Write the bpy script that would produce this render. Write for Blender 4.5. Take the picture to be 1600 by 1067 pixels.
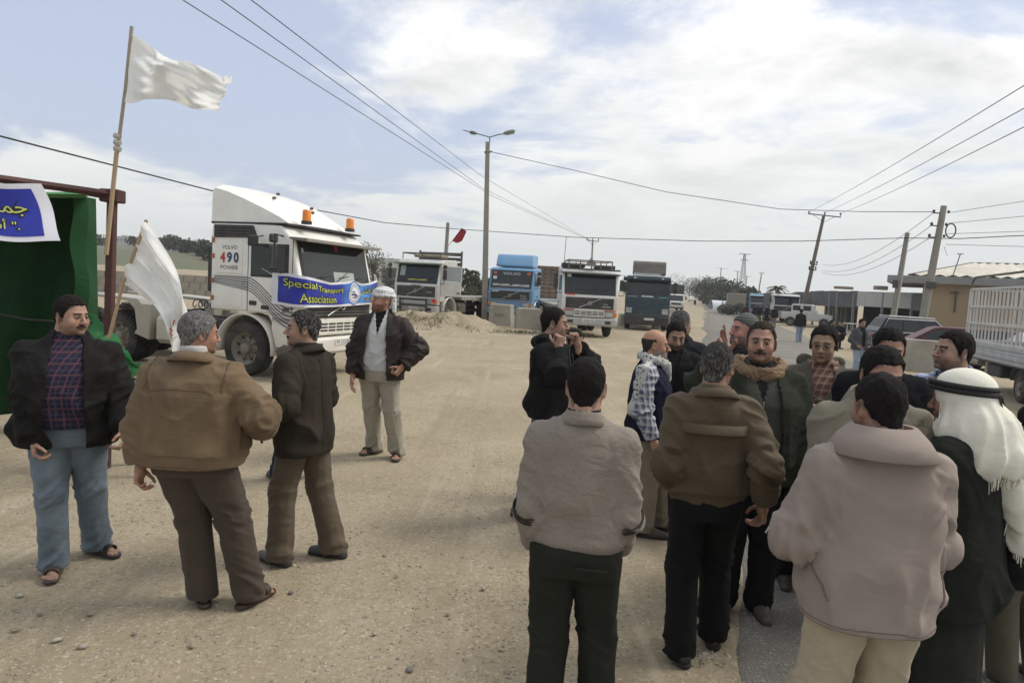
import bpy, bmesh, math, random, time
import numpy as np
from mathutils import Vector, Matrix
T0 = time.time()
random.seed(7); RNG = np.random.default_rng(11)
for o in list(bpy.data.objects): bpy.data.objects.remove(o)
SC = bpy.context.scene
COL = SC.collection
R = math.radians

# ------------------------------------------------------------------ camera
CAM_H = 1.95; FPX = 1067.0; PITCH = math.atan(83.5/FPX); ROLL = R(3.2)
cF = Vector((0, math.cos(PITCH), -math.sin(PITCH)))
u0 = Vector((0, math.sin(PITCH), math.cos(PITCH))); r0 = Vector((1, 0, 0))
cR = r0*math.cos(ROLL)+u0*math.sin(ROLL); cU = -r0*math.sin(ROLL)+u0*math.cos(ROLL)
cam = bpy.data.cameras.new('camera'); camo = bpy.data.objects.new('camera', cam); COL.objects.link(camo)
cam.sensor_width = 36; cam.lens = 36*FPX/1600; cam.clip_start = .05; cam.clip_end = 3000
m = Matrix((cR, cU, -cF)).transposed().to_4x4(); m.translation = (0, 0, CAM_H)
camo.matrix_world = m
SC.camera = camo
SC.view_settings.view_transform = 'Standard'; SC.view_settings.look = 'None'
SC.view_settings.gamma = 1; SC.view_settings.exposure = 0.42; SC.view_settings.use_curve_mapping = False
CAMP = Vector((0, 0, CAM_H))
def ray(px, py): return cF + cR*((px-800)/FPX) + cU*((533.5-py)/FPX)
def at(px, py, Y):
    d = ray(px, py); return CAMP + d*(Y/d.y)
def gr(px, py, z=0.0):
    d = ray(px, py); return CAMP + d*((z-CAM_H)/d.z)

# ------------------------------------------------------------------ sun and sky
SUN_EL = R(50); SUN_AZ = R(78)     # azimuth clockwise from +Y
sl = bpy.data.lights.new('sun', 'SUN'); sl.energy = 1.8; sl.angle = R(22); sl.color = (1, .96, .9)
so = bpy.data.objects.new('sun', sl); COL.objects.link(so)
sd = Vector((math.sin(SUN_AZ)*math.cos(SUN_EL), math.cos(SUN_AZ)*math.cos(SUN_EL), math.sin(SUN_EL)))
so.rotation_euler = sd.to_track_quat('Z', 'Y').to_euler()
W = bpy.data.worlds.new("World"); SC.world = W; W.use_nodes = True
def build_world():
    nt = W.node_tree; N = nt.nodes; L = nt.links; N.clear()
    out = N.new('ShaderNodeOutputWorld')
    sky = N.new('ShaderNodeTexSky'); sky.sky_type = 'NISHITA'; sky.sun_disc = False
    sky.sun_elevation = SUN_EL; sky.sun_rotation = SUN_AZ; sky.dust_density = 3; sky.air_density = 1.2
    bg = N.new('ShaderNodeBackground'); bg.inputs[1].default_value = .13; L.new(sky.outputs[0], bg.inputs[0])
    tc = N.new('ShaderNodeTexCoord'); sep = N.new('ShaderNodeSeparateXYZ'); L.new(tc.outputs['Generated'], sep.inputs[0])
    def M(op, a, b=None, c=None, clamp=False):
        n = N.new('ShaderNodeMath'); n.operation = op; n.use_clamp = clamp
        for i, v in enumerate((a, b, c)):
            if v is None: continue
            if isinstance(v, (int, float)): n.inputs[i].default_value = v
            else: L.new(v, n.inputs[i])
        return n.outputs[0]
    zz = M('MAXIMUM', sep.outputs[2], 0.0)
    den = M('ADD', zz, .16)
    cx = M('DIVIDE', sep.outputs[0], den); cy = M('DIVIDE', sep.outputs[1], den)
    cmb = N.new('ShaderNodeCombineXYZ'); L.new(cx, cmb.inputs[0]); L.new(cy, cmb.inputs[1]); cmb.inputs[2].default_value = 3.7
    def noise(scale, det, rough, dist, off):
        mp = N.new('ShaderNodeMapping'); mp.inputs['Location'].default_value = off; L.new(cmb.outputs[0], mp.inputs[0])
        n = N.new('ShaderNodeTexNoise'); n.inputs['Scale'].default_value = scale; n.inputs['Detail'].default_value = det
        n.inputs['Roughness'].default_value = rough; n.inputs['Distortion'].default_value = dist
        L.new(mp.outputs[0], n.inputs['Vector']); return n.outputs[0]
    n1 = noise(1.15, 9, .60, .35, (2.55, 6.15, 0))
    n2 = noise(2.1, 8, .62, .3, (5.2, 2.2, 0))
    # broken cloud: open blue on the left (-X), dense bright banks to the right
    bias = M('MULTIPLY', M('ADD', cx, .35), .055)
    cov = M('ADD', n1, bias)
    cov = M('ADD', cov, M('MULTIPLY', M('SUBTRACT', .17, zz, clamp=True), 2.0))
    mask = M('MULTIPLY', M('SUBTRACT', cov, .462), 6.0, clamp=True)
    mr = N.new('ShaderNodeMapRange'); mr.interpolation_type = 'SMOOTHSTEP'; L.new(mask, mr.inputs[0]); mask = mr.outputs[0]
    
    # thick cores are greyer than the bright edges
    core = M('MULTIPLY', M('SUBTRACT', cov, .57), 3.4, clamp=True)
    shade = M('SUBTRACT', n2, M('MULTIPLY', core, .30))
    ramp = N.new('ShaderNodeValToRGB'); L.new(shade, ramp.inputs[0])
    e = ramp.color_ramp.elements; e[0].position = .20; e[0].color = (.54, .55, .56, 1); e[1].position = .52; e[1].color = (.98, .97, .95, 1)
    # haze near the horizon: flat pale grey
    hz = N.new('ShaderNodeMapRange'); hz.inputs[1].default_value = .05; hz.inputs[2].default_value = .42; L.new(zz, hz.inputs[0])
    mix = N.new('ShaderNodeMix'); mix.data_type = 'RGBA'; L.new(hz.outputs[0], mix.inputs[0])
    mix.inputs[6].default_value = (.66, .68, .67, 1); L.new(ramp.outputs[0], mix.inputs[7])
    cb = N.new('ShaderNodeBackground'); L.new(mix.outputs[2], cb.inputs[0]); cb.inputs[1].default_value = .95
    ms = N.new('ShaderNodeMixShader'); L.new(mask, ms.inputs[0]); L.new(bg.outputs[0], ms.inputs[1]); L.new(cb.outputs[0], ms.inputs[2])
    # thin high veil tints the clear part a milky lavender blue
    vb = N.new('ShaderNodeBackground'); vb.inputs[0].default_value = (.455, .50, .625, 1); vb.inputs[1].default_value = 1.0; mv = N.new('ShaderNodeMixShader'); mv.inputs[0].default_value = .72; L.new(bg.outputs[0], mv.inputs[1]); L.new(vb.outputs[0], mv.inputs[2]); L.new(mv.outputs[0], ms.inputs[1])
    L.new(ms.outputs[0], out.inputs[0])
build_world()

# ------------------------------------------------------------------ materials
MATS = {}
def mat(name, c, rough=.7, metal=0, var=.25, vs=3.0, bump=.0, bs=40, dirt=0, dirtcol=(.30, .25, .18), dirtz=None, spec=.5, coat=0, stretch=None, bdist=.01, col2=None, fine=0):
    if name in MATS: return MATS[name]
    mt = bpy.data.materials.new(name); mt.use_nodes = True; nt = mt.node_tree; N = nt.nodes; L = nt.links
    b = N['Principled BSDF']; b.inputs['Roughness'].default_value = rough; b.inputs['Metallic'].default_value = metal
    b.inputs['Specular IOR Level'].default_value = spec; b.inputs['Coat Weight'].default_value = coat
    tc = N.new('ShaderNodeTexCoord'); vec = tc.outputs['Object']
    if stretch:
        mp = N.new('ShaderNodeMapping'); mp.inputs['Scale'].default_value = stretch; L.new(vec, mp.inputs[0]); vec2 = mp.outputs[0]
    else: vec2 = vec
    n = N.new('ShaderNodeTexNoise'); n.inputs['Scale'].default_value = vs; n.inputs['Detail'].default_value = 6; n.inputs['Roughness'].default_value = .6; L.new(vec2, n.inputs['Vector'])
    mx = N.new('ShaderNodeMix'); mx.data_type = 'RGBA'; mr = N.new('ShaderNodeMapRange'); mr.inputs[1].default_value = .3; mr.inputs[2].default_value = .7
    L.new(n.outputs[0], mr.inputs[0]); L.new(mr.outputs[0], mx.inputs[0])
    c2 = col2 if col2 else tuple(x*(1-var) for x in c)
    mx.inputs[6].default_value = (*c2, 1); mx.inputs[7].default_value = (*c, 1); colr = mx.outputs[2]
    if fine:
        nf = N.new('ShaderNodeTexNoise'); nf.inputs['Scale'].default_value = bs; nf.inputs['Detail'].default_value = 3; L.new(vec2, nf.inputs['Vector'])
        mf = N.new('ShaderNodeMapRange'); mf.inputs[1].default_value = .35; mf.inputs[2].default_value = .65; mf.inputs[3].default_value = 1-fine; mf.inputs[4].default_value = 1+fine; L.new(nf.outputs[0], mf.inputs[0])
        mm = N.new('ShaderNodeVectorMath'); mm.operation = 'SCALE'; L.new(colr, mm.inputs[0]); L.new(mf.outputs[0], mm.inputs['Scale']); colr = mm.outputs[0]
    if dirt:
        n3 = N.new('ShaderNodeTexNoise'); n3.inputs['Scale'].default_value = 2.3; n3.inputs['Detail'].default_value = 8; n3.inputs['Roughness'].default_value = .68; L.new(vec, n3.inputs['Vector'])
        mr3 = N.new('ShaderNodeMapRange'); mr3.inputs[1].default_value = .42; mr3.inputs[2].default_value = .72; mr3.inputs[4].default_value = dirt; L.new(n3.outputs[0], mr3.inputs[0])
        fac = mr3.outputs[0]
        if dirtz:
            sp = N.new('ShaderNodeSeparateXYZ'); L.new(vec, sp.inputs[0])
            mz = N.new('ShaderNodeMapRange'); mz.inputs[1].default_value = dirtz[0]; mz.inputs[2].default_value = dirtz[1]; mz.inputs[3].default_value = dirtz[2] if len(dirtz) > 2 else .8; mz.inputs[4].default_value = 0; L.new(sp.outputs[2], mz.inputs[0])
            ad = N.new('ShaderNodeMath'); ad.operation = 'ADD'; ad.use_clamp = True; L.new(fac, ad.inputs[0]); L.new(mz.outputs[0], ad.inputs[1]); fac = ad.outputs[0]
            fm = N.new('ShaderNodeMath'); fm.operation = 'MINIMUM'; fm.inputs[1].default_value = .85; L.new(fac, fm.inputs[0]); fac = fm.outputs[0]
        mx2 = N.new('ShaderNodeMix'); mx2.data_type = 'RGBA'; L.new(fac, mx2.inputs[0]); L.new(colr, mx2.inputs[6]); mx2.inputs[7].default_value = (*dirtcol, 1); colr = mx2.outputs[2]
        rr = N.new('ShaderNodeMapRange'); rr.inputs[3].default_value = rough; rr.inputs[4].default_value = .9; L.new(fac, rr.inputs[0]); L.new(rr.outputs[0], b.inputs['Roughness'])
    L.new(colr, b.inputs['Base Color'])
    if bump:
        n2 = N.new('ShaderNodeTexNoise'); n2.inputs['Scale'].default_value = bs; n2.inputs['Detail'].default_value = 5; n2.inputs['Roughness'].default_value = .6; L.new(vec2, n2.inputs['Vector'])
        bp = N.new('ShaderNodeBump'); bp.inputs['Strength'].default_value = bump; bp.inputs['Distance'].default_value = bdist
        L.new(n2.outputs[0], bp.inputs['Height']); L.new(bp.outputs[0], b.inputs['Normal'])
    MATS[name] = mt; return mt

def cloth(name, c, var=.18, wr=.5, bs=16, fine=.12, rough=.9, spec=.25):
    """woven cloth: soft colour drift, weave grain and small creases"""
    if name in MATS: return MATS[name]
    mt = mat(name, c, rough=rough, var=var, vs=5, spec=spec*(1 if max(c) > .05 else .5))
    nt = mt.node_tree; N = nt.nodes; L = nt.links; b = N['Principled BSDF']
    b.inputs['Sheen Weight'].default_value = (.06 if max(c) > .05 else 0); b.inputs['Sheen Roughness'].default_value = .6
    tc = N.new('ShaderNodeTexCoord')
    mp = N.new('ShaderNodeMapping'); mp.inputs['Scale'].default_value = (1, 1, 1.7); mp.inputs['Rotation'].default_value = (.3, .5, .2); L.new(tc.outputs['Object'], mp.inputs[0])
    n1 = N.new('ShaderNodeTexNoise'); n1.inputs['Scale'].default_value = bs*.6; n1.inputs['Detail'].default_value = 1.5; n1.inputs['Distortion'].default_value = 1.2; L.new(mp.outputs[0], n1.inputs['Vector'])
    n2 = N.new('ShaderNodeTexNoise'); n2.inputs['Scale'].default_value = 420; n2.inputs['Detail'].default_value = 2; L.new(tc.outputs['Object'], n2.inputs['Vector'])
    nr = N.new('ShaderNodeTexNoise'); nr.noise_type = 'RIDGED_MULTIFRACTAL'; nr.inputs['Scale'].default_value = bs*.42; nr.inputs['Detail'].default_value = 3; nr.inputs['Distortion'].default_value = .9; L.new(mp.outputs[0], nr.inputs['Vector'])
    b0 = N.new('ShaderNodeBump'); b0.inputs['Strength'].default_value = min(1, wr*.55); b0.inputs['Distance'].default_value = .012; L.new(nr.outputs[0], b0.inputs['Height'])
    b1 = N.new('ShaderNodeBump'); b1.inputs['Strength'].default_value = wr*.6; b1.inputs['Distance'].default_value = .02; L.new(n1.outputs[0], b1.inputs['Height']); L.new(b0.outputs[0], b1.inputs['Normal'])
    b2 = N.new('ShaderNodeBump'); b2.inputs['Strength'].default_value = .35; b2.inputs['Distance'].default_value = .002; L.new(n2.outputs[0], b2.inputs['Height']); L.new(b1.outputs[0], b2.inputs['Normal'])
    L.new(b2.outputs[0], b.inputs['Normal'])
    if fine:
        src = b.inputs['Base Color'].links[0].from_socket
        mf = N.new('ShaderNodeMapRange'); mf.inputs[1].default_value = .35; mf.inputs[2].default_value = .65; mf.inputs[3].default_value = 1-fine; mf.inputs[4].default_value = 1+fine; L.new(n2.outputs[0], mf.inputs[0])
        mm = N.new('ShaderNodeVectorMath'); mm.operation = 'SCALE'; L.new(src, mm.inputs[0]); L.new(mf.outputs[0], mm.inputs['Scale']); L.new(mm.outputs[0], b.inputs['Base Color'])
    return mt

def plaid(name, base, line1, line2, sc=18, w=.18):
    """checked shirt cloth from crossed stripes"""
    if name in MATS: return MATS[name]
    mt = cloth(name, base); nt = mt.node_tree; N = nt.nodes; L = nt.links; b = N['Principled BSDF']
    src = b.inputs['Base Color'].links[0].from_socket
    tc = N.new('ShaderNodeTexCoord'); sp = N.new('ShaderNodeSeparateXYZ'); L.new(tc.outputs['Object'], sp.inputs[0])
    ang = N.new('ShaderNodeMath'); ang.operation = 'SUBTRACT'; L.new(sp.outputs[0], ang.inputs[0]); L.new(sp.outputs[1], ang.inputs[1])
    def stripe(s, scale, off, width):
        a = N.new('ShaderNodeMath'); a.operation = 'MULTIPLY_ADD'; L.new(s, a.inputs[0]); a.inputs[1].default_value = scale; a.inputs[2].default_value = off+50
        f = N.new('ShaderNodeMath'); f.operation = 'FRACT'; L.new(a.outputs[0], f.inputs[0])
        g = N.new('ShaderNodeMath'); g.operation = 'LESS_THAN'; L.new(f.outputs[0], g.inputs[0]); g.inputs[1].default_value = width
        h = N.new('ShaderNodeMath'); h.operation = 'MULTIPLY'; L.new(g.outputs[0], h.inputs[0]); h.inputs[1].default_value = .75; return h.outputs[0]
    for s, sc_, off, ww, lc in ((ang.outputs[0], sc, 0, w, line1), (sp.outputs[2], sc, 0, w, line1), (ang.outputs[0], sc, .5, w*.6, line2), (sp.outputs[2], sc, .5, w*.6, line2)):
        if lc is None: continue
        mx = N.new('ShaderNodeMix'); mx.data_type = 'RGBA'; L.new(stripe(s, sc_, off, ww), mx.inputs[0]); L.new(src, mx.inputs[6]); mx.inputs[7].default_value = (*lc, 1); src = mx.outputs[2]
    L.new(src, b.inputs['Base Color']); return mt

def vcol(name, rough=.6, spec=.4, bump=.1, sss=0):
    if name in MATS: return MATS[name]
    mt = bpy.data.materials.new(name); mt.use_nodes = True; N = mt.node_tree.nodes; L = mt.node_tree.links
    b = N['Principled BSDF']; b.inputs['Roughness'].default_value = rough; b.inputs['Specular IOR Level'].default_value = spec
    a = N.new('ShaderNodeAttribute'); a.attribute_name = 'col'
    n = N.new('ShaderNodeTexNoise'); n.inputs['Scale'].default_value = 60; n.inputs['Detail'].default_value = 4
    tc = N.new('ShaderNodeTexCoord'); L.new(tc.outputs['Object'], n.inputs['Vector'])
    mf = N.new('ShaderNodeMapRange'); mf.inputs[1].default_value = .3; mf.inputs[2].default_value = .7; mf.inputs[3].default_value = .86; mf.inputs[4].default_value = 1.12; L.new(n.outputs[0], mf.inputs[0])
    mm = N.new('ShaderNodeVectorMath'); mm.operation = 'SCALE'; L.new(a.outputs['Color'], mm.inputs[0]); L.new(mf.outputs[0], mm.inputs['Scale'])
    L.new(mm.outputs[0], b.inputs['Base Color'])
    bp = N.new('ShaderNodeBump'); bp.inputs['Strength'].default_value = bump; bp.inputs['Distance'].default_value = .004
    n2 = N.new('ShaderNodeTexNoise'); n2.inputs['Scale'].default_value = 220; L.new(tc.outputs['Object'], n2.inputs['Vector']); L.new(n2.outputs[0], bp.inputs['Height']); L.new(bp.outputs[0], b.inputs['Normal'])
    MATS[name] = mt; return mt

# ------------------------------------------------------------------ object helpers
def tag(o, label=None, cat=None, group=None, kind=None):
    if label: o['label'] = label
    if cat: o['category'] = cat
    if group: o['group'] = group
    if kind: o['kind'] = kind
    return o
def thing(name, label, cat, loc=(0, 0, 0), rz=0, group=None):
    o = bpy.data.objects.new(name, None); COL.objects.link(o); o.location = loc; o.rotation_euler = (0, 0, rz); o.empty_display_size = .2
    return tag(o, label, cat, group)
def link(name, me, parent=None):
    o = bpy.data.objects.new(name, me); COL.objects.link(o)
    if parent is not None: o.parent = parent
    return o
def from_np(name, V, F, mt, parent=None, col=None, smooth=True, fmi=None):
    """mesh from numpy vertex array and quad/tri face array"""
    me = bpy.data.meshes.new(name)
    V = np.asarray(V, dtype=np.float32)
    if isinstance(F, np.ndarray):
        k = F.shape[1]; nf = len(F)
        me.vertices.add(len(V)); me.vertices.foreach_set('co', V.ravel())
        me.loops.add(nf*k); me.loops.foreach_set('vertex_index', F.astype(np.int32).ravel())
        me.polygons.add(nf); me.polygons.foreach_set('loop_start', np.arange(nf, dtype=np.int32)*k)
        me.update(calc_edges=True)
    else:
        me.from_pydata([tuple(map(float, v)) for v in V], [], F)
    if smooth: me.polygons.foreach_set('use_smooth', np.ones(len(me.polygons), dtype=bool))
    if col is not None:
        a = me.attributes.new('col', 'FLOAT_COLOR', 'POINT')
        c4 = np.ones((len(V), 4), dtype=np.float32); c4[:, :3] = col; a.data.foreach_set('color', c4.ravel())
    for x in (mt if isinstance(mt, (list, tuple)) else [mt]): me.materials.append(x)
    if fmi is not None: me.polygons.foreach_set('material_index', np.asarray(fmi, dtype=np.int32))
    me.validate(); return link(name, me, parent)

class MB:
    def __init__(s): s.v = []; s.f = []; s.m = []
    def add(s, vs, fs, mi=0, M=None):
        b = len(s.v)
        if M is not None: vs = [M @ Vector(v) for v in vs]
        s.v += [tuple(v) for v in vs]; s.f += [tuple(i+b for i in f) for f in fs]; s.m += [mi]*len(fs); return s
    def box(s, c, d, ch=0, mi=0, rot=None, M=None):
        hx, hy, hz = d[0]/2, d[1]/2, d[2]/2
        T = Matrix.Translation(c)
        if rot: T = T @ (Matrix.Rotation(rot[2], 4, 'Z') @ Matrix.Rotation(rot[1], 4, 'Y') @ Matrix.Rotation(rot[0], 4, 'X'))
        if M is not None: T = M @ T
        if ch <= 0:
            vs = [(x, y, z) for x in (-hx, hx) for y in (-hy, hy) for z in (-hz, hz)]
            fs = [(0, 1, 3, 2), (4, 6, 7, 5), (0, 4, 5, 1), (2, 3, 7, 6), (0, 2, 6, 4), (1, 5, 7, 3)]
            return s.add(vs, fs, mi, T)
        ch = min(ch, hx*.9, hy*.9, hz*.9); vs = []; idx = {}
        for i in (-1, 1):
            for j in (-1, 1):
                for k in (-1, 1):
                    idx[i, j, k] = len(vs)
                    vs += [(i*hx, j*(hy-ch), k*(hz-ch)), (i*(hx-ch), j*hy, k*(hz-ch)), (i*(hx-ch), j*(hy-ch), k*hz)]
        fs = []
        q = [(-1, -1), (1, -1), (1, 1), (-1, 1)]
        for i in (-1, 1):
            fs.append(tuple(idx[i, a, b] for a, b in (q if i > 0 else q[::-1])))
            fs.append(tuple(idx[a, i, b]+1 for a, b in (q[::-1] if i > 0 else q)))
            fs.append(tuple(idx[a, b, i]+2 for a, b in (q if i > 0 else q[::-1])))
        for i in (-1, 1):
            for j in (-1, 1):
                f = (idx[i, j, -1], idx[i, j, 1], idx[i, j, 1]+1, idx[i, j, -1]+1); fs.append(f if i*j < 0 else f[::-1])
                f = (idx[i, -1, j], idx[i, 1, j], idx[i, 1, j]+2, idx[i, -1, j]+2); fs.append(f if i*j > 0 else f[::-1])
                f = (idx[-1, i, j]+1, idx[1, i, j]+1, idx[1, i, j]+2, idx[-1, i, j]+2); fs.append(f if i*j < 0 else f[::-1])
                for k in (-1, 1):
                    a = idx[i, j, k]; f = (a, a+1, a+2); fs.append(f if i*j*k > 0 else f[::-1])
        return s.add(vs, fs, mi, T)
    def tube(s, pts, r, seg=8, mi=0, cap=True):
        pts = [Vector(p) for p in pts]; n = len(pts); rs = r if isinstance(r, (list, tuple)) else [r]*n
        vs = []; up = None
        for i, p in enumerate(pts):
            t = (pts[min(i+1, n-1)]-pts[max(i-1, 0)]).normalized()
            if up is None: up = Vector((0, 0, 1)) if abs(t.z) < .9 else Vector((1, 0, 0))
            a = t.cross(up).normalized(); b = a.cross(t).normalized(); up = b
            for k in range(seg):
                th = 2*math.pi*k/seg; vs.append(p+(a*math.cos(th)+b*math.sin(th))*rs[i])
        fs = [(i*seg+k, i*seg+(k+1) % seg, (i+1)*seg+(k+1) % seg, (i+1)*seg+k) for i in range(n-1) for k in range(seg)]
        if cap: fs += [tuple(range(seg))[::-1], tuple((n-1)*seg+k for k in range(seg))]
        return s.add(vs, fs, mi)
    def lathe(s, prof, c, axis='X', seg=28, mi=0, cap=False, sgn=1):
        vs = []
        for a, r in prof:
            for k in range(seg):
                th = 2*math.pi*k/seg; u, w = r*math.cos(th), r*math.sin(th); a_ = a*sgn
                vs.append({'X': (c[0]+a_, c[1]+u, c[2]+w), 'Y': (c[0]+u, c[1]+a_, c[2]+w), 'Z': (c[0]+u, c[1]+w, c[2]+a_)}[axis])
        n = len(prof); fs = [(i*seg+k, (i+1)*seg+k, (i+1)*seg+(k+1) % seg, i*seg+(k+1) % seg) for i in range(n-1) for k in range(seg)]
        if cap: fs += [tuple(range(seg)), tuple((n-1)*seg+k for k in range(seg))[::-1]]
        return s.add(vs, fs, mi)
    def prism(s, poly, x0, x1, mi=0, ax='X'):
        n = len(poly)
        if ax == 'X': vs = [(x0, a, b) for a, b in poly]+[(x1, a, b) for a, b in poly]
        elif ax == 'Y': vs = [(a, x0, b) for a, b in poly]+[(a, x1, b) for a, b in poly]
        else: vs = [(a, b, x0) for a, b in poly]+[(a, b, x1) for a, b in poly]
        fs = [tuple(range(n)), tuple(range(2*n-1, n-1, -1))]+[(i, i+n, (i+1) % n+n, (i+1) % n) for i in range(n)]
        return s.add(vs, fs, mi)
    def grid(s, P, mi=0):
        nu = len(P); nv = len(P[0]); vs = [p for row in P for p in row]
        return s.add(vs, [(i*nv+j, (i+1)*nv+j, (i+1)*nv+j+1, i*nv+j+1) for i in range(nu-1) for j in range(nv-1)], mi)
    def build(s, name, mt, parent=None, smooth=35, bevel=0, seg=2, label=None, solid=0):
        me = bpy.data.meshes.new(name); me.from_pydata(s.v, [], s.f)
        for x in (mt if isinstance(mt, (list, tuple)) else [mt]): me.materials.append(x)
        me.polygons.foreach_set('material_index', np.array(s.m, dtype=np.int32))
        bm = bmesh.new(); bm.from_mesh(me); bmesh.ops.recalc_face_normals(bm, faces=bm.faces); bm.to_mesh(me); bm.free()
        if smooth: 
            me.polygons.foreach_set('use_smooth', np.ones(len(me.polygons), dtype=bool)); me.set_sharp_from_angle(angle=R(smooth))
        me.update(); o = link(name, me, parent)
        if solid: md = o.modifiers.new('solid', 'SOLIDIFY'); md.thickness = solid; md.offset = 0
        if bevel: md = o.modifiers.new('bevel', 'BEVEL'); md.width = bevel; md.segments = seg; md.limit_method = 'ANGLE'; md.angle_limit = R(30); md.harden_normals = False
        if label: o['label'] = label
        return o

def text_mesh(s, size=1, extrude=0, offset=0, bold=False, align='CENTER', spacing=1):
    cu = bpy.data.curves.new('lettering', 'FONT'); cu.body = s; cu.size = size; cu.extrude = extrude; cu.offset = offset; cu.align_x = align; cu.align_y = 'CENTER'; cu.space_character = spacing
    cu.resolution_u = 3
    o = bpy.data.objects.new('lettering', cu); COL.objects.link(o)
    dg = bpy.context.evaluated_depsgraph_get(); me = bpy.data.meshes.new_from_object(o.evaluated_get(dg))
    bpy.data.objects.remove(o); bpy.data.curves.remove(cu)
    return me
def lettering(s, mt, parent, M, size=.1, w=None, h=None, name='lettering', fn=None, offset=0, dy=0, sub=0):
    """flat lettering; local x right, y up, mapped by matrix M or function fn(x, y)"""
    me = text_mesh(s, size, 0, offset)
    co = np.zeros(len(me.vertices)*3, dtype=np.float32); me.vertices.foreach_get('co', co); co = co.reshape(-1, 3)
    if len(co) == 0: return None
    x0, x1 = co[:, 0].min(), co[:, 0].max(); y0, y1 = co[:, 1].min(), co[:, 1].max()
    if fn and len(s) > 1:
        bm = bmesh.new(); bm.from_mesh(me)
        for i in range(1, 40):
            q = x0+(x1-x0)*i/40; bmesh.ops.bisect_plane(bm, geom=bm.verts[:]+bm.edges[:]+bm.faces[:], plane_co=(q, 0, 0), plane_no=(1, 0, 0), dist=1e-6)
        bm.to_mesh(me); bm.free(); co = np.zeros(len(me.vertices)*3, dtype=np.float32); me.vertices.foreach_get('co', co); co = co.reshape(-1, 3)
    co[:, 0] -= (x0+x1)/2; co[:, 1] -= (y0+y1)/2
    if w: co[:, 0] *= w/max(x1-x0, 1e-5)
    if h: co[:, 1] *= h/max(y1-y0, 1e-5)
    if fn: co = np.array([fn(float(p[0]), float(p[1])) for p in co], dtype=np.float32)
    me.vertices.foreach_set('co', co.ravel()); me.materials.clear(); me.materials.append(mt)
    if M is not None: me.transform(M)
    me.update(); me.name = name
    return link(name, me, parent)

# numpy value noise
_tab = RNG.random(65536).astype(np.float32)
def vn(P):
    P = np.asarray(P, dtype=np.float32); I = np.floor(P).astype(np.int64); Fr = P-I; Fr = Fr*Fr*(3-2*Fr)
    def h(i, j, k): return _tab[((i*73856093) ^ (j*19349663) ^ (k*83492791)) & 65535]
    x, y, z = I[:, 0], I[:, 1], I[:, 2]; fx, fy, fz = Fr[:, 0], Fr[:, 1], Fr[:, 2]
    a = h(x, y, z)*(1-fx)+h(x+1, y, z)*fx; b = h(x, y+1, z)*(1-fx)+h(x+1, y+1, z)*fx
    c = h(x, y, z+1)*(1-fx)+h(x+1, y, z+1)*fx; d = h(x, y+1, z+1)*(1-fx)+h(x+1, y+1, z+1)*fx
    return (a*(1-fy)+b*fy)*(1-fz)+(c*(1-fy)+d*fy)*fz
def fbm(P, o=3):
    r = 0; a = .5; t = 0
    for i in range(o): r = r+a*vn(P*(2**i)+i*17.3); t += a; a *= .5
    return r/t
def rot(ax, a):
    return np.array(Matrix.Rotation(a, 3, ax), dtype=np.float32)
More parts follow.
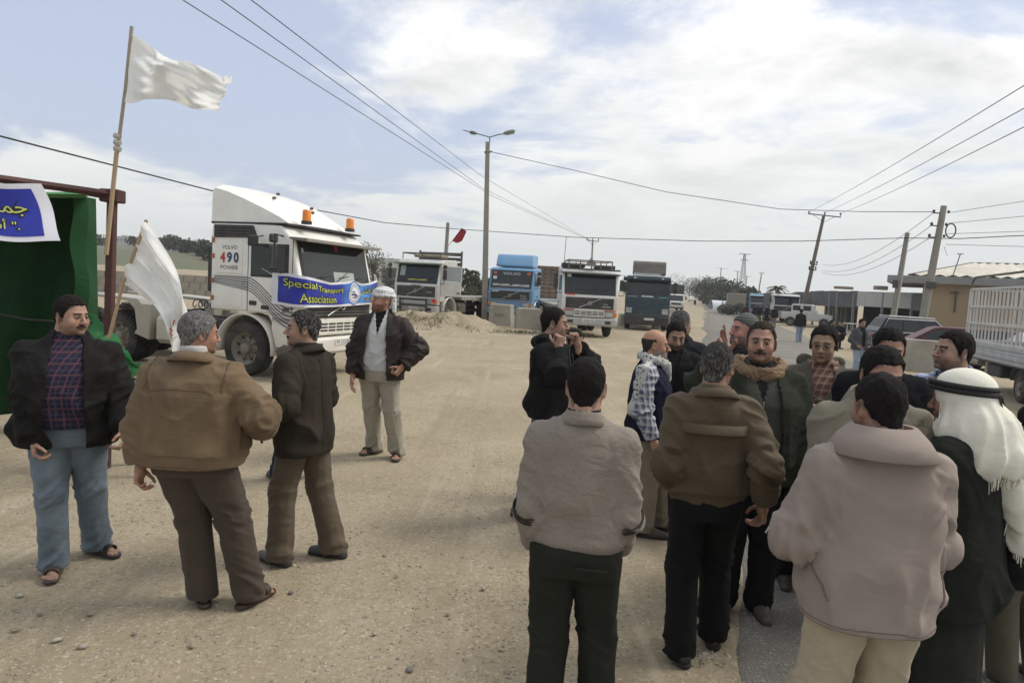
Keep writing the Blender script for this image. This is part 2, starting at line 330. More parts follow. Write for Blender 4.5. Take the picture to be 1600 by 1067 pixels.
# ================================================================== the setting
def sstep(a, b, x): t = np.clip((x-a)/(b-a), 0, 1); return t*t*(3-2*t)
def tz(y): return .0085*max(0.0, y-90)
ROAD_L = [(.6, -12), (.9, 0), (1.2, 3.35), (1.37, 3.96), (2.07, 6.17), (2.96, 8.92), (4.82, 15.7), (7.3, 25.5), (10.2, 35.9), (18.4, 66), (28, 100), (54.5, 200), (107, 400), (160, 600)]
ROAD_R = [(7.6, -12), (7.4, 0), (7.5, 4), (8.2, 10), (10, 18), (12.6, 27), (17.7, 42), (24.6, 66), (34, 100), (60.8, 200), (114, 400), (168, 600)]
def ground_nodes(name, grey=False):
    mt = bpy.data.materials.new(name); mt.use_nodes = True; nt = mt.node_tree; N = nt.nodes; L = nt.links; b = N['Principled BSDF']; b.inputs['Roughness'].default_value = .95; b.inputs['Specular IOR Level'].default_value = .2
    tc = N.new('ShaderNodeTexCoord')
    def noi(sc, det=6, ro=.6, dist=0, scale=None):
        v = tc.outputs['Object']
        if scale: mp = N.new('ShaderNodeMapping'); mp.inputs['Scale'].default_value = scale; mp.inputs['Rotation'].default_value = (0, 0, .35); L.new(v, mp.inputs[0]); v = mp.outputs[0]
        n = N.new('ShaderNodeTexNoise'); n.inputs['Scale'].default_value = sc; n.inputs['Detail'].default_value = det; n.inputs['Roughness'].default_value = ro; n.inputs['Distortion'].default_value = dist; L.new(v, n.inputs['Vector']); return n.outputs[0]
    def rng(s, a, b_, c=0, d=1): m = N.new('ShaderNodeMapRange'); m.inputs[1].default_value = a; m.inputs[2].default_value = b_; m.inputs[3].default_value = c; m.inputs[4].default_value = d; L.new(s, m.inputs[0]); return m.outputs[0]
    def mix(f, A, B):
        m = N.new('ShaderNodeMix'); m.data_type = 'RGBA'
        if isinstance(f, float): m.inputs[0].default_value = f
        else: L.new(f, m.inputs[0])
        for i, c in ((6, A), (7, B)):
            if isinstance(c, tuple): m.inputs[i].default_value = (*c, 1)
            else: L.new(c, m.inputs[i])
        return m.outputs[2]
    if grey: c = mix(rng(noi(1.1, 9, .7), .35, .65), (.150, .142, .125), (.20, .19, .168)); c = mix(rng(noi(.35, 8, .72, .3), .50, .78, 0, .8), c, (.30, .255, .185))
    else:
        c = mix(rng(noi(.55, 9, .68, .4), .34, .66), (.262, .215, .138), (.36, .300, .205))
        c = mix(rng(noi(1.4, 8, .7, .2, (1, .35, 1)), .50, .70, 0, .5), c, (.41, .355, .265))
        c = mix(rng(noi(3.6, 8, .75), .54, .72, 0, .5), c, (.19, .155, .11)); c = mix(rng(noi(11, 6, .75), .55, .70, 0, .45), c, (.44, .39, .30))
    sp = noi(42 if not grey else 60, 4, .75); c = mix(rng(sp, .56, .64, 0, .75), c, (.50, .45, .35)); c = mix(rng(noi(31, 4, .75, .5), .56, .66, 0, .7), c, (.12, .10, .07)); c = mix(rng(noi(14, 5, .75, .5), .57, .68, 0, .5), c, (.17, .14, .10))
    vo = N.new('ShaderNodeTexVoronoi'); vo.inputs['Scale'].default_value = 26 if not grey else 70; L.new(tc.outputs['Object'], vo.inputs['Vector'])
    if not grey:      # old wheel tracks: long faint streaks, only here and there
        wv = noi(2.2, 5, .6, .15, (1, .045, 1)); c = mix(rng(wv, .57, .66, 0, .35), c, (.20, .165, .115)); c = mix(rng(noi(3.1, 5, .6, .1, (1, .05, 1)), .60, .68, 0, .4), c, (.44, .385, .29))
    L.new(c, b.inputs['Base Color'])
    b1 = N.new('ShaderNodeBump'); b1.inputs['Strength'].default_value = .6; b1.inputs['Distance'].default_value = .02; L.new(noi(5.5, 9, .72), b1.inputs['Height'])
    b2 = N.new('ShaderNodeBump'); b2.inputs['Strength'].default_value = .8; b2.inputs['Distance'].default_value = .012; L.new(noi(34, 6, .7), b2.inputs['Height']); L.new(b1.outputs[0], b2.inputs['Normal'])
    b3 = N.new('ShaderNodeBump'); b3.inputs['Strength'].default_value = .25; b3.inputs['Distance'].default_value = .008; b3.invert = True; L.new(vo.outputs['Distance'], b3.inputs['Height']); L.new(b2.outputs[0], b3.inputs['Normal'])
    L.new(b3.outputs[0], b.inputs['Normal']); MATS[name] = mt; return mt
SAND = ground_nodes('sandy_ground'); ASPH = ground_nodes('dusty_asphalt', True)
def ghgt(X, Y):
    P = np.stack([X*.9, Y*.9, X*0], 1); z = -.010*fbm(P*.6, 2)-.008*fbm(P*5+7, 2)
    z = z+np.maximum(0, Y-90)*.0085
    return z
def build_ground():
    xs = np.sinh(np.linspace(-1, 1, 190)*5.6)/np.sinh(5.6)*520; ys = -14+np.sinh(np.linspace(0, 1, 200)*5.3)/np.sinh(5.3)*820
    X, Y = np.meshgrid(xs, ys, indexing='ij'); z = ghgt(X.ravel(), Y.ravel()); V = np.stack([X.ravel(), Y.ravel(), z], 1)
    n, k = X.shape; i = np.arange(n*k).reshape(n, k); F = np.stack([i[:-1, :-1], i[1:, :-1], i[1:, 1:], i[:-1, 1:]], -1).reshape(-1, 4)
    tag(from_np('ground', V, F, SAND), kind='structure')
    ts = np.linspace(0, 1, 900)**2.0*612-12
    lx = np.interp(ts, [p[1] for p in ROAD_L], [p[0] for p in ROAD_L]); rx = np.interp(ts, [p[1] for p in ROAD_R], [p[0] for p in ROAD_R])
    jl = (fbm(np.stack([ts*.16, ts*0, ts*0], 1), 2)-.5)*.55*(1+np.maximum(ts, 0)/60)+(fbm(np.stack([ts*5, ts*0, ts*0], 1), 3)-.5)*.10; jr = (fbm(np.stack([ts*.12, ts*0+9, ts*0], 1), 2)-.5)*.9*(1+np.maximum(ts, 0)/60)+(fbm(np.stack([ts*3, ts*0+5, ts*0], 1), 3)-.5)*.15
    m = MB(); rows = []
    for t, a, b_ in zip(ts, lx+jl, rx+jr):
        z = .012+tz(t); rows.append([(a, t, z-.02)]+[(a+.03+(b_-a-.06)*q, t, z+.02*math.sin(q*math.pi)) for q in (0, .25, .5, .75, 1)]+[(b_, t, z-.02)])
    m.grid(rows); tag(m.build('road', ASPH, smooth=50), kind='structure')
build_ground()

def hill_h(X, Y):
    w = sstep(8, 70, -X+0*Y); far = sstep(60, 420, Y)
    z = 1.95+.022*np.clip(Y-60, 0, 100)+10.5*far*(.75+.5*fbm(np.stack([X/90, Y/90, X*0], 1), 3)); return z*w+w*.0-2*(1-w)
def patch(name, x0, x1, y0, y1, nx, ny, mt, off=0, kind='structure', hf=hill_h):
    X, Y = np.meshgrid(np.linspace(x0, x1, nx), np.linspace(y0, y1, ny), indexing='ij'); z = hf(X.ravel(), Y.ravel())+off; V = np.stack([X.ravel(), Y.ravel(), z], 1)
    i = np.arange(nx*ny).reshape(nx, ny); F = np.stack([i[:-1, :-1], i[1:, :-1], i[1:, 1:], i[:-1, 1:]], -1).reshape(-1, 4); return tag(from_np(name, V, F, mt), kind=kind)
def build_far():
    green = mat('field_green', (.085, .105, .045), .95, var=.4, vs=.08, bump=.5, bs=2, bdist=.3, col2=(.13, .12, .07)); hillm = mat('hills_scrub', (.16, .16, .12), .95, var=.4, vs=.03, bump=.4, bs=.5, bdist=.5)
    patch('hills', -420, 60, 150, 640, 90, 60, hillm)
    patch('field', -150, -12, 62, 152, 60, 40, green, .03)
    # sandy bank behind the block wall
    def bank(X, Y): return np.interp(Y, [50.6, 54, 62], [1.5, 1.72, 1.9])*sstep(10, 17, -X)+.1*fbm(np.stack([X, Y, X*0], 1), 3)-.9*(1-sstep(10, 17, -X))
    patch('bank', -60, -8, 50.6, 64, 90, 16, SAND, 0, 'structure', bank)
    w = thing('block_wall', 'low wall of pale concrete blocks behind the white tractor unit', 'wall', (-27, 50, 0)); blk = None
    cm = mat('concrete_block', (.33, .30, .24), .9, var=.3, vs=2, bump=.4, bs=25, dirt=.4)
    for r in range(3):
        for i in range(29):
            if blk is None: m = MB(); m.box((0, 0, 0), (.79, .40, .51), .02); o = m.build('block', cm, w); blk = o.data
            else: o = link('block', blk, w)
            o.location = (-11.5+i*.82+(r % 2)*.41, random.uniform(-.02, .02), .26+r*.53)
    # far village on the hill
    pal = [(.52, .50, .46), (.42, .40, .36), (.6, .58, .55), (.35, .32, .29)]; rr = np.random.default_rng(5)
    for i in range(34):
        x = -rr.uniform(130, 330); y = rr.uniform(275, 420)
        z = float(hill_h(np.array([x]), np.array([y]))[0]); s = rr.uniform(4, 7.5); h = rr.uniform(2.2, 4.5); m = MB(); m.box((0, 0, h/2-1), (s, s*.8, h+2)); m.box((s*.1, 0, h+.35), (s*.5, s*.4, .8)); 
        for k in range(3): m.box((-s*.3+k*s*.3, -s*.4-.02, h*.55), (s*.12, .06, h*.25), mi=1)
        o = m.build('house', [mat('plaster%d' % (i % 4), pal[i % 4], .9), mat('dark_opening', (.05, .05, .05), .8)], None, 0); o.location = (x, y, z); o.rotation_euler.z = rr.uniform(-.5, .5)
        tag(o, 'tiny pale flat-roofed house of the hazy village on the far hill', 'house', 'houses of the village on the far hill')
build_far()

# ---- trees
def leafm(name, c): return mat(name, c, .85, var=.45, vs=1.2, spec=.2)
def tree(label, x, y, h, w, n=1500, lm=None, trunk=.25, seed=1, group=None, bare=0, name='tree', z0=None, ls=.12, low=.12):
    rr = np.random.default_rng(seed); z0 = (float(hill_h(np.array([x]), np.array([y]))[0]) if z0 is None else z0)
    t = thing(name, label, 'tree' if name == 'tree' else 'bush', (x, y, z0), 0, group); m = MB(); bm = mat('bark', (.10, .08, .06), .9, bump=.5, bs=8)
    m.tube([(0, 0, -.3), (rr.normal()*.05*h, 0, h*.3), (rr.normal()*.08*h, rr.normal()*.05*h, h*.6)], [h*.035, h*.028, h*.012], 7)
    clumps = []
    for i in range(11 if not bare else 16):
        a = rr.uniform(0, 2*math.pi); r = w/2*rr.uniform(.25, .95); zc = h*rr.uniform(low+.15, .88); r *= math.sqrt(max(.1, 1-((zc/h-.5)/.55)**2)); c = np.array((r*math.cos(a), r*math.sin(a), zc)); clumps.append((c, w*rr.uniform(.13, .24)))
        m.tube([(0, 0, h*rr.uniform(.15, .4)), tuple(c*np.array((.5, .5, .8))), tuple(c)], [h*.014, h*.009, h*.004], 5)
    m.build('trunk', bm, t)
    cen = np.array([c for c, _ in clumps]); rad = np.array([r for _, r in clumps]); k = rr.integers(0, len(clumps), n); d = rr.normal(size=(n, 3)); d /= np.linalg.norm(d, axis=1)[:, None]
    P = cen[k]+d*(rad[k]*rr.uniform(.35, 1.15, n)**.6)[:, None]*np.array((1.1, 1.1, .8)); P[:, 2] = np.maximum(P[:, 2], h*low*.6)
    u = rr.normal(size=(n, 3)); u /= np.linalg.norm(u, axis=1)[:, None]; v = np.cross(u, rr.normal(size=(n, 3))); v /= np.linalg.norm(v, axis=1)[:, None]; s = (ls*rr.uniform(.5, 1.3, n)*(.35 if bare else 1))[:, None]
    V = np.stack([P-u*s-v*s*.5, P+u*s-v*s*.3, P+u*s*.8+v*s*.6, P-u*s*.7+v*s*.5], 1).reshape(-1, 3); F = np.arange(n*4).reshape(-1, 4); from_np('crown', V, F, lm, t, smooth=False); return t
LG = leafm('leaf_dark', (.060, .070, .035)); LG2 = leafm('leaf_olive', (.10, .105, .06)); LG3 = leafm('leaf_grey', (.15, .15, .11))
def build_trees():
    G = 'trees on the hill beyond the field'; 
    ORD = ['first', 'second', 'third', 'fourth', 'fifth', 'sixth', 'seventh', 'eighth', 'ninth', 'tenth', 'eleventh']; HL = [(300, 150, 5, 12, LG), (322, 140, 5.5, 10, LG), (275, 165, 5, 12, LG2), (345, 130, 6, 9, LG), (212, 200, 5, 10, LG2), (245, 210, 5.5, 12, LG), (150, 190, 4, 12, LG2), (610, 150, 5, 8, LG), (622, 120, 5, 6, LG2), (598, 190, 6, 10, LG2)]
    for i, (px, Y, h, w, lm) in enumerate(HL):
        X = (px-800)/FPX*Y*1.0; tree('rounded shrub-like tree on the slope beyond the green field, %s from the left' % ORD[sorted(x_[0] for x_ in HL).index(px)], X, Y, h*.5, w*.7, 900, lm, seed=20+i, group=G, ls=.35)
    p = at(583, 440, 62); tree('thin half-bare tree just behind the white cab roof', p.x, 62, 4.6, 3.0, 900, LG3, seed=3, bare=1, z0=1.0, ls=.22)
    p = at(733, 440, 60); tree('pale olive bush between the white and the blue trucks', p.x, 60, 3.6, 2.6, 1800, LG2, seed=4, z0=0, ls=.12, name='bush', low=0)
    p = at(750, 440, 75); tree('darker shrub behind the pole base between two trucks', p.x, 75, 3.0, 3.2, 1400, LG, seed=5, z0=0, ls=.14, name='bush', low=0)
    p = at(530, 350, 24); tree('small tree top showing over the white cab roof', p.x, 24, 4.15, 1.3, 1000, LG2, seed=6, z0=0, ls=.05)
    GR = 'trees along the far side of the road'
    RL = [(1078, 330, 9, 16, LG2, 0), (1088, 260, 7, 12, LG2, 0), (1100, 220, 8, 11, LG2, 0), (1110, 150, 6.0, 10, LG, 0), (1118, 140, 5.5, 9, LG, 0), (1135, 150, 5, 9, LG, 0), (1142, 130, 4.2, 7, LG, 0), (1104, 170, 6, 10, LG2, 0), (1124, 120, 2.8, 6, LG2, 0), (1150, 125, 3.6, 6, LG2, 0), (1070, 420, 12, 26, LG2, 0)]
    for i, (px, Y, h, w, lm, zz) in enumerate(RL):
        X = (px-800)/FPX*Y; tree('dense low tree beside the far stretch of the road, %s from the left' % ORD[sorted(x_[0] for x_ in RL).index(px)], X+1, Y, h, w, 1300, lm, seed=50+i, z0=tz(Y)-.2, group=GR, ls=.3, low=.0)
    for i, (px, Y) in enumerate([(1137, 95), (1131, 104), (1142, 88)]):
        X = (px-800)/FPX*Y; tree('dry olive roadside bush left of the beige tipper, %s one' % ('middle', 'leftmost', 'rightmost')[i], X, Y, 1.5, 3.2, 900, LG2, seed=80+i, z0=0, group='dry bushes at the roadside', ls=.12, name='bush', low=0)
    # palm behind the blue lorry
    Y = 115; X = (1207-800)/FPX*Y; t = thing('palm_tree', 'date palm rising behind the blue lorry', 'palm', (X, Y, tz(Y))); m = MB(); m.tube([(0, 0, -.2), (0, .1, 2.2), (.1, .1, 4.0)], [.28, .24, .26], 9); m.build('trunk', MATS['bark'], t)
    fm = leafm('palm_leaf', (.085, .095, .05)); rr = np.random.default_rng(2)
    for i in range(26):
        a = i*2.4; el = rr.uniform(-.1, 1.2); L_ = rr.uniform(1.6, 2.3); m = MB(); rows = []
        for q in np.linspace(0, 1, 9):
            r = L_*q*math.cos(el*(1-.5*q)); z = 4.0+L_*q*math.sin(el)-1.1*q*q*L_*.6; wv = .22*math.sin(math.pi*min(1, q*.9+.08)); c = (math.cos(a)*r, math.sin(a)*r, z); rows.append([(c[0]-math.sin(a)*wv, c[1]+math.cos(a)*wv, z-.12), c, (c[0]+math.sin(a)*wv, c[1]-math.cos(a)*wv, z-.12)])
        m.grid(rows); m.build('frond', fm, t, 0)
build_trees()

# ---- gravel, mound, weeds
def ico():
    bm = bmesh.new(); bmesh.ops.create_icosphere(bm, subdivisions=1, radius=1); V = np.array([v.co[:] for v in bm.verts]); F = np.array([[v.index for v in f.verts] for f in bm.faces]); bm.free(); return V, F
def in_road(x, y): return (x > np.interp(y, [p[1] for p in ROAD_L], [p[0] for p in ROAD_L])+.1) & (x < np.interp(y, [p[1] for p in ROAD_R], [p[0] for p in ROAD_R]))
def build_gravel():
    V0, F0 = ico(); rr = np.random.default_rng(8); n = 34000
    y = 2.6+rr.random(n)**1.7*16; x = -.78*y+rr.random(n)*(1.35*y); dn = fbm(np.stack([x*.9, y*.9, x*0], 1), 3)+.10*(x < -.8)
    keep = (rr.random(n) < np.clip((dn-.42)*5, .10, 1)) & (~in_road(x, y) | (rr.random(n) < .12)); x = x[keep]; y = y[keep]; n = len(x)
    s = np.clip(np.exp(rr.normal(-5.30, .58, n)), .0025, .020)
    sc = s[:, None]*rr.uniform(.6, 1.3, (n, 3))*np.array((1, 1, .6)); a = rr.uniform(0, 6.28, n); z = ghgt(x, y)-s*.12
    P = V0[None]*(1+.7*(rr.random((n, len(V0), 1))-.5))*sc[:, None]; c, si = np.cos(a)[:, None], np.sin(a)[:, None]
    Q = np.stack([P[..., 0]*c-P[..., 1]*si+x[:, None], P[..., 0]*si+P[..., 1]*c+y[:, None], P[..., 2]+z[:, None]], -1).reshape(-1, 3)
    F = (F0[None]+(np.arange(n)*len(V0))[:, None, None]).reshape(-1, 3); k = rr.choice(3, n, p=[.6, .28, .12])
    mts = [mat('stone_tan', (.36, .30, .21), .9, var=.5, vs=9), mat('stone_pale', (.42, .38, .30), .9, var=.4, vs=9), mat('stone_grey', (.24, .22, .19), .9, var=.4, vs=9)]
    tag(from_np('gravel', Q, F, mts, smooth=False, fmi=np.repeat(k, len(F0))), kind='stuff')
    # larger stones one can tell apart
    for i, (px, py, s) in enumerate([(22, 985, .04), (88, 1000, .05), (62, 960, .035), (140, 960, .04), (130, 1010, .05), (455, 925, .045), (700, 960, .03), (585, 990, .03), (210, 990, .03), (300, 1010, .03), (755, 920, .035), (640, 1045, .05), (620, 900, .03), (30, 930, .045)]):
        g = gr(px, py); r_ = np.random.default_rng(i); Vv = V0*(1+.7*(r_.random((len(V0), 1))-.5))*s*.55*np.array((1, .8, .42)); o = from_np('stone', Vv, F0, mts[i % 3], smooth=False); o.location = (g.x, g.y, .004); o.rotation_euler.z = i; tag(o, 'loose %s stone on the sand, %s' % (['tan', 'pale', 'grey'][i % 3], ['near the lower left corner, by the edge', 'below the sandals of the man in the black jacket', 'left of the stout man\'s feet', 'right below the jeans of the stout man', 'low at the left, rightmost of its cluster', 'right of the left group, beside the brown trousers', 'left of the grey sweater man, midway down', 'in the lower middle, left of its neighbours', 'between the stout man and the tan jacket', 'below the man in the tan jacket', 'just left of the grey sweater', 'at the bottom edge, middle of the photo', 'behind the man in the suit, middle of the yard', 'at the left edge, beside the stout man'][i]), 'stone', 'loose stones on the ground')
    # mound before the white truck with the open door
    c = gr(690, 512)
    X, Y = np.meshgrid(np.linspace(-3.6, 3.4, 80), np.linspace(-1.8, 2.2, 50), indexing='ij'); x, yy = X.ravel(), Y.ravel()
    P = np.stack([x, yy, x*0], 1); h = .74*np.exp(-((x+.2)/1.7)**2-(yy/1.1)**2)+.4*np.exp(-((x+2.1)/1.0)**2-(yy/.9)**2)+.35*np.exp(-((x-1.7)/1.0)**2-(yy/.8)**2); z = h*(.75+.6*fbm(P*1.7, 3))+.12*(h > .05)*(fbm(P*5, 3)-.5)-.05
    Vv = np.stack([x+c.x, yy+c.y, z], 1); i_ = np.arange(80*50).reshape(80, 50); F = np.stack([i_[:-1, :-1], i_[1:, :-1], i_[1:, 1:], i_[:-1, 1:]], -1).reshape(-1, 4); tag(from_np('dirt_mound', Vv, F, SAND), kind='structure')
    # weeds on and beside the mound and along the blocks
    n = 3000; wx = rr.normal(0, 1.8, n); wy = rr.normal(-.2, .7, n); cl = fbm(np.stack([wx*2, wy*2, wx*0], 1), 2); kp = cl > .52; wx = wx[kp]; wy = wy[kp]; wz = np.maximum(0, .74*np.exp(-((wx+.2)/1.7)**2-(wy/1.1)**2)*1.0+.4*np.exp(-((wx+2.1)/1.0)**2-(wy/.9)**2)-.02)
    ex = np.linspace(-1.5, 3.8, 500)+rr.normal(0, .1, 500); ey = gr(800, 518).y+rr.normal(-.4, .35, 500); wx = np.concatenate([wx+c.x, ex]); wy = np.concatenate([wy+c.y, ey]); wz = np.concatenate([wz, ex*0]); n = len(wx)
    P = np.stack([wx, wy, wz], 1); a = rr.uniform(0, 6.28, n); hh = rr.uniform(.05, .16, n); d = np.stack([np.cos(a), np.sin(a), a*0], 1); u = d*.02; tip = d[:, ::1]*0+np.stack([rr.normal(0, .05, n), rr.normal(0, .05, n), hh], 1)
    Vv = np.stack([P-u, P+u, P+tip], 1).reshape(-1, 3); tag(from_np('weeds', Vv, np.arange(n*3).reshape(-1, 3), leafm('weed_green', (.17, .17, .085)), smooth=False), kind='stuff')
    g = gr(808, 577); m = MB(); m.box((0, 0, .01), (.26, .03, .004)); o = m.build('paper_strip', mat('paper_white2', (.75, .75, .75), .7)); o.location = (g.x, g.y, 0); o.rotation_euler.z = -.3; tag(o, 'thin white strip lying on the sand left of the young man in black', 'litter')
    g = gr(1108, 1030); rr = np.random.default_rng(4); m = MB()
    for i in range(16): m.box((rr.normal(0, .05), rr.normal(0, .03), .012+rr.random()*.02), (.02, .014, .004), rot=(rr.normal(0, .5), rr.normal(0, .5), rr.random()*6))
    o = m.build('crumpled_litter', mat('litter_white', (.34, .33, .28), .9)); o.location = (g.x, g.y, 0); tag(o, 'crumpled white litter between the feet of the man in black trousers', 'litter')
build_gravel()

# ---- concrete blocks and barrier
CONC = mat('concrete_raw', (.40, .37, .30), .9, var=.3, vs=1.5, bump=.4, bs=14, dirt=.5, dirtcol=(.24, .2, .15))
CONC2 = mat('concrete_pole', (.30, .285, .235), .9, var=.3, vs=1.2, bump=.3, bs=20)
def cblock(label, px, py, w, h, d, rz, group='concrete road blocks', name='concrete_block'):
    g = gr(px, py); m = MB(); hw, hd = w/2, d/2; t = .07
    vs = [(-hw, -hd, -.03), (hw, -hd, -.03), (hw, hd, -.03), (-hw, hd, -.03), (-hw+t, -hd+t, h), (hw-t, -hd+t, h), (hw-t, hd-t, h), (-hw+t, hd-t, h)]
    m.add(vs, [(3, 2, 1, 0), (4, 5, 6, 7), (0, 1, 5, 4), (1, 2, 6, 5), (2, 3, 7, 6), (3, 0, 4, 7)]); o = m.build(name, CONC, None, 30, bevel=.04, seg=3); o.location = (g.x, g.y, 0); o.rotation_euler.z = rz; return tag(o, label, 'block' if 'barrier' not in name else 'barrier', group)
b1 = cblock('grey concrete cube with dark scrawl, left of the pair below the blue truck', 783, 508, 1.22, 1.08, 1.0, R(-12))
cblock('stained tan concrete cube, right of the pair below the blue truck', 824, 513, 1.25, 1.0, 1.0, R(8))
cblock('pale concrete block beside the dark green truck bumper, nearer one', 1036, 514, 1.3, .85, .9, R(-5)); cblock('low concrete block between the red-striped and the dark green truck', 978, 508, 1.0, .7, .8, R(5)); cblock('concrete block behind the one beside the dark green truck', 1040, 500, 1.5, .95, .8, R(10))
cblock('long pale concrete barrier in front of the maroon car', 1443, 580, 1.5, 1.02, .5, R(-22), None, 'concrete_barrier'); 
def scrawl():
    m = MB(); rr = np.random.default_rng(1)
    for k in range(5):
        x = -.25+k*.09; m.tube([(x+rr.normal()*.02, -.53+.07*.6, .55+rr.normal()*.05), (x+.03, -.53+.045, .62+rr.normal()*.03), (x+.06, -.53+.045, .5+rr.normal()*.04), (x+.02, -.53+.035, .45)], .009, 4)
    m.build('scrawl', mat('paint_black', (.03, .03, .03), .8), b1)
scrawl()

# ---- poles and lamps
def street_lamp():
    Y = 37; b = at(757, 503, Y); t = at(762, 222, Y); tp = thing('street_lamp', 'tall concrete street lamp with two arms, its left lamp head broken', 'street lamp', (b.x, Y, 0)); h = t.z
    m = MB(); n = 8; lean = (t.x-b.x)
    m.add([(-.17, -.15, -.2), (.17, -.15, -.2), (.17, .15, -.2), (-.17, .15, -.2), (lean-.11, -.10, h), (lean+.11, -.10, h), (lean+.11, .10, h), (lean-.11, .10, h)], [(3, 2, 1, 0), (4, 5, 6, 7), (0, 1, 5, 4), (1, 2, 6, 5), (2, 3, 7, 6), (3, 0, 4, 7)]); m.build('pole', CONC2, tp, 20, bevel=.02)
    st = mat('lamp_steel', (.16, .17, .15), .6, .3); m = MB(); x = lean+.1; z = h+.25
    m.tube([(x, 0, h-.7), (x, 0, z)], .03); m.tube([(x, 0, z), (x+.45, 0, z+.16), (x+.75, 0, z+.22)], .028); m.tube([(x, 0, z), (x-.45, 0, z+.10), (x-.75, 0, z+.16)], .028); m.build('arm', st, tp)
    m = MB(); m.lathe([(0, .05), (.1, .12), (.35, .155), (.62, .12), (.70, .03)], (0, 0, 0), 'X', 14, cap=True); m.v = [(v[0]*.95, v[1]*.9, v[2]*.75) for v in m.v]; o = m.build('lamp_head', mat('lamp_green_grey', (.20, .22, .16), .5), tp); o.location = (x+.70, 0, z+.22); o.rotation_euler.y = R(-16)
    m = MB(); m.box((0, 0, 0), (.42, .2, .03), .01); g = m.build('lamp_glass', mat('lamp_glass', (.25, .25, .22), .15), o); g.location = (.38, 0, -.10)
    m = MB(); m.lathe([(0, .05), (.1, .09), (.30, .10), (.38, .05)], (0, 0, 0), 'X', 12, cap=True, sgn=-1); m.tube([(-.35, .07, 0), (-.6, .06, .03), (-.78, 0, .04), (-.6, -.06, .03), (-.35, -.07, 0)], .014, 5); o = m.build('lamp_head', st, tp, label='broken open lamp head'); o.location = (x-.70, 0, z+.15); o.rotation_euler.y = R(8)
    m = MB(); m.lathe([(-.03, .165), (.03, .165)], (lean, 0, h-.55), 'Z', 12); m.box((lean+.2, 0, h-.5), (.16, .05, .08), .01); m.build('clamp', st, tp)
    return Vector((b.x+lean+.12, Y, h-.5))
LAMPTOP = street_lamp()
def pole(label, top, bot, Y, r=.13, sq=False, mt=None, name='utility_pole', group=None, arms=(), extra=None):
    a = at(*top, Y); b = at(*bot, Y); k = (a.z+.2)/max(a.z-b.z, .1); base = a+(b-a)*k; t = thing(name, label, 'pole', (base.x, Y, 0), 0, group); m = MB(); tx = a.x-base.x
    m.tube([(0, 0, -.2), (tx, 0, a.z)], [r*1.25, r*.8], 4 if sq else 10); m.build('shaft', mt or CONC2, t)
    for (dz, w, ins) in arms:
        m = MB(); xx = tx*(a.z+dz)/a.z; m.box((xx, -r, a.z+dz), (w, .08, .09), .01, rot=(0, R(3), 0)); 
        if w > 1.2: m.tube([(xx-.35*w, -r, a.z+dz), (xx, -r, a.z+dz-.6)], .02, 5); m.tube([(xx+.35*w, -r, a.z+dz), (xx, -r, a.z+dz-.6)], .02, 5)
        cr = m.build('crossarm', mat('steel_dark', (.08, .08, .075), .6, .4), t)
        for i in range(ins): m = MB(); q = xx-w/2+.06+(w-.12)*i/max(ins-1, 1); m.lathe([(0, .03), (.06, .09), (.12, .05), (.2, .09), (.28, .04)], (q, -r, a.z+dz+.05), 'Z', 8, cap=True); m.build('insulator', mat('insulator_brown', (.05, .035, .03), .4), cr)
    return t, Vector((a.x, Y, a.z))
FT, FP = pole('short rough utility pole carrying the red flag behind the white truck', (700, 348), (697, 395), 45, .14)
pole('T-shaped power pole seen above the cab with red lettering', (926, 376), (925, 402), 90, .13, arms=((-.05, 1.6, 3),))
P1t, P1 = pole('tall leaning power pole with wide crossarm above the shed canopy', (1287, 338), (1262, 450), 63, .17, arms=((.05, 3.0, 3), (-4.4, .7, 2), (-4.9, .7, 2)), mt=mat('pole_wood', (.17, .14, .11), .9, bump=.4, bs=9))
P2t, P2 = pole('square grey concrete pole without crossarm in front of the sheds', (1418, 364), (1395, 500), 36, .16, sq=True)
P3t, P3 = pole('tall leaning concrete pole with coiled cable at the corner of the tan building', (1475, 322), (1440, 510), 33, .17)
def p3_extra():
    st = MATS['steel_dark']; l = P3t.location; h = P3.z; tx = P3.x-l.x
    for i, z in enumerate((-.35, -.95, -1.5)): m = MB(); x = tx*(h+z)/h; m.box((x-.22, 0, h+z), (.5, .06, .05)); m.lathe([(0, .04), (.08, .07), (.14, .03)], (x-.42, 0, h+z+.02), 'Z', 8, cap=True); m.lathe([(0, .04), (.08, .07), (.14, .03)], (x+.28, 0, h+z+.02), 'Z', 8, cap=True); m.build('insulator_bracket', st, P3t)
    m = MB(); c = [(tx+.38+.24*math.cos(a), -.1, h-1.15+.33*math.sin(a)) for a in np.linspace(0, 2*math.pi, 20)]; m.tube(c, .03, 5, cap=False); m.build('cable_coil', mat('cable_black', (.02, .02, .02), .7), P3t)
    m = MB(); m.box((tx*.42, -.2, h*.46), (.42, .2, .34), .02); m.build('clamp_band', st, P3t)
    m = MB(); x = (P2.x-P2t.location.x); m.box((x*.55-.22, -.05, P2.z*.55), (.18, .2, .42), .02); m.build('switch_box', st, P2t)
p3_extra()
G = 'distant poles along the far road'
for i, (tp, bt, Y, r, ar) in enumerate([((1190, 427), (1186, 452), 150, .14, ((0, 1.0, 2),)), ((1153, 424), (1151, 452), 260, .22, ((0, 3, 3), (-3, 3, 3))), ((1127, 418), (1124, 455), 300, .24, ((-.5, 5, 3), (-4.5, 7, 3))), ((1167, 432), (1165, 455), 280, .2, ((0, 3.5, 3),)), ((1137, 437), (1134, 460), 160, .13, ())]):
    pole(('thin bare pole close left of the palm', 'hazy double-armed pole near the lattice mast', 'hazy wide-armed pole above the round roadside trees', 'hazy pole just right of the lattice mast', 'short armless pole over the white shelter')[i], tp, bt, Y, r, name='utility_pole', group=G, arms=ar)
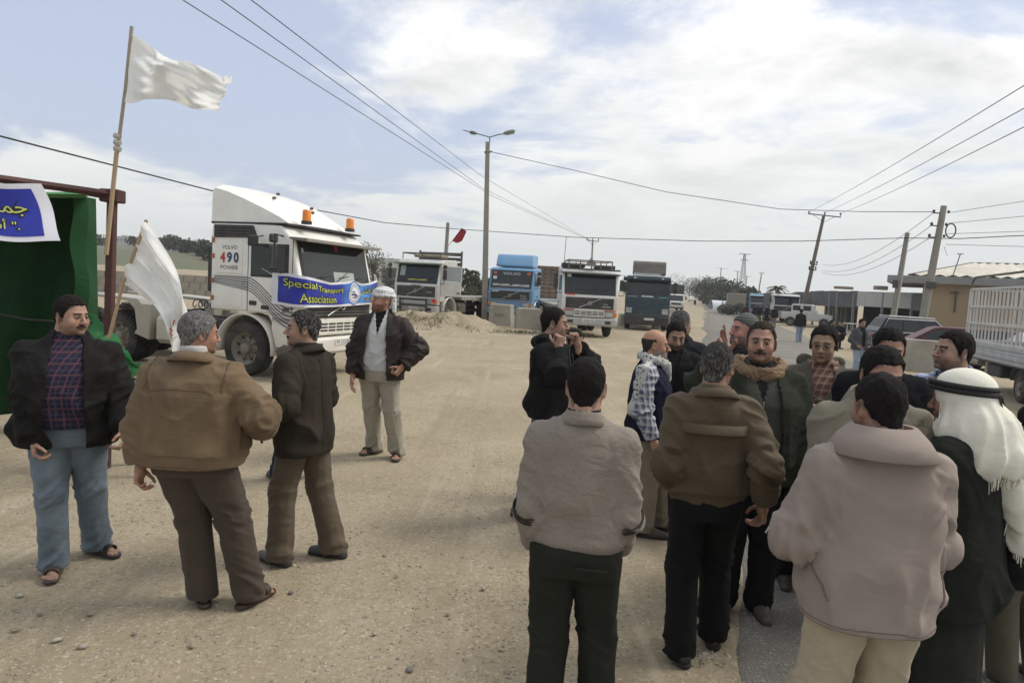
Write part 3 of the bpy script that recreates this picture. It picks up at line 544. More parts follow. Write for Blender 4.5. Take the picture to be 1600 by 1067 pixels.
def pylon():
    Y = 320; a = at(1163, 397, Y); b = at(1159, 455, Y); t = thing('lattice_pylon', 'tall hazy lattice mast far behind the blue lorry', 'pylon', (b.x, Y, b.z-3)); h = a.z-b.z+3; m = MB()
    for sx in (-1, 1):
        for sy in (-1, 1): m.tube([(sx*1.6, sy*1.6, 0), (sx*.3, sy*.3, h)], .14, 4)
    for k in range(12):
        q = k/12; q2 = (k+1)/12; w = 1.6-1.3*q; w2 = 1.6-1.3*q2
        for sy in (-1, 1): m.tube([(-w, sy*w, h*q), (w2, sy*w2, h*q2)], .07, 4); m.tube([(w, sy*w, h*q), (-w2, sy*w2, h*q2)], .07, 4)
    m.build('lattice', mat('steel_hazy', (.28, .29, .29), .7), t); m = MB(); m.box((0, 0, h), (5.5, .3, .3)); m.box((0, 0, h*.86), (4, .3, .3)); m.build('crossarm', MATS['steel_hazy'], t)
pylon()
CB = mat('cable_black', (.02, .02, .02), .7); CG = mat('cable_grey', (.13, .14, .15), .6)
def cable(label, pts, r, mt=CB, group=None, sag=0, n=24):
    """pts: world points; parabola sag between consecutive ones"""
    pts = [Vector(p) for p in pts]; out = []
    for a, b in zip(pts[:-1], pts[1:]):
        for i in range(n): q = i/n; p = a.lerp(b, q); p.z -= sag*4*q*(1-q); out.append(p)
    out.append(pts[-1]); m = MB(); m.tube(out, r, 5); return tag(m.build('cable', mt), label, 'cable', group)
cable('thick black cable descending from the left edge to the short flag pole', [at(-1600, -160, 4.5), at(-260, 158, 9.5), at(0, 213, 14), at(330, 298, 20.7), at(600, 348, 35), at(699, 357, 45)], .020, n=6)
cable('black cable from the flag pole above the trucks to the right edge', [at(700, 357, 45), at(900, 371, 42), at(1100, 377, 40), at(1250, 377, 38), at(1412, 372, 36), at(1500, 373, 33), at(1640, 366, 30), at(2100, 340, 22)], .020, n=6)
cable('dark cable from the street lamp to the coiled-cable pole', [LAMPTOP, at(900, 267, 36.6), at(1040, 300, 36), at(1220, 327, 35), at(1350, 331, 34), P3+Vector((-.4, 0, -.3))], .016, n=6)
for px, qx, rx_ in ((285, 768, 880), (345, 757, 868), (392, 752, 876)):
    cable('%s of the three thin wires running from the top left down towards the trucks' % {285: 'leftmost', 345: 'middle', 392: 'rightmost'}[px], [at(px, 0, 14.5)+(at(px, 0, 14.5)-at(qx, 300, 44))*.95, at(px, 0, 14.5), at(qx, 306 if px == 285 else 296 if px == 345 else 275, 44), at(925, 377, 90)], .013, CG, 'thin overhead wires at the upper left', n=6)
for px, py in ((1640, 103), (1640, 141), (1640, 172)):
    i = (py > 120)+(py > 150); cable('%s of the three thin wires from the wide crossarm pole to the upper right edge' % {103: 'topmost', 141: 'middle', 172: 'lowest'}[py], [P1+(at(px, py, 16)-P1)*1.75, at(px, py, 16)+Vector((0, 0, -.1)), P1+Vector((-1.4+1.4*i, 0, .3))], .013, CG, 'thin overhead wires at the upper right', sag=.15)
for i in range(3):
    cable('%s of the slack wires between the two leaning power poles' % ('topmost', 'middle', 'lowest')[i], [P3+Vector((-.42, 0, -.3-.58*i)), P1+Vector((.3, 0, -4.35-.5*(i > 0)-.2*(i > 1)))], .014, CG, 'slack wires between the leaning poles', sag=.9)
for i in range(4):
    cable('%s wire leaving the coiled-cable pole towards the right edge' % ('topmost', 'second', 'third', 'lowest')[i], [P3+Vector((.28, 0, -.3-.5*i)), P3+(at(1660, 292+14*i, 30)-P3)*4], .012, CG, 'wires leaving right from the coiled-cable pole', sag=.12)
cable('slack wire running from the coiled-cable pole down to the right', [P3+Vector((.2, 0, -1.9)), at(1480, 400, 40)], .010, CG, n=8)
# red flag
def cloth_patch(name, quad, nu, nv, mt, fn, parent=None, solid=.003):
    """quad: function (u,v)->Vector ; fn adds relief"""
    m = MB(); m.grid([[tuple(quad(u/nu, v/nv)+fn(u/nu, v/nv)) for v in range(nv+1)] for u in range(nu+1)]); return m.build(name, mt, parent, 0, solid=solid)
def curve_pts(pts, t):
    n = len(pts)-1; x = min(t*n, n-1e-6); i = int(x); f = x-i; p = [Vector(pts[max(0, min(n, j))]) for j in (i-1, i, i+1, i+2)]
    return .5*((2*p[1])+(-p[0]+p[2])*f+(2*p[0]-5*p[1]+4*p[2]-p[3])*f*f+(-p[0]+3*p[1]-3*p[2]+p[3])*f**3)
def red_flag():
    t = thing('red_flag', 'small red flag tied slanting to the short pole', 'flag', tuple(at(700, 380, 44.7))); l = t.location; rel = lambda x, y, Y=44.6: at(x, y, Y)-l
    m = MB(); m.tube([rel(701, 384), rel(722, 356)], .02, 6); m.build('staff', MATS['pole_wood'], t)
    top = [rel(722, 357), rel(726, 359), rel(729, 362)]; bot = [rel(706, 376), rel(714, 380), rel(722, 376)]
    o = cloth_patch('flag_cloth', lambda u, v: curve_pts(top, u).lerp(curve_pts(bot, u), v), 8, 8, cloth('flag_red', (.42, .045, .06)), lambda u, v: Vector((0, .12*math.sin(u*6+v*2), 0)), t)
red_flag()

# ---- right hand buildings
def wallpoly(m, a, b, z0, z1, th=.2, mi=0):
    a = Vector(a); b = Vector(b); d = (b-a); L_ = d.length; ang = math.atan2(d.y, d.x); m.box(((a.x+b.x)/2, (a.y+b.y)/2, (z0+z1)/2), (L_, th, z1-z0), rot=(0, 0, ang), mi=mi)
def tan_building():
    a = at(1437, 500, 46); X0 = a.x; t = thing('tan_building', 'tan single-storey building with grey concrete eave and ribbed cream roof', 'building', (X0, 46, 0), R(-33)); W_ = 17; D = 9; H_ = 3.75
    tan = mat('plaster_tan', (.33, .245, .15), .9, var=.18, vs=.5, bump=.15, bs=12); m = MB(); m.box((W_/2, D/2, H_/2), (W_, D, H_)); w = m.build('wall', tan, t, 0)
    m = MB(); m.box((W_/2-.6, D/2, H_+.25), (W_+3.0, D+1.4, .5), .03); m.build('eave', mat('eave_grey', (.22, .235, .235), .8, var=.2, vs=.8, dirt=.4), t)
    z0 = H_+.52; x0, x1, y0, y1 = -.9, W_+.9, -.5, D+.5; rz = z0+1.15; r0, r1 = 2.6, W_-1; yc = D/2
    cr = mat('roof_cream', (.55, .52, .42), .6, var=.25, vs=.7, dirt=.35, dirtcol=(.25, .18, .12)); 
    m = MB(); n = 26; rows = []
    for i in range(n*2+1):
        q = i/(n*2); xx = x0+(x1-x0)*q; zz = .11*(i % 2)
        xr = r0+(r1-r0)*q; rows.append([(xx, y0, z0+zz), (xr, yc, rz+zz)])
    m.grid(rows); m.build('roof_front', cr, t, 0, solid=.01); m = MB(); m.grid([[(x0+(x1-x0)*q/20, y1, z0), (r0+(r1-r0)*q/20, yc, rz)] for q in range(21)]); m.add([(x0, y0, z0), (x0, y1, z0), (r0, yc, rz)], [(0, 1, 2)]); m.add([(x1, y0, z0), (x1, y1, z0), (r1, yc, rz)], [(0, 1, 2)]); m.build('roof', cr, t, 0, solid=.01)
    m = MB(); m.tube([(r0, yc, rz+.06), (r1, yc, rz+.06)], .06, 6); m.tube([(x0, y0, z0+.05), (r0, yc, rz+.06)], .05, 6); m.build('ridge_cap', mat('ridge_dark', (.10, .09, .08), .8), t)
    m = MB(); m.tube([(1.9, -.12, H_-1.8), (1.9, -.12, H_-.4)], .05); m.box((1.8, -.1, H_-.5), (.5, .1, .08)); m.build('drain_pipe', MATS['steel_dark'], t)
    m = MB(); m.tube([(1.6, -.3, H_+.5), (1.9, -.3, H_+2.0)], .03); m.box((1.9, -.3, H_+2.0), (.35, .05, .05)); o = m.build('roof_mast', MATS['steel_dark'], t)
    for i, (x, w_) in enumerate(((9.2, 1.4), (12.6, 1.4))):
        m = MB(); m.box((x, -.01, 1.9), (w_, .06, 1.1)); f = m.build('window', mat('window_frame_grey', (.3, .3, .3), .6), t); m = MB(); m.box((x, -.05, 1.9), (w_-.15, .03, .95)); m.build('pane', mat('glass_dark', (.02, .025, .03), .08, spec=.6), f)
tan_building()
def sheds():
    A = at(1243, 452, 76); B = at(1299, 451, 60); C_ = at(1341, 457, 56); D_ = at(1428, 461, 50); E_ = at(1446, 463, 49)
    t = thing('roadside_sheds', 'row of low roadside sheds with dark metal fascia and white panel fascia', 'shed', (B.x, B.y, 0)); l = Vector((B.x, B.y, 0))
    dk = mat('fascia_dark', (.10, .105, .10), .7, var=.5, vs=.8, dirt=.35, dirtcol=(.22, .21, .19)); wh = mat('fascia_white', (.46, .46, .43), .7, var=.15, vs=.6, dirt=.3)
    def seg(name, P, Q, zt, zb, mt, n=1):
        for i in range(n):
            a = Vector(P).lerp(Vector(Q), i/n)-l; b = Vector(P).lerp(Vector(Q), (i+.985)/n)-l; m = MB(); wallpoly(m, (a.x, a.y, 0), (b.x, b.y, 0), zb, zt+.04*math.sin(i*5), .08); m.build(name, mt, t, 0)
    zt = 3.25; zb = 1.9
    seg('fascia_panel', A, B, zt, zb, dk, 6); seg('fascia_panel', B, C_, zt, zb+.0, dk, 4); seg('fascia_panel', C_, D_, zt-.05, zb+.15, wh, 6); seg('fascia_panel', D_, E_, zt-.05, zb+.05, mat('fascia_grey', (.16, .17, .17), .7, dirt=.4), 1)
    off = Vector((3.2, 9, 0)); m = MB(); top = [A-l, B-l, C_-l, D_-l, E_-l]; back = [p+off for p in top]
    for i in range(4): a, b, c, d = top[i], top[i+1], back[i+1], back[i]; m.add([(p.x, p.y, zz) for zz in (zt-.12, zt-.02) for p in (a, b, c, d)], [(0, 1, 2, 3), (7, 6, 5, 4), (0, 4, 5, 1), (1, 5, 6, 2), (2, 6, 7, 3), (3, 7, 4, 0)])
    m.build('roof', mat('roof_rust', (.2, .18, .16), .8, var=.4), t, 0)
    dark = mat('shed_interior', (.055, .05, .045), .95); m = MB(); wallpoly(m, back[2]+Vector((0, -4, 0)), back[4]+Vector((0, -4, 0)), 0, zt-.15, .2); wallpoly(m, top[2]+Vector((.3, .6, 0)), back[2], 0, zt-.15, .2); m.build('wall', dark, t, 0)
    ye = mat('wall_yellow', (.40, .38, .24), .9, var=.3, vs=1)
    for i in range(6): q = i/6; a = (back[1].lerp(back[2], q))+Vector((-1.5, -5.2, 0)); m = MB(); m.box((a.x, a.y, 1.6), (.75, .2, 3.0)); m.build('wall_panel', ye, t, 0)
    pm = mat('post_grey', (.26, .27, .24), .8)
    for i, p in enumerate([A.lerp(B, .05), A.lerp(B, .4), A.lerp(B, .62), B, B.lerp(C_, .3), B.lerp(C_, .9), C_.lerp(D_, .5), D_]):
        a = Vector(p)-l; m = MB(); m.box((a.x, a.y+.1, zt/2-.1), (.16, .16, zt)); m.build('post', pm, t, 0)
    m = MB(); a = top[3]; m.box((a.x-1.4, a.y+2, zt+.25), (.8, .6, .3)); m.box((a.x-4.2, a.y+2, zt+.1), (1.2, .6, .2)); m.build('roof_clutter', mat('clutter_tan', (.3, .24, .18), .9), t, 0)
    # white plastic table and chairs under the canopy
    for i, (px, Y) in enumerate(((1328, 50),)):
        g = at(px, 512, Y); tb = thing('plastic_table', 'white plastic table under the shed canopy', 'table', (g.x, Y, 0)); m = MB(); m.box((0, 0, .73), (.9, .9, .05), .02); m.build('tabletop', mat('plastic_white', (.6, .6, .58), .5), tb)
        for sx in (-.38, .38):
            for sy in (-.38, .38): m = MB(); m.tube([(sx*1.1, sy*1.1, 0), (sx, sy, .72)], .03, 6); m.build('leg', MATS['plastic_white'], tb)
sheds()
def shelter():
    Y = 118; a = at(1128, 468, Y); t = thing('white_tarp_shelter', 'low white tarpaulin greenhouse beside the far road', 'shelter', (a.x, Y, tz(Y))); m = MB(); rows = []
    for i in range(9): x = -1.9+3.8*i/8; rows.append([(x, -1.3*math.cos(q), 1.55*math.sin(q)**.8 if q > 0 else 0) for q in np.linspace(0.001, math.pi-.001, 9)])
    m.grid(rows); m.build('tarp', mat('tarp_white', (.62, .64, .66), .6, var=.2), t, 40); m = MB()
    for i in (0, 4, 8): x = -1.9+3.8*i/8; m.tube([(x, -1.34*math.cos(q), 1.6*math.sin(q)**.8) for q in np.linspace(0.001, math.pi-.001, 9)], .03, 5)
    m.build('hoop', MATS['steel_dark'], t)
shelter()

# ---- green tent, banner, flags at the left
RUST = mat('steel_rust', (.085, .032, .024), .75, var=.4, vs=5, bump=.3, bs=40)
BAMB = mat('bamboo', (.46, .33, .20), .7, var=.3, vs=7, stretch=(1, 1, .2), bump=.2, bs=20)
def tent():
    Y = 6.5; a = at(176, 300, Y); b = at(170, 545, Y); t = thing('steel_shelter', 'rust-brown steel frame carrying the green tarpaulin and the banner', 'tent frame', (b.x, Y, 0)); l = t.location
    m = MB(); m.box(((a.x-l.x)*.5-.01, 0, a.z/2), (.07, .07, a.z+.02), .006, rot=(0, (a.x-b.x)/(a.z-b.z), 0)); m.build('post', RUST, t)
    e = at(-90, 267, 5.55); m = MB(); m.tube([(a.x-l.x+.05, 0, a.z-.03), (e.x-l.x, e.y-l.y, e.z)], .035, 4); m.build('beam', RUST, t)
    f = at(136, 302, 7.9); m = MB(); m.tube([(a.x-l.x, 0, a.z-.05), (f.x-l.x, f.y-l.y, f.z)], .03, 4); m.build('beam', RUST, t)
    m = MB(); m.box((a.x-l.x, 0, a.z-.04), (.17, .16, .12), .01); m.build('clamp', RUST, t); m = MB(); m.box((.02, -.02, at(170, 537, Y).z), (.18, .17, .09), .01); m.build('clamp', RUST, t)
    g = at(136, 302, 7.9); m = MB(); m.box((g.x-l.x-.16, g.y-l.y+.1, g.z/2), (.06, .06, g.z-.05)); m.build('post', RUST, t)
    # tarpaulin
    gm_ = cloth('tarp_green', (.004, .034, .007), var=.35, wr=.6, bs=5, fine=.05, rough=.6); t2 = thing('green_tarpaulin', 'large dark green tarpaulin hung as the tent wall', 'tarpaulin', (l.x-1.5, 7.6, 0)); l2 = t2.location
    tl = at(-260, 300, 7.6)-l2; tr = at(138, 300, 7.9)-l2; bl = Vector((tl.x, 0, .02)); br = Vector((tr.x, tr.y, .25))
    def rel(u, v): 
        w = .05*math.sin(u*23+v*3)+.03*math.sin(u*51+v*9)*v+.05*math.sin(v*11+u*6)*.5; return Vector((.02*math.sin(v*14), w*1.2, -.03*math.sin(u*9)*(1-v)))
    cloth_patch('tarp_wall', lambda u, v: tl.lerp(tr, u).lerp(bl.lerp(br, u), v), 70, 40, gm_, rel, t2)
    c1 = at(70, 296, 6.0)-l2; rf = [at(-260, 268, 5.6)-l2, a-l2]; 
    cloth_patch('tarp_roof', lambda u, v: (at(-120, 300, 6.2)-l2).lerp(at(134, 304, 6.9)-l2, u).lerp(tl.lerp(tr, u), v)+Vector((0, 0, .0)), 30, 10, cloth('tarp_green_thin', (.05, .20, .06), wr=.4, bs=6), lambda u, v: Vector((0, 0, -.05*math.sin(v*3.1))), t2)
    m = MB(); rows = []     # loose pale edge strip along the corner
    for i in range(31):
        q = i/30; z = g.z-.05-(g.z-.55)*q; x = g.x-l2.x-.01; rows.append([(x-.03+.02*math.sin(q*13), g.y-l2.y-.12, z), (x-.02+.02*math.sin(q*19), g.y-l2.y-.2-.03*math.sin(q*9), z), (x+.04+.05*q+.02*math.sin(q*17), g.y-l2.y-.06, z), (x+.05+.06*q, g.y-l2.y+.1, z)])
    m.grid(rows); m.build('tarp_edge', cloth('tarp_green_light', (.006, .052, .012), wr=.5, bs=7), t2, 0, solid=.004)
    m = MB(); q1 = at(-60, 480, 7.45)-l2; q2 = at(150, 505, 7.55)-l2; m.tube([q1, (q1+q2)/2+Vector((0, 0, -.05)), q2], .012, 5); m.build('rope', CB, t2)
    # crumpled lower end hanging over the post foot
    pts_t = [at(140, 490, 6.9), at(172, 522, 6.35), at(200, 550, 6.2), at(222, 568, 6.3)]; pts_b = [at(140, 545, 6.9), at(172, 548, 6.3), at(196, 578, 6.15), at(217, 588, 6.3)]
    g2 = thing('green_cloth_end', 'bright green twisted cloth end sticking out by the post foot', 'cloth', tuple(pts_t[2])); l3 = g2.location
    cloth_patch('cloth_fold', lambda u, v: curve_pts(pts_t, u).lerp(curve_pts(pts_b, u), v)-l3, 20, 10, cloth('cloth_bright_green', (.03, .20, .05), wr=.5, bs=7), lambda u, v: Vector((0, .06*math.sin(v*7+u*5), .02*math.sin(u*20))), g2)
tent()
BLUE = cloth('banner_blue', (.025, .035, .32), var=.12, wr=.25, bs=4, fine=.03, rough=.5); BW = cloth('banner_white', (.68, .68, .72), var=.05, wr=.25, bs=4, fine=.03, rough=.55)
YEL = mat('print_yellow', (.62, .66, .14), .6); BLK = mat('print_black', (.01, .012, .02), .6); PW = mat('print_white', (.75, .76, .78), .6)
def tent_banner():
    Y = 5.9; t = thing('tent_banner', 'blue banner with yellow Arabic lettering and white border on the tent beam', 'banner', tuple(at(60, 330, Y))); l = t.location
    TL, TR, BR_, BL = at(-240, 268, 5.4), at(66, 290, 5.95), at(99, 379, 5.9), at(-240, 366, 5.4)
    def S(u, v, off=0): p = TL.lerp(TR, u).lerp(BL.lerp(BR_, u), v)-l; return p+Vector((0, -.02*math.sin(u*9)-.03*math.sin(v*5+u*3)-off, .012*math.sin(u*14)))
    m = MB(); m.grid([[tuple(S(u/60, v/16)) for v in range(17)] for u in range(61)]); m.build('banner_cloth', BW, t, 0, solid=.002)
    m = MB(); m.grid([[tuple(S(u/60*.935, .09+v/16*.82, .006)) for v in range(17)] for u in range(61)]); m.build('print_field', BLUE, t, 0)
    def fn(u0, v0, off): 
        def f(x, y): q = S(u0+x, v0-y*3.4, off); return (q.x, q.y, q.z)
        return f
    # presentation forms, written left to right in visual order
    for txt, w, h, u0, v0 in (('\uFEE0\uFED8\uFEE8\uFEDF\uFE8D \uFE94\uFEF4\uFECC\uFEE4\uFE9F', .55, .085, .598, .41), ('\uFEDD\uFEEE\uFEC4\uFEB3\uFE83 ".', .34, .065, .65, .72)):
        for mt_, of, off in ((BLK, .028, .010), (YEL, 0, .014)): lettering(txt, mt_, t, None, .3, w*(1.02 if mt_ is BLK else 1), h*(1.12 if mt_ is BLK else 1), fn=fn(u0, v0, off), offset=of)
tent_banner()
FW = cloth('flag_white', (.90, .90, .88), var=.04, wr=.8, bs=9, fine=.03)
def thin(mt, c, f=.45):
    nt = mt.node_tree; N = nt.nodes; L = nt.links; o = [n for n in N if n.type == 'OUTPUT_MATERIAL'][0]; t = N.new('ShaderNodeBsdfTranslucent'); t.inputs[0].default_value = (*c, 1); x = N.new('ShaderNodeMixShader'); x.inputs[0].default_value = f; L.new(N['Principled BSDF'].outputs[0], x.inputs[1]); L.new(t.outputs[0], x.inputs[2]); L.new(x.outputs[0], o.inputs[0])
thin(FW, (.92, .92, .90), .5); thin(MATS['flag_red'], (.6, .08, .09), .35)
def flags():
    t = thing('white_flag', 'large white flag flying high on the bamboo pole', 'flag', tuple(at(168, 440, 6.38))); l = t.location; P = lambda x, y, Y=6.38: at(x, y, Y)-l
    m = MB(); m.tube([P(166, 398), P(176, 300), P(184, 222)], .020, 8); m.build('pole', BAMB, t); m = MB(); m.tube([P(183, 240), P(196, 140), P(206, 42)], .016, 8); m.build('pole', mat('bamboo_grey', (.36, .31, .24), .8), t)
    m = MB(); 
    for dy in (0, 10, 20): m.tube([P(179, 212+dy), P(188, 214+dy)], .025, 8)
    m.build('binding', mat('string_pale', (.5, .48, .42), .9), t)
    top = [P(203, 52), P(232, 72, 6.3), P(270, 92, 6.5), P(310, 107, 6.3), P(352, 120, 6.5)]; bot = [P(194, 160), P(230, 160, 6.3), P(268, 158, 6.45), P(305, 168, 6.2), P(345, 179, 6.45)]
    def relief(u, v): return Vector((0, (.09*math.sin(u*7.5+v*3.6)+.04*math.sin(u*13-v*6)+.03*math.sin(v*10+u*4)+.016*math.sin(u*27+v*17)+.012*math.sin(v*31-u*12))*min(1, u*3), .015*math.sin(u*11+v*3)))
    cloth_patch('flag_cloth', lambda u, v: curve_pts(top, u).lerp(curve_pts(bot, u), v), 44, 26, FW, relief, t)
    m = MB(); m.grid([[tuple(P(350+dx, 121+dy+3*math.sin(dx), 6.5+.02*dx)) for dx in (0, 4, 8, 12)] for dy in (0, 5, 9)]); m.build('torn_corner', FW, t, 0, solid=.003)
    m = MB(); em = mat('emblem_faint', (.58, .59, .58), .8)
    for k in range(3): m.tube([P(240+k*10, 112+k*6-8, 6.2), P(252+k*10, 106+k*6, 6.2), P(258+k*9, 118+k*6, 6.2)], .003, 4)
    t = thing('lower_white_flag', 'white flag hanging limp on the slanted stick before the tractor unit', 'flag', tuple(at(172, 535, 6.3))); l = t.location
    P = lambda x, y, Y=6.3: at(x, y, Y)-l
    m = MB(); m.tube([P(166, 545), P(193, 440), P(229, 344)], .016, 8); m.build('stick', BAMB, t)
    A = [P(229, 347), P(252, 378), P(276, 420), P(291, 458, 6.2), P(297, 490)]; B = [P(191, 441), P(214, 458), P(240, 478), P(260, 502, 6.2), P(270, 546)]
    def relief2(u, v): return Vector((0, -(.11*math.sin(v*8.5+.6+u*.8)*(.3+.7*u)+.035*math.sin(v*19-u*4)+.012*math.sin(v*37+u*9)), 0))
    cloth_patch('flag_cloth', lambda u, v: curve_pts(A, u).lerp(curve_pts(B, u), v), 40, 30, FW, relief2, t)
    m = MB(); C1 = [P(262, 497), P(270, 520), P(272, 548, 6.25)]; C2 = [P(297, 488), P(292, 520), P(276, 550)]
    cloth_patch('flag_tail', lambda u, v: curve_pts(C1, u).lerp(curve_pts(C2, u), v), 14, 8, FW, lambda u, v: Vector((0, -.05*math.sin(v*6), 0)), t)
    m = MB(); m.tube([P(273, 500, 6.17), P(269, 511, 6.17), P(266, 515, 6.17)], .006, 5); m.tube([P(263, 512, 6.17), P(270, 517, 6.17)], .005, 5); m.tube([P(265, 520, 6.17), P(270, 524, 6.17)], .005, 5); m.build('red_marks', mat('print_red', (.5, .06, .05), .7), t)
flags()
def garden_chair(label, x, y, rz, group='plastic garden chairs'):
    pm = mat('plastic_pale_blue', (.42, .47, .55), .45); t = thing('plastic_chair', label, 'chair', (x, y, 0), rz, group)
    m = MB(); m.box((0, 0, .43), (.44, .44, .035), .015); m.build('seat', pm, t)
    for sx in (-1, 1):
        for sy in (-1, 1): m = MB(); m.tube([(sx*.25, sy*.25, 0), (sx*.20, sy*.20, .43)], [.028, .024], 6); m.build('leg', pm, t)
        m = MB(); m.tube([(sx*.22, -.21, .43), (sx*.26, -.2, .62), (sx*.26, .0, .66), (sx*.23, .20, .64)], .024, 6); m.build('arm_rest', pm, t)
    m = MB(); c = [(.22*math.sin(a)*1.0, .22+.05*(1-math.cos(a))/2, .66-.22*math.cos(a)) for a in np.linspace(0, 2*math.pi, 24)]; m.tube(c, .026, 6, cap=False); b_ = m.build('backrest', pm, t)
    for i in (-2, -1, 0, 1, 2): m = MB(); m.tube([(i*.028, .22, .46), (i*.065, .265, .85)], .011, 5); m.build('back_slat', pm, b_)
garden_chair('pale blue plastic chair half hidden behind the man in the black jacket', -3.74, 6.3, R(-50), None)
# ================================================================== vehicles
def paint(name, c, dirt=.3, rough=.35, var=.08, dz=(0, 1.3, .4)): return mat(name, c, rough, var=var, vs=1.5, dirt=dirt, dirtcol=(.30, .25, .17), dirtz=dz, coat=(.2 if max(c) > .1 else 0), spec=(.5 if max(c) > .1 else .25))
GLASS = mat('glass_truck', (.018, .024, .023), .08, spec=.45, var=.2); RUB = mat('rubber', (.022, .021, .020), .85, bump=.2, bs=30, dirt=.55, dirtcol=(.16, .135, .10)); RIM = mat('rim_dusty', (.24, .22, .18), .75, .2, dirt=.6, dirtcol=(.25, .20, .14))
BLKP = mat('plastic_black', (.025, .025, .025), .6, dirt=.35, dirtcol=(.14, .12, .09)); CHAS = mat('chassis_dusty', (.07, .062, .052), .85, dirt=.7, dirtcol=(.2, .165, .12)); AMB = mat('amber_lens', (.75, .22, .02), .25); REDL = mat('red_lens', (.55, .03, .02), .25); HEADL = mat('headlight_glass', (.45, .46, .44), .1, .3); CHR = mat('grille_bar_metal', (.5, .5, .5), .35, .8); PLATE = mat('number_plate', (.62, .62, .58), .6); BUMPG = mat('bumper_grey', (.36, .36, .33), .6, dirt=.5)
VISG = mat('visor_grey', (.22, .20, .17), .7, dirt=.3)
def wheel(t, x, y, r=.52, w=.30, sgn=1, tread=False, hub=True, rim=None):
    """sgn: +1 outer face towards +X"""
    m = MB(); h = w/2; m.lathe([(-h, r*.60), (-h*1.02, r*.80), (-h*.85, r*.95), (-h*.55, r), (h*.55, r), (h*.85, r*.95), (h*1.02, r*.80), (h, r*.60), (h*.6, r*.56), (-h*.6, r*.56), (-h, r*.60)], (0, 0, 0), 'X', 32); wh = m.build('wheel', RUB, t, 40); wh.location = (x, y, r)
    m = MB(); m.lathe([(h*.98, r*.60), (h*.80, r*.57), (h*.45, r*.50), (h*.25, r*.42), (h*.35, r*.34), (h*.35, .001)], (0, 0, 0), 'X', 28, sgn=sgn); m.build('rim', rim or RIM, wh, 40)
    if hub:
        m = MB(); m.lathe([(h*.3, r*.22), (h*1.0, r*.19), (h*1.15, r*.12), (h*1.15, .001)], (0, 0, 0), 'X', 18, sgn=sgn)
        for k in range(10): a = k*.628; m.box((sgn*h*.48, r*.29*math.cos(a), r*.29*math.sin(a)), (.04, .03, .03), .006)
        m.build('hub', rim or RIM, wh, 40)
        m = MB()
        for k in range(8): a = k*.785+.3; m.box((sgn*h*.42, r*.44*math.cos(a), r*.44*math.sin(a)), (.012, .07, .05), rot=(a, 0, 0))
        m.build('rim_openings', BLKP, wh, 0)
    if tread:
        m = MB()
        for k in range(44):
            a = k*2*math.pi/44
            for sx in (-1, 1): m.box((sx*w*.27, r*1.0*math.cos(a+sx*.035), r*1.0*math.sin(a+sx*.035)), (w*.42, .042, .034), .006, rot=(a, 0, 0))
            for sx in (-1, 1): m.box((sx*w*.50, r*.93*math.cos(a), r*.93*math.sin(a)), (.022, .045, .10), .004, rot=(a+math.pi/2, 0, 0))
        tag(m.build('tread', RUB, wh, 0), kind='stuff')
    return wh
def arc_fender(t, x, y, r, w, mt, a0=-8, a1=188, th=.03, name='mudguard', z=.52):
    m = MB(); rows = []
    for i in range(19):
        a = R(a0+(a1-a0)*i/18); c, s = math.cos(a), math.sin(a); rows.append([(x-w/2, y-c*r, z+s*r), (x+w/2, y-c*r, z+s*r)])
    m.grid(rows); return m.build(name, mt, t, 60, solid=th)
WS0 = (.03, 1.76); WS1 = (.25, 2.64)
def panel_on_front(m, x0, x1, t0, t1, off=0, th=.01, base=(WS0, WS1)):
    """slab lying on the raked windscreen plane, t along the slope 0..1"""
    (y0, z0), (y1, z1) = base; dy, dz = y1-y0, z1-z0; L_ = math.hypot(dy, dz); n = (-dz/L_, dy/L_)
    q = []
    for t in (t0, t1):
        for o in (off, off+th): q.append((y0+dy*t+n[0]*o, z0+dz*t+n[1]*o))
    vs = [(x, *q[i]) for x in (x0, x1) for i in (0, 1, 3, 2)]
    m.add(vs, [(0, 1, 2, 3), (7, 6, 5, 4), (0, 4, 5, 1), (1, 5, 6, 2), (2, 6, 7, 3), (3, 7, 4, 0)])
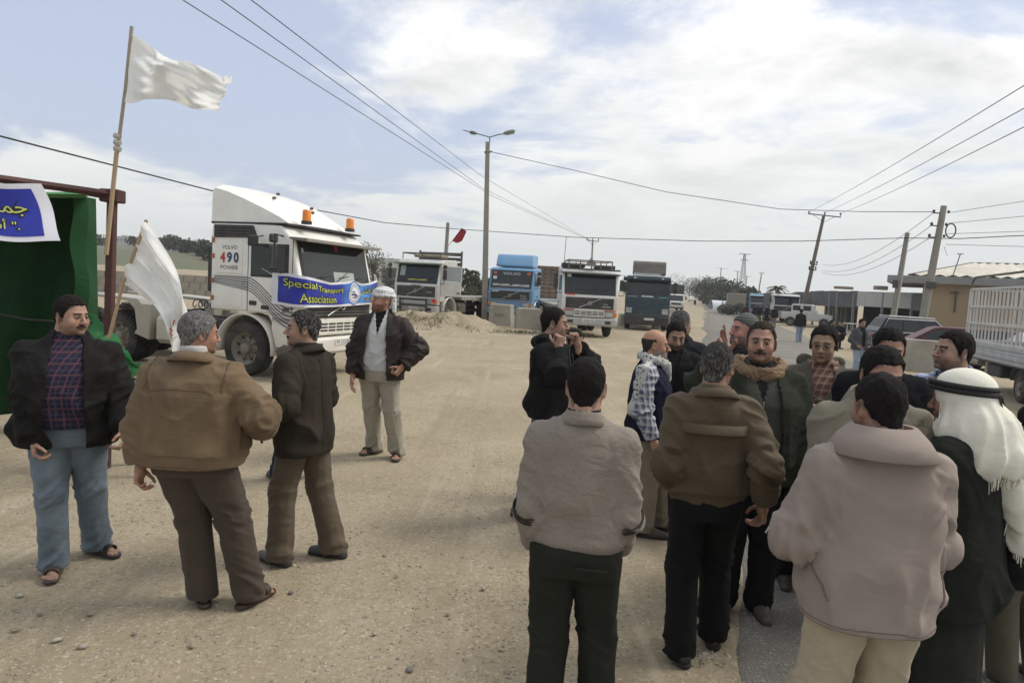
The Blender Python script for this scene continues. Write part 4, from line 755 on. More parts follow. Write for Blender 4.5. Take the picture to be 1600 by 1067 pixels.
def volvo_cab(t, body, W_=1.22, L=2.05, roof='low', visor=VISG, lower=None, bumper=BUMPG, grille_text=None, sleeper=True, door_open=False, red=False, slots=True, mirrors=True, head='wide', bars=7, ztop=2.78, diag=True, wiper=3, wcol=GLASS):
    lower = lower or body
    prof = [(.06, .98), (.0, 1.12), (.0, 1.72), WS0, WS1, (.33, 2.70), (.50, ztop), (L-.08, ztop+.06), (L, ztop-.05), (L, 1.22), (.78, 1.22), (.62, .98)]
    m = MB(); m.prism(prof, -W_, W_); cab = m.build('cab', body, t, 30, bevel=.045, seg=3)
    # windscreen
    m = MB(); panel_on_front(m, -W_+.10, W_-.10, -.02, .98, .002, .012); m.build('windscreen_frame', BLKP, t, 0, bevel=.006)
    m = MB(); panel_on_front(m, -W_+.15, W_-.15, .03, .94, .010, .010); ws = m.build('windscreen', wcol, t, 0)
    m = MB()
    for i in range(wiper):
        x = -W_+.35+i*(2*W_-.7)/max(wiper, 1); n_ = .034; a = Vector((x, WS0[0]-.03, WS0[1]+.03)); b = Vector((x+.62, WS0[0]+.20*.42-.03, WS0[1]+.30)); m = MB(); m.tube([a, b], .010, 5); m.tube([a+Vector((.2, -.005, .16)), b+Vector((.12, .0, -.06))], .008, 5); m.build('wiper', BLKP, t)
    # grille
    m = MB(); m.box((0, -.005, 1.40), (2*W_-.34, .03, .46), .01); g = m.build('grille', BLKP, t, 0)
    for i in range(bars): m = MB(); m.box((0, -.032, 1.215+i*.40/bars+.02), (2*W_-.40, .03, .026), .004); m.build('grille_slat', mat('grille_slat_dark', (.05, .05, .05), .5, dirt=.4), g, 0)
    if diag:
        m = MB(); m.box((.0, -.055, 1.41), (1.02, .02, .03), .004, rot=(0, -R(22.5), 0)); m.build('diagonal_bar', CHR, g, 0)
        m = MB(); m.tube([(.0+.075*math.cos(a), -.072, 1.41+.075*math.sin(a)) for a in np.linspace(0, 2*math.pi, 18)], .012, 6, cap=False); m.build('emblem_ring', CHR, g)
    # lower panel, headlights, bumper
    m = MB(); m.box((0, .12, 1.0), (2*W_-.02, .26, .34), .03); m.build('front_panel', lower, t, 30)
    if slots:
        for r_ in range(3):
            for c_ in range(5): m = MB(); m.box((-.52+c_*.26, -.012, .93+r_*.062), (.22, .012, .034), .003); m.build('slot', BLKP, t, 0)
    for s in (-1, 1):
        x = s*(W_-.34); m = MB(); m.box((x, -.02, .97), (.36, .03, .20), .01); hl = m.build('headlight', HEADL, t, 0); m = MB(); m.box((x, -.014, .97), (.40, .02, .24), .008); m.build('headlight_frame', BLKP, hl, 0)
        m = MB(); m.box((s*(W_-.08), -.015, .97), (.13, .04, .18), .01); m.build('indicator', AMB, t, 0)
        if red: m = MB(); m.box((x+s*.02, -.022, 1.125), (.52, .012, .035)); m.build('red_stripe', REDL, t, 0)
    m = MB(); m.box((0, .06, .64), (2*W_+.02, .34, .32), .05); m.build('bumper', bumper, t, 30)
    m = MB(); m.box((-.02, -.117, .70), (.54, .012, .12)); pl = m.build('number_plate', PLATE, t, 0)
    for s in (-1, 1): m = MB(); m.box((s*.82, -.114, .64), (.26, .012, .12)); m.build('fog_lamp', BLKP, t, 0)
    # sides: door, window, mirrors
    for s in (-1, 1):
        x = s*W_; piv = None
        if door_open and s > 0:
            door = bpy.data.objects.new('door', None); COL.objects.link(door); door.parent = t; door.location = (W_, .22, 0); door.rotation_euler.z = R(-62); door['label'] = 'cab door standing open'; xo = .02; yo = .0; par = door
            m = MB(); m.box((W_-.06, .72, 1.95), (.10, .90, 1.25)); m.build('door_opening', mat('cab_interior', (.03, .03, .03), .9), t, 0)
            m = MB(); m.box((xo, .50, 1.56), (.07, .96, .66), .02); m.box((xo, .03, 2.2), (.06, .06, .66), .01); m.box((xo, .97, 2.2), (.06, .06, .66), .01); m.box((xo, .5, 2.53), (.06, 1.0, .05), .01); m.build('door_panel', body, door, 0)
            m = MB(); m.box((xo, .5, 2.2), (.015, .88, .6)); m.build('side_window', mat('glass_clear', (.35, .38, .38), .05), door, 0)
            m = MB(); m.box((xo+.04, .85, 1.40), (.02, .16, .06), .005); m.build('handle', BLKP, door, 0)
        else:
            m = MB(); m.box((x+s*.006, .72, 1.93), (.02, .98, 1.38), .008); door = m.build('door', body, t, 0)
            m = MB(); m.box((x+s*.017, .72, 2.20), (.012, .86, .62), .004); m.build('window_frame', BLKP, door, 0); m = MB(); m.box((x+s*.022, .74, 2.20), (.012, .76, .53)); m.build('side_window', GLASS, door, 0)
            m = MB(); m.box((x+s*.022, 1.08, 1.40), (.03, .16, .08), .006); m.build('handle', BLKP, door, 0)
        m = MB(); m.box((x+s*.004, .40, 1.02), (.03, .36, .05)); 
        for k in range(2): m = MB(); m.box((s*(W_-.12), .40, .52+k*.26), (.22, .34, .03)); m.build('step', CHAS, t, 0)
        if mirrors:
            m = MB(); m.tube([(x, .25, 2.62), (x+s*.26, .06, 2.62), (x+s*.28, .05, 2.1), (x+s*.26, .06, 1.78), (x, .22, 1.78)], .016, 6); ma = m.build('mirror_arm', BLKP, t)
            m = MB(); m.box((x+s*.30, .04, 2.16), (.20, .05, .42), .02); m.build('mirror', BLKP, ma, 0); m = MB(); m.box((x+s*.30, .04, 2.50), (.20, .05, .16), .02); m.build('mirror', BLKP, ma, 0)
        arc_fender(t, s*(W_-.20), 1.30, .66, .42, lower)
    if visor:
        m = MB(); m.add([(-W_-.02, WS1[0]+.05, 2.66), (W_+.02, WS1[0]+.05, 2.66), (W_+.02, -.10, 2.64), (-W_-.02, -.10, 2.64), (-W_-.02, WS1[0]+.05, 2.61), (W_+.02, WS1[0]+.05, 2.61), (W_+.02, -.11, 2.57), (-W_-.02, -.11, 2.57)], [(0, 1, 2, 3), (7, 6, 5, 4), (0, 4, 5, 1), (1, 5, 6, 2), (2, 6, 7, 3), (3, 7, 4, 0)]); m.build('sun_visor', visor, t, 0, bevel=.02)
    return cab
def chassis(t, L0, L1, axles, W_=1.1, tread=False, dual=True, tank=True, tankm=None, rim=None, front=1.30):
    m = MB()
    for s in (-1, 1): m.box((s*.42, (L0+L1)/2, .86), (.09, L1-L0, .24), .01)
    for i in range(int((L1-L0)/1.1)): m.box((0, L0+.6+i*1.1, .86), (.78, .1, .16))
    m.build('chassis_frame', CHAS, t, 0)
    for s in (-1, 1): wheel(t, s*(W_-.06), front, sgn=s, rim=rim)
    for y in axles:
        for s in (-1, 1):
            wheel(t, s*(W_-.06), y, sgn=s, tread=tread, rim=rim)
            if dual: wheel(t, s*(W_-.40), y, sgn=s, hub=False)
        m = MB(); m.tube([(-W_, y, .52), (W_, y, .52)], .08, 8); m.build('axle', CHAS, t)
    m = MB(); m.tube([(-W_, front, .52), (W_, front, .52)], .07, 8); m.build('axle', CHAS, t); m = MB(); m.box((0, 1.2, .80), (.85, 1.7, .55)); m.build('engine', CHAS, t, 0)
    if tank:
        for s in (-1, 1): m = MB(); m.box((s*.90, front+1.45, .68), (.55, .95, .55), .10); m.build('fuel_tank', tankm or CHAS, t, 30)
def flatbed(t, y0, y1, mt, W_=1.24, z=1.15, side=None):
    m = MB(); m.box((0, (y0+y1)/2, z), (2*W_, y1-y0, .16), .01); m.build('flatbed', mt, t, 0)
    for s in (-1, 1):
        for i in range(int((y1-y0)/.9)): m = MB(); m.box((s*(W_+.01), y0+.4+i*.9, z-.06), (.03, .08, .22)); m.build('bed_bracket', mt, t, 0)
def deflector(t, mt, y0=.5, y1=1.9, z0=2.84, z1=3.55, W0=1.0, W1=1.0, name='roof_deflector', box=False):
    m = MB(); 
    if box: pr = [(y0+.05, z0), (y0, z0+.08), (y0+.22, z1-.10), (y0+.36, z1), (y1-.1, z1+.02), (y1, z1-.1), (y1, z0)]
    else: pr = [(y0, z0), (y0+.02, z0+.10), (y1-.9, z1-.12), (y1-.5, z1-.02), (y1-.05, z1), (y1, z1-.05), (y1, z0)]
    m.prism(pr, -W0, W0); return m.build(name, mt, t, 30, bevel=.08, seg=4)
MX = lambda loc, rx=90, rz=0, ry=0: Matrix.Translation(loc) @ Matrix.Rotation(R(rz), 4, 'Z') @ Matrix.Rotation(R(rx), 4, 'X') @ Matrix.Rotation(R(ry), 4, 'Y')
LW = mat('letter_white', (.7, .7, .7), .5); LR = mat('letter_red', (.55, .05, .04), .5); LG_ = mat('letter_grey', (.16, .16, .16), .5); LB = mat('letter_blue', (.04, .05, .16), .5)

def main_truck():
    x, y, yaw = -3.46, 13.61, R(70)
    t = thing('tractor_truck', 'large dirty white tractor unit with high roof, amber beacons and blue banner on its nose', 'truck', (x, y, 0), yaw, 'trucks parked off the road')
    wp = paint('paint_white_main', (.82, .81, .74), .22, dz=(.3, 1.6, .45)); W_ = 1.22
    volvo_cab(t, wp, L=2.12, visor=VISG, ztop=2.86, lower=wp, wiper=3, door_open=False, bumper=wp, mirrors=False)
    # high roof fairing: tall at the rear, sloping forward
    m = MB(); pr = [(.42, 2.90), (.46, 3.0), (1.05, 3.30), (1.55, 3.52), (2.02, 3.66), (2.11, 3.60), (2.12, 2.88)]; rows = []
    n = len(pr)
    xs = [-1.22, -1.20, -1.0, -.5, 0, .5, 1.0, 1.20, 1.22]; hs = [0, .84, .955, .985, 1, .985, .955, .84, 0]
    top = [(.42, 2.92), (.62, 3.06), (.95, 3.24), (1.35, 3.43), (1.75, 3.58), (2.06, 3.66), (2.12, 3.60)]
    for (yy, zz) in top: rows.append([(xx*(.80+.20*min(1, (yy-.4)/.9)), yy+.10*(abs(xx)/1.22)**2*(1-(yy-.42)/1.7), 2.88+(zz-2.88)*h) for xx, h in zip(xs, hs)])
    m.grid(rows); m.add(rows[-1]+[(xx, 2.12, 2.86) for xx in xs], [(i, i+1, i+10, i+9) for i in range(8)]); m.build('roof_fairing', wp, t, 50)
    m = MB(); m.box((0, 1.25, 2.885), (2.46, 1.76, .035), .01); m.build('roof_seam', BLKP, t, 0)
    # small lamps and fixings on the fairing
    for yy, zz, xx in ((1.0, 3.13, -1.06), (1.45, 3.33, -1.10), (1.9, 3.50, -1.10), (1.35, 3.46, -.4), (1.75, 3.62, .2), (.95, 3.26, .3), (1.2, 3.38, .6)): m = MB(); m.box((xx, yy, zz), (.05, .07, .05), .01); m.build('fixing', mat('fixing_brown', (.12, .07, .04), .6), t, 0)
    for i, xx in enumerate((-.72, .72)):
        m = MB(); m.lathe([(0, .10), (.06, .10), (.06, .085)], (xx, .32, 2.93), 'Z', 16, cap=True); b_ = m.build('beacon_base', BLKP, t); m = MB(); m.lathe([(.06, .085), (.24, .08), (.27, .06), (.275, .001)], (xx, .32, 2.93), 'Z', 16); m.build('beacon_lens', mat('beacon_orange', (.80, .25, .02), .2), b_)
    S = -1.22
    # vent at the top rear of the side, outlines, lamps, stripes and lettering (visible side)
    for s in (-1, 1):
        m = MB(); m.prism([(1.02, 2.62), (1.12, 2.84), (2.03, 2.84), (2.03, 2.60)], s*1.22, s*1.245); v = m.build('side_vent', BLKP, t, 0)
        for k in range(4): m = MB(); m.box((s*1.25, 1.58, 2.64+k*.055), (.02, .8, .015)); m.build('vent_slat', mat('grille_slat_dark', (.05, .05, .05), .5), v, 0)
        m = MB(); m.box((s*1.223, 1.66, 2.24), (.012, .60, .62), .004); m.build('side_panel', wp, t, 0); m = MB(); m.box((s*1.223, 1.66, 1.56), (.012, .60, .52), .004); m.build('side_panel', wp, t, 0)
        for z in (2.55, 2.25, 1.78, 1.45): m = MB(); m.box((s*1.235, 2.06, z), (.03, .06, .09), .008); m.build('marker_lamp', mat('marker_amber', (.38, .13, .03), .4), t, 0)
        for yy in (.215, 1.225): m = MB(); m.box((s*1.2235, yy, 1.93), (.006, .010, 1.38)); m.build('door_gap', BLKP, t, 0)
        m = MB(); m.box((s*1.236, .80, 1.33), (.012, .18, .075)); m.build('door_handle_recess', BLKP, t, 0)
    gs = mat('stripe_grey', (.17, .17, .165), .5); gs2 = mat('stripe_grey_dark', (.10, .10, .10), .5)
    for i in range(6):
        rows = []
        for q in np.linspace(0, 1, 26):
            yy = 2.02-q*1.85; dz = -.52*sstep(.42, .95, np.array([q]))[0]; w = .018+.030*q; z = 1.86-.026*i*(1+1.8*q)+dz+.02; rows.append([(S-.018, yy, z), (S-.018, yy, z-w*.7)])
        m = MB(); m.grid(rows); m.build('side_stripe', gs if i % 2 else gs2, t, 0, solid=.002)
    side = lambda yy, z, off=.016: Matrix(((0, 0, -1, S-off), (-1, 0, 0, yy), (0, 1, 0, z), (0, 0, 0, 1)))
    lettering('VOLVO', LG_, t, side(1.66, 2.42), .1, .36, .075); lettering('POWER', LG_, t, side(1.66, 2.04), .1, .42, .075)
    lettering('4', LR, t, side(1.82, 2.23), .3, .12, .20, offset=.012); lettering('9', LB, t, side(1.66, 2.23), .3, .12, .20, offset=.012); lettering('0', LB, t, side(1.50, 2.23), .3, .12, .20, offset=.012)
    lettering('VOLVO', LG_, t, side(.62, 1.30), .1, .34, .07); m = MB(); m.box((S-.014, .33, 1.30), (.008, .16, .08)); m.build('badge', BLKP, t, 0)
    lettering('POWER', LG_, t, side(.42, 1.12, .03), .1, .40, .075)
    m = MB(); m.prism([(.10, .60), (.06, 1.20), (.62, 1.20), (.66, .98), (.55, .60)], -1.225, -1.0); m.build('step_panel', wp, t, 0, bevel=.02); m = MB(); m.prism([(.10, .60), (.06, 1.20), (.62, 1.20), (.66, .98), (.55, .60)], 1.0, 1.225); m.build('step_panel', wp, t, 0, bevel=.02)
    # mirrors
    for s in (-1, 1):
        x_ = s*1.22; m = MB(); m.tube([(x_, .45, 2.66), (x_+s*.28, .40, 2.68), (x_+s*.28, .40, 2.02), (x_, .42, 1.98)], .018, 6); ma = m.build('mirror_arm', BLKP, t); 
        m = MB(); m.box((x_+s*.28, .43, 2.26), (.22, .07, .46), .03); m.build('mirror', BLKP, ma); m = MB(); m.box((x_+s*.28, .43, 2.60), (.22, .07, .16), .03); m.build('mirror', BLKP, ma)
        m = MB(); m.tube([(x_, .9, 2.66), (x_+s*.22, .9, 2.6)], .012, 5); m.box((x_+s*.24, .92, 2.55), (.06, .24, .2), .03); m.build('kerb_mirror', BLKP, t)
    # inside of the windscreen: wheel rim, red pennant, papers on the dash
    m = MB(); m.box((.1, WS0[0]+.02, 1.90), (1.1, .004, .05)); 
    m = MB(); panel_on_front(m, -.15, .55, .12, .34, .021, .002); m.build('dash_paper', mat('paper_dull', (.38, .42, .38), .3), t, 0); m = MB(); panel_on_front(m, .02, .12, .80, .93, .021, .002); m.build('red_pennant', mat('pennant_red', (.35, .03, .03), .5), t, 0)
    m = MB(); panel_on_front(m, -1.05, -.98, .70, .80, .021, .002); m.build('sticker', mat('sticker_green', (.30, .36, .32), .5), t, 0)
    lettering('97.112.80', mat('plate_ink', (.03, .03, .03), .6), t, MX((-.02, -.125, .70)), .1, .46, .08)
    # chassis and rear
    chassis(t, .6, 6.1, (4.55, 5.85), tread=True, tank=False)
    m = MB(); m.box((-.93, 3.05, .74), (.58, 1.02, .58), .09); m.build('fuel_tank', paint('paint_white_tank', (.50, .49, .42), .5), t, 30); m = MB(); m.box((.93, 3.05, .74), (.58, 1.02, .58), .09); m.build('fuel_tank', CHAS, t, 30)
    fm = paint('fender_dusty', (.36, .34, .28), .6)
    for s in (-1, 1):
        m = MB(); m.prism([(3.78, .62), (3.78, 1.16), (3.98, 1.32), (5.1, 1.36), (6.45, 1.36), (6.45, 1.30), (5.1, 1.30), (4.25, 1.26), (4.05, 1.10), (3.98, .70)], s*.62, s*1.24); m.build('rear_mudguard', fm, t, 0, bevel=.02); m = MB(); m.prism([(3.66, .50), (3.60, 1.22), (4.0, 1.22), (3.9, .82), (4.06, .60)], s*.95, s*1.235); m.build('mud_panel', fm, t, 0, bevel=.02)
    m = MB(); m.box((0, 5.1, 1.06), (.95, .9, .10), .02); m.lathe([(0, .5), (.05, .5), (.07, .42)], (0, 5.1, 1.10), 'Z', 24, cap=True); m.build('fifth_wheel', CHAS, t, 0)
    m = MB(); m.tube([(-.2, 2.25, 1.2)]+[(-.2+.09*math.cos(k), 2.3+k*.025, 1.25+.09*math.sin(k)) for k in np.arange(0, 50, .7)], .012, 4); m.build('coiled_hose', CB, t)
    m = MB(); m.tube([(-.95, 2.28, 1.2), (-.95, 2.28, 2.65)], .06, 8); m.box((-.9, 2.30, 2.0), (.3, .18, .9), .04); m.build('intake_pipe', BLKP, t)
    m = MB(); m.tube([(-.35, .95, 3.6), (-.35, .95, 3.63)], .01)
    return t
MT = main_truck()
def banner_print():
    mt = cloth('banner_print', (.025, .035, .32), var=.10, wr=.25, fine=.03, rough=.5).copy(); nt = mt.node_tree; N = nt.nodes; L = nt.links; b = N['Principled BSDF']; src = b.inputs['Base Color'].links[0].from_socket
    tc = N.new('ShaderNodeTexCoord'); vm = N.new('ShaderNodeVectorMath'); vm.operation = 'DISTANCE'; L.new(tc.outputs['Object'], vm.inputs[0]); vm.inputs[1].default_value = (.48, -.11, 1.66)
    mr = N.new('ShaderNodeMapRange'); mr.inputs[1].default_value = .15; mr.inputs[2].default_value = .75; mr.inputs[3].default_value = .85; mr.inputs[4].default_value = 0; mr.interpolation_type = 'SMOOTHSTEP'; L.new(vm.outputs['Value'], mr.inputs[0])
    mx = N.new('ShaderNodeMix'); mx.data_type = 'RGBA'; L.new(mr.outputs[0], mx.inputs[0]); L.new(src, mx.inputs[6]); mx.inputs[7].default_value = (.09, .28, .62, 1); L.new(mx.outputs[2], b.inputs['Base Color']); return mt
def truck_banner():
    t = thing('truck_banner', 'blue banner reading Special Transport Association stretched over the front of the white tractor unit', 'banner', tuple(MT.location), MT.rotation_euler.z)
    P = [(-1.275, .62), (-1.275, .30), (-1.27, .02), (-1.20, -.075), (-1.05, -.09), (-.5, -.10), (.1, -.10), (.7, -.10), (1.20, -.09)]
    # arc length
    d = [0]
    for a, b in zip(P[:-1], P[1:]): d.append(d[-1]+math.hypot(b[0]-a[0], b[1]-a[1]))
    Lt = d[-1]; xs = [p[0] for p in P]; ys = [p[1] for p in P]
    def S(u, v, off=0):
        s = u*Lt; x = np.interp(s, d, xs); y = np.interp(s, d, ys)
        top = 1.98-.035*math.sin(u*math.pi)+np.interp(u, [0, .12, .30, .45, .62, .70, .80, .90, 1], [0, .02, -.03, -.09, -.06, -.03, -.10, -.08, -.02])
        bot = 1.40+np.interp(u, [0, .15, .5, .75, 1], [.02, -.02, -.01, .02, .05])
        z = top+(bot-top)*v; w = .012*math.sin(u*40+v*5)*(1-abs(2*v-1))+.008*math.sin(u*17-v*9)
        nx, ny = (-1, 0) if s < d[2] else ((-.7, -.7) if s < d[3] else (0, -1)); return Vector((x+nx*(w+off+.01), y+ny*(w+off+.01), z))
    m = MB(); m.grid([[tuple(S(u/90, v/18)) for v in range(19)] for u in range(91)]); m.build('banner_cloth', BW, t, 0, solid=.002)
    m = MB(); m.grid([[tuple(S(.045+u/90*.955, .09+v/18*.82, .005)) for v in range(19)] for u in range(91)]); m.build('print_field', banner_print(), t, 0)
    m = MB(); lb = cloth('banner_light_blue', (.05, .17, .50), var=.1, fine=.03, rough=.5); m.grid([[tuple(S(.50+u/40*.32, .10+v/18*.80, .007+.000*u)) for v in range(19)] for u in range(41)])
    def fn(u0, v0, off): return lambda x, y: tuple(S(u0+x/Lt, v0-y/.56, off))
    for txt, w, h, u0, v0 in (('Special', .72, .165, .20, .30), ('Transport', .80, .150, .46, .36), ('Association', .98, .16, .355, .70)):
        lettering(txt, BLK, t, None, .3, w*1.03, h*1.12, fn=fn(u0, v0, .010), offset=.026); lettering(txt, YEL, t, None, .3, w, h, fn=fn(u0, v0, .015))
    # arabic words at the right end, presentation forms in visual order
    for txt, w, h, u0, v0 in (('\uFEB9\uFE8E\uFEA8\uFEDF\uFE8D \uFEDE\uFED8\uFEE8\uFEDF\uFE8D', .62, .17, .885, .40), ('\uFE93\uFEB0\uFECF \uFEE9\uFE8E\uFEC4\uFED7', .46, .11, .90, .74)):
        lettering(txt, BLK, t, None, .3, w*1.03, h*1.12, fn=fn(u0, v0, .010), offset=.026); lettering(txt, YEL, t, None, .3, w, h, fn=fn(u0, v0, .015))
    # round emblem
    def disc(rx, rz, off, mt, name, rx0=0, rz0=0):
        m = MB(); rows = []
        for a in np.linspace(0, 2*math.pi, 33): rows.append([tuple(S(.715+q*math.sin(a)/Lt, .50-q2*math.cos(a)/.56, off)) for q, q2 in zip(np.linspace(rx0, rx, 4), np.linspace(rz0, rz, 4))])
        m.grid(rows); m.build(name, mt, t, 0)
    disc(.225, .265, .009, lb, 'emblem_glow'); disc(.19, .235, .012, PW, 'emblem'); disc(.165, .205, .014, mat('emblem_ink', (.10, .12, .22), .6), 'emblem_ring', .150, .188)
    ink = MATS['emblem_ink']
    for k in range(7):
        a = -1.2+k*.4; c = (.125*math.sin(a), .150*math.cos(a)); m = MB(); m.grid([[tuple(S(.715+(c[0]+i*.022-.011)/Lt, .50-(c[1]+j*.030-.015)/.56, .015)) for j in (0, 1)] for i in (0, 1)]); m.build('emblem_mark', ink, t, 0)
    for (cx_, cz_, w, h) in ((-.02, -.03, .17, .05), (.05, -.06, .10, .035), (-.03, .03, .10, .03), (0, -.10, .14, .02)): m = MB(); m.grid([[tuple(S(.715+(cx_+(i-.5)*w*(1-abs(j-.5)*.4))/Lt, .50-(cz_+(j-.5)*h)/.56, .0155)) for j in (0, .5, 1)] for i in (0, .5, 1)]); m.build('emblem_mark', ink, t, 0)
    m = MB(); m.tube([S(1, .02), S(1, .02)+Vector((.05, .12, .12))], .012, 5); m.build('tie_string', PW, t); m = MB(); m.tube([S(0, .05), S(0, .05)+Vector((.02, .25, .1))], .006, 5); m.build('tie_string', PW, t)
truck_banner()

def truck_b():
    Y = 33; p = at(649, 470, Y); t = thing('flatbed_truck', 'white truck with green-edged roof and open driver door, behind the dirt mound', 'truck', (p.x, Y, 0), R(-22), 'trucks parked off the road'); t.scale.z = 1.1
    wp = paint('paint_white_b', (.58, .58, .54), .35); volvo_cab(t, wp, L=1.9, visor=mat('visor_green', (.10, .17, .11), .7, dirt=.4), door_open=True, slots=False, bars=7, ztop=2.80, bumper=paint('paint_bumper_b', (.42, .42, .38), .5))
    m = MB()
    for z in (.50, .80, 1.05): m.tube([(-.75, -.22, z), (.75, -.22, z)], .045, 8)
    for x in (-.72, .72): m.tube([(x, -.22, .35), (x, -.22, 1.1)], .05, 8)
    m.build('bull_bar', BLKP, t); m = MB(); m.box((0, -.02, 1.66), (.5, .02, .04)); m.build('badge', LG_, t, 0)
    for s in (1,): m = MB(); m.box((1.0, -.03, 1.02), (.20, .03, .16)); m.build('side_lamp', REDL, t, 0)
    chassis(t, .6, 9.5, (6.2, 7.5)); flatbed(t, 2.5, 10.0, mat('bed_dusty', (.30, .29, .25), .8, dirt=.5))
    rk = mat('rack_dark', (.07, .075, .07), .8, dirt=.3)
    for s in (-1, 1):
        m = MB(); m.box((s*1.2, 2.35, 2.2), (.08, .08, 2.2)); m.build('rack_post', rk, t, 0)
    for k in range(9): m = MB(); m.box((0, 2.35, 1.35+k*.225), (2.44, .05, .16), .01); m.build('rack_board', rk, t, 0)
    m = MB(); m.tube([(-1.1, .5, 3.08), (1.0, .5, 3.08), (1.0, 1.9, 3.08), (-1.1, 1.9, 3.08), (-1.1, .5, 3.08)], .03, 6)
    for x in (-1.1, 0, 1.0): m.tube([(x, .5, 2.82), (x, .5, 3.08)], .025, 5)
    m.build('roof_rack', rk, t); m = MB(); m.box((.1, 1.2, 2.98), (1.5, .9, .14), .05); m.build('roof_load', mat('load_tan', (.28, .23, .17), .9), t)
    m = MB(); panel_on_front(m, -.98, -.70, .35, .85, .021, .002); m.build('sticker', mat('sticker_green', (.30, .36, .32), .5), t, 0); m = MB(); panel_on_front(m, -.5, .6, .12, .20, .021, .002); m.build('dash_fringe', mat('fringe_olive', (.35, .36, .08), .7), t, 0)
    lettering('F12', LW, t, MX((.78, -.055, 1.38)), .1, .22, .07)
truck_b()
def truck_c():
    Y = 36.5; p = at(796, 480, Y); t = thing('blue_truck', 'light blue truck with blue roof deflector behind the street lamp pole and concrete cubes', 'truck', (p.x, Y, 0), R(-14), 'trucks parked off the road'); t.scale.z = 1.1
    bp = paint('paint_sky_blue', (.12, .29, .48), .25); volvo_cab(t, bp, L=1.95, visor=None, slots=False, bars=0, ztop=2.74, bumper=bp, lower=bp)
    deflector(t, paint('paint_pale_blue', (.16, .34, .54), .2), .55, 1.85, 2.80, 3.42, 1.02, box=True)
    m = MB(); m.tube([(-1.06, -.03, 1.18), (-1.06, -.03, 1.63), (1.06, -.03, 1.63), (1.06, -.03, 1.18), (-1.06, -.03, 1.18)], .018, 4); m.build('grille_frame', CHR, t)
    lettering('VOLVO', LW, t, Matrix.Translation((0, .148-.02, 2.46)) @ Matrix.Rotation(R(76), 4, 'X'), .2, .95, .13); lettering('VOLVO', mat('letter_pale_blue', (.30, .45, .6), .5), t, MX((.0, -.006, 1.72)), .2, 1.5, .10)
    lettering('F10', LW, t, MX((.72, -.055, 1.40)), .1, .26, .10); m = MB(); m.box((.75, -.022, 1.28), (.36, .01, .03)); m.build('badge', CHR, t, 0); m = MB(); m.box((-.83, -.024, 1.60), (.35, .012, .08)); m.build('sticker', PW, t, 0)
    for x, z, mt_ in ((-.93, .82, mat('sticker_orange', (.45, .12, .04), .6)), (.93, .82, mat('sticker_orange', (.45, .12, .04), .6)), (-.92, .55, PW)): m = MB(); panel_on_front(m, x-.10, x+.10, z-.08, z+.08, .021, .002); m.build('sticker', mt_, t, 0)
    m = MB(); panel_on_front(m, -1.0, 1.0, .10, .22, .0208, .002); m.build('dash_cloth', mat('dash_pale', (.5, .5, .48), .6), t, 0)
    m = MB(); panel_on_front(m, -.07, .07, .15, .80, .021, .002); m.build('centre_hanging', BLKP, t, 0)
    chassis(t, .6, 10, (6.4, 7.7)); flatbed(t, 2.4, 11.0, mat('bed_blue_grey', (.16, .22, .25), .8, dirt=.5))
truck_c()
def truck_d():
    Y = 29.6; p = at(921, 480, Y); t = thing('white_truck', 'white truck with red lettering, roof rack and two tall mirrors, facing the camera', 'truck', (p.x, Y, 0), R(3), 'trucks parked off the road'); t.scale.z = 1.05
    wp = paint('paint_white_d', (.66, .66, .62), .22); volvo_cab(t, wp, L=1.95, visor=mat('visor_black', (.06, .06, .058), .6), red=True, ztop=2.80, bumper=mat('bumper_steel', (.42, .42, .40), .6, dirt=.3))
    lettering('VOLVO', LR, t, MX((-.88, -.012, 1.745)), .1, .46, .075, offset=.01); lettering('F12', LW, t, MX((.70, -.055, 1.38)), .1, .18, .06); m = MB(); m.box((.72, -.05, 1.28), (.36, .01, .03)); m.build('badge', CHR, t, 0)
    m = MB(); m.box((0, .1, 2.79), (2.5, .3, .06)); m.build('roof_trim', MATS['visor_black'], t, 0)
    rk = mat('rack_brown', (.20, .18, .15), .8)
    m = MB(); m.tube([(-.95, .4, 3.16), (.95, .4, 3.16), (.95, 1.8, 3.16), (-.95, 1.8, 3.16), (-.95, .4, 3.16)], .028, 6); m.tube([(-.95, .4, 2.98), (.95, .4, 2.98)], .022, 6)
    for x in (-.95, -.45, .45, .95): m.tube([(x, .4, 2.8), (x, .4, 3.16)], .03, 6); m.tube([(x, 1.8, 2.8), (x, 1.8, 3.16)], .025, 6)
    m.build('roof_rack', rk, t); m = MB(); m.box((-.7, .9, 2.95), (1.0, .6, .18), .03); m.box((.7, .9, 2.93), (.9, .5, .16), .03); m.build('roof_load', BLKP, t)
    m = MB(); m.add([(-.22, .35, 2.95), (.28, .35, 2.95), (.28, .7, 2.95), (-.22, .7, 2.95), (.03, .5, 3.32)], [(3, 2, 1, 0), (0, 1, 4), (1, 2, 4), (2, 3, 4), (3, 0, 4)]); m.build('roof_cone', rk, t, 0)
    m = MB(); m.tube([(-1.15, .6, 2.8), (-1.12, .6, 4.1)], .012, 4); m.build('antenna', BLKP, t)
    m = MB(); panel_on_front(m, -1.02, -.84, .78, .92, .021, .002); m.build('sticker', PW, t, 0)
    m = MB(); m.box((-.02, -.12, .70), (.1, .1, .1)); lettering('40.821.60', MATS['plate_ink'], t, MX((-.02, -.125, .70)), .1, .42, .07)
    chassis(t, .6, 8.5, (5.6, 6.9)); flatbed(t, 2.4, 9.0, MATS['bed_dusty'])
truck_d()
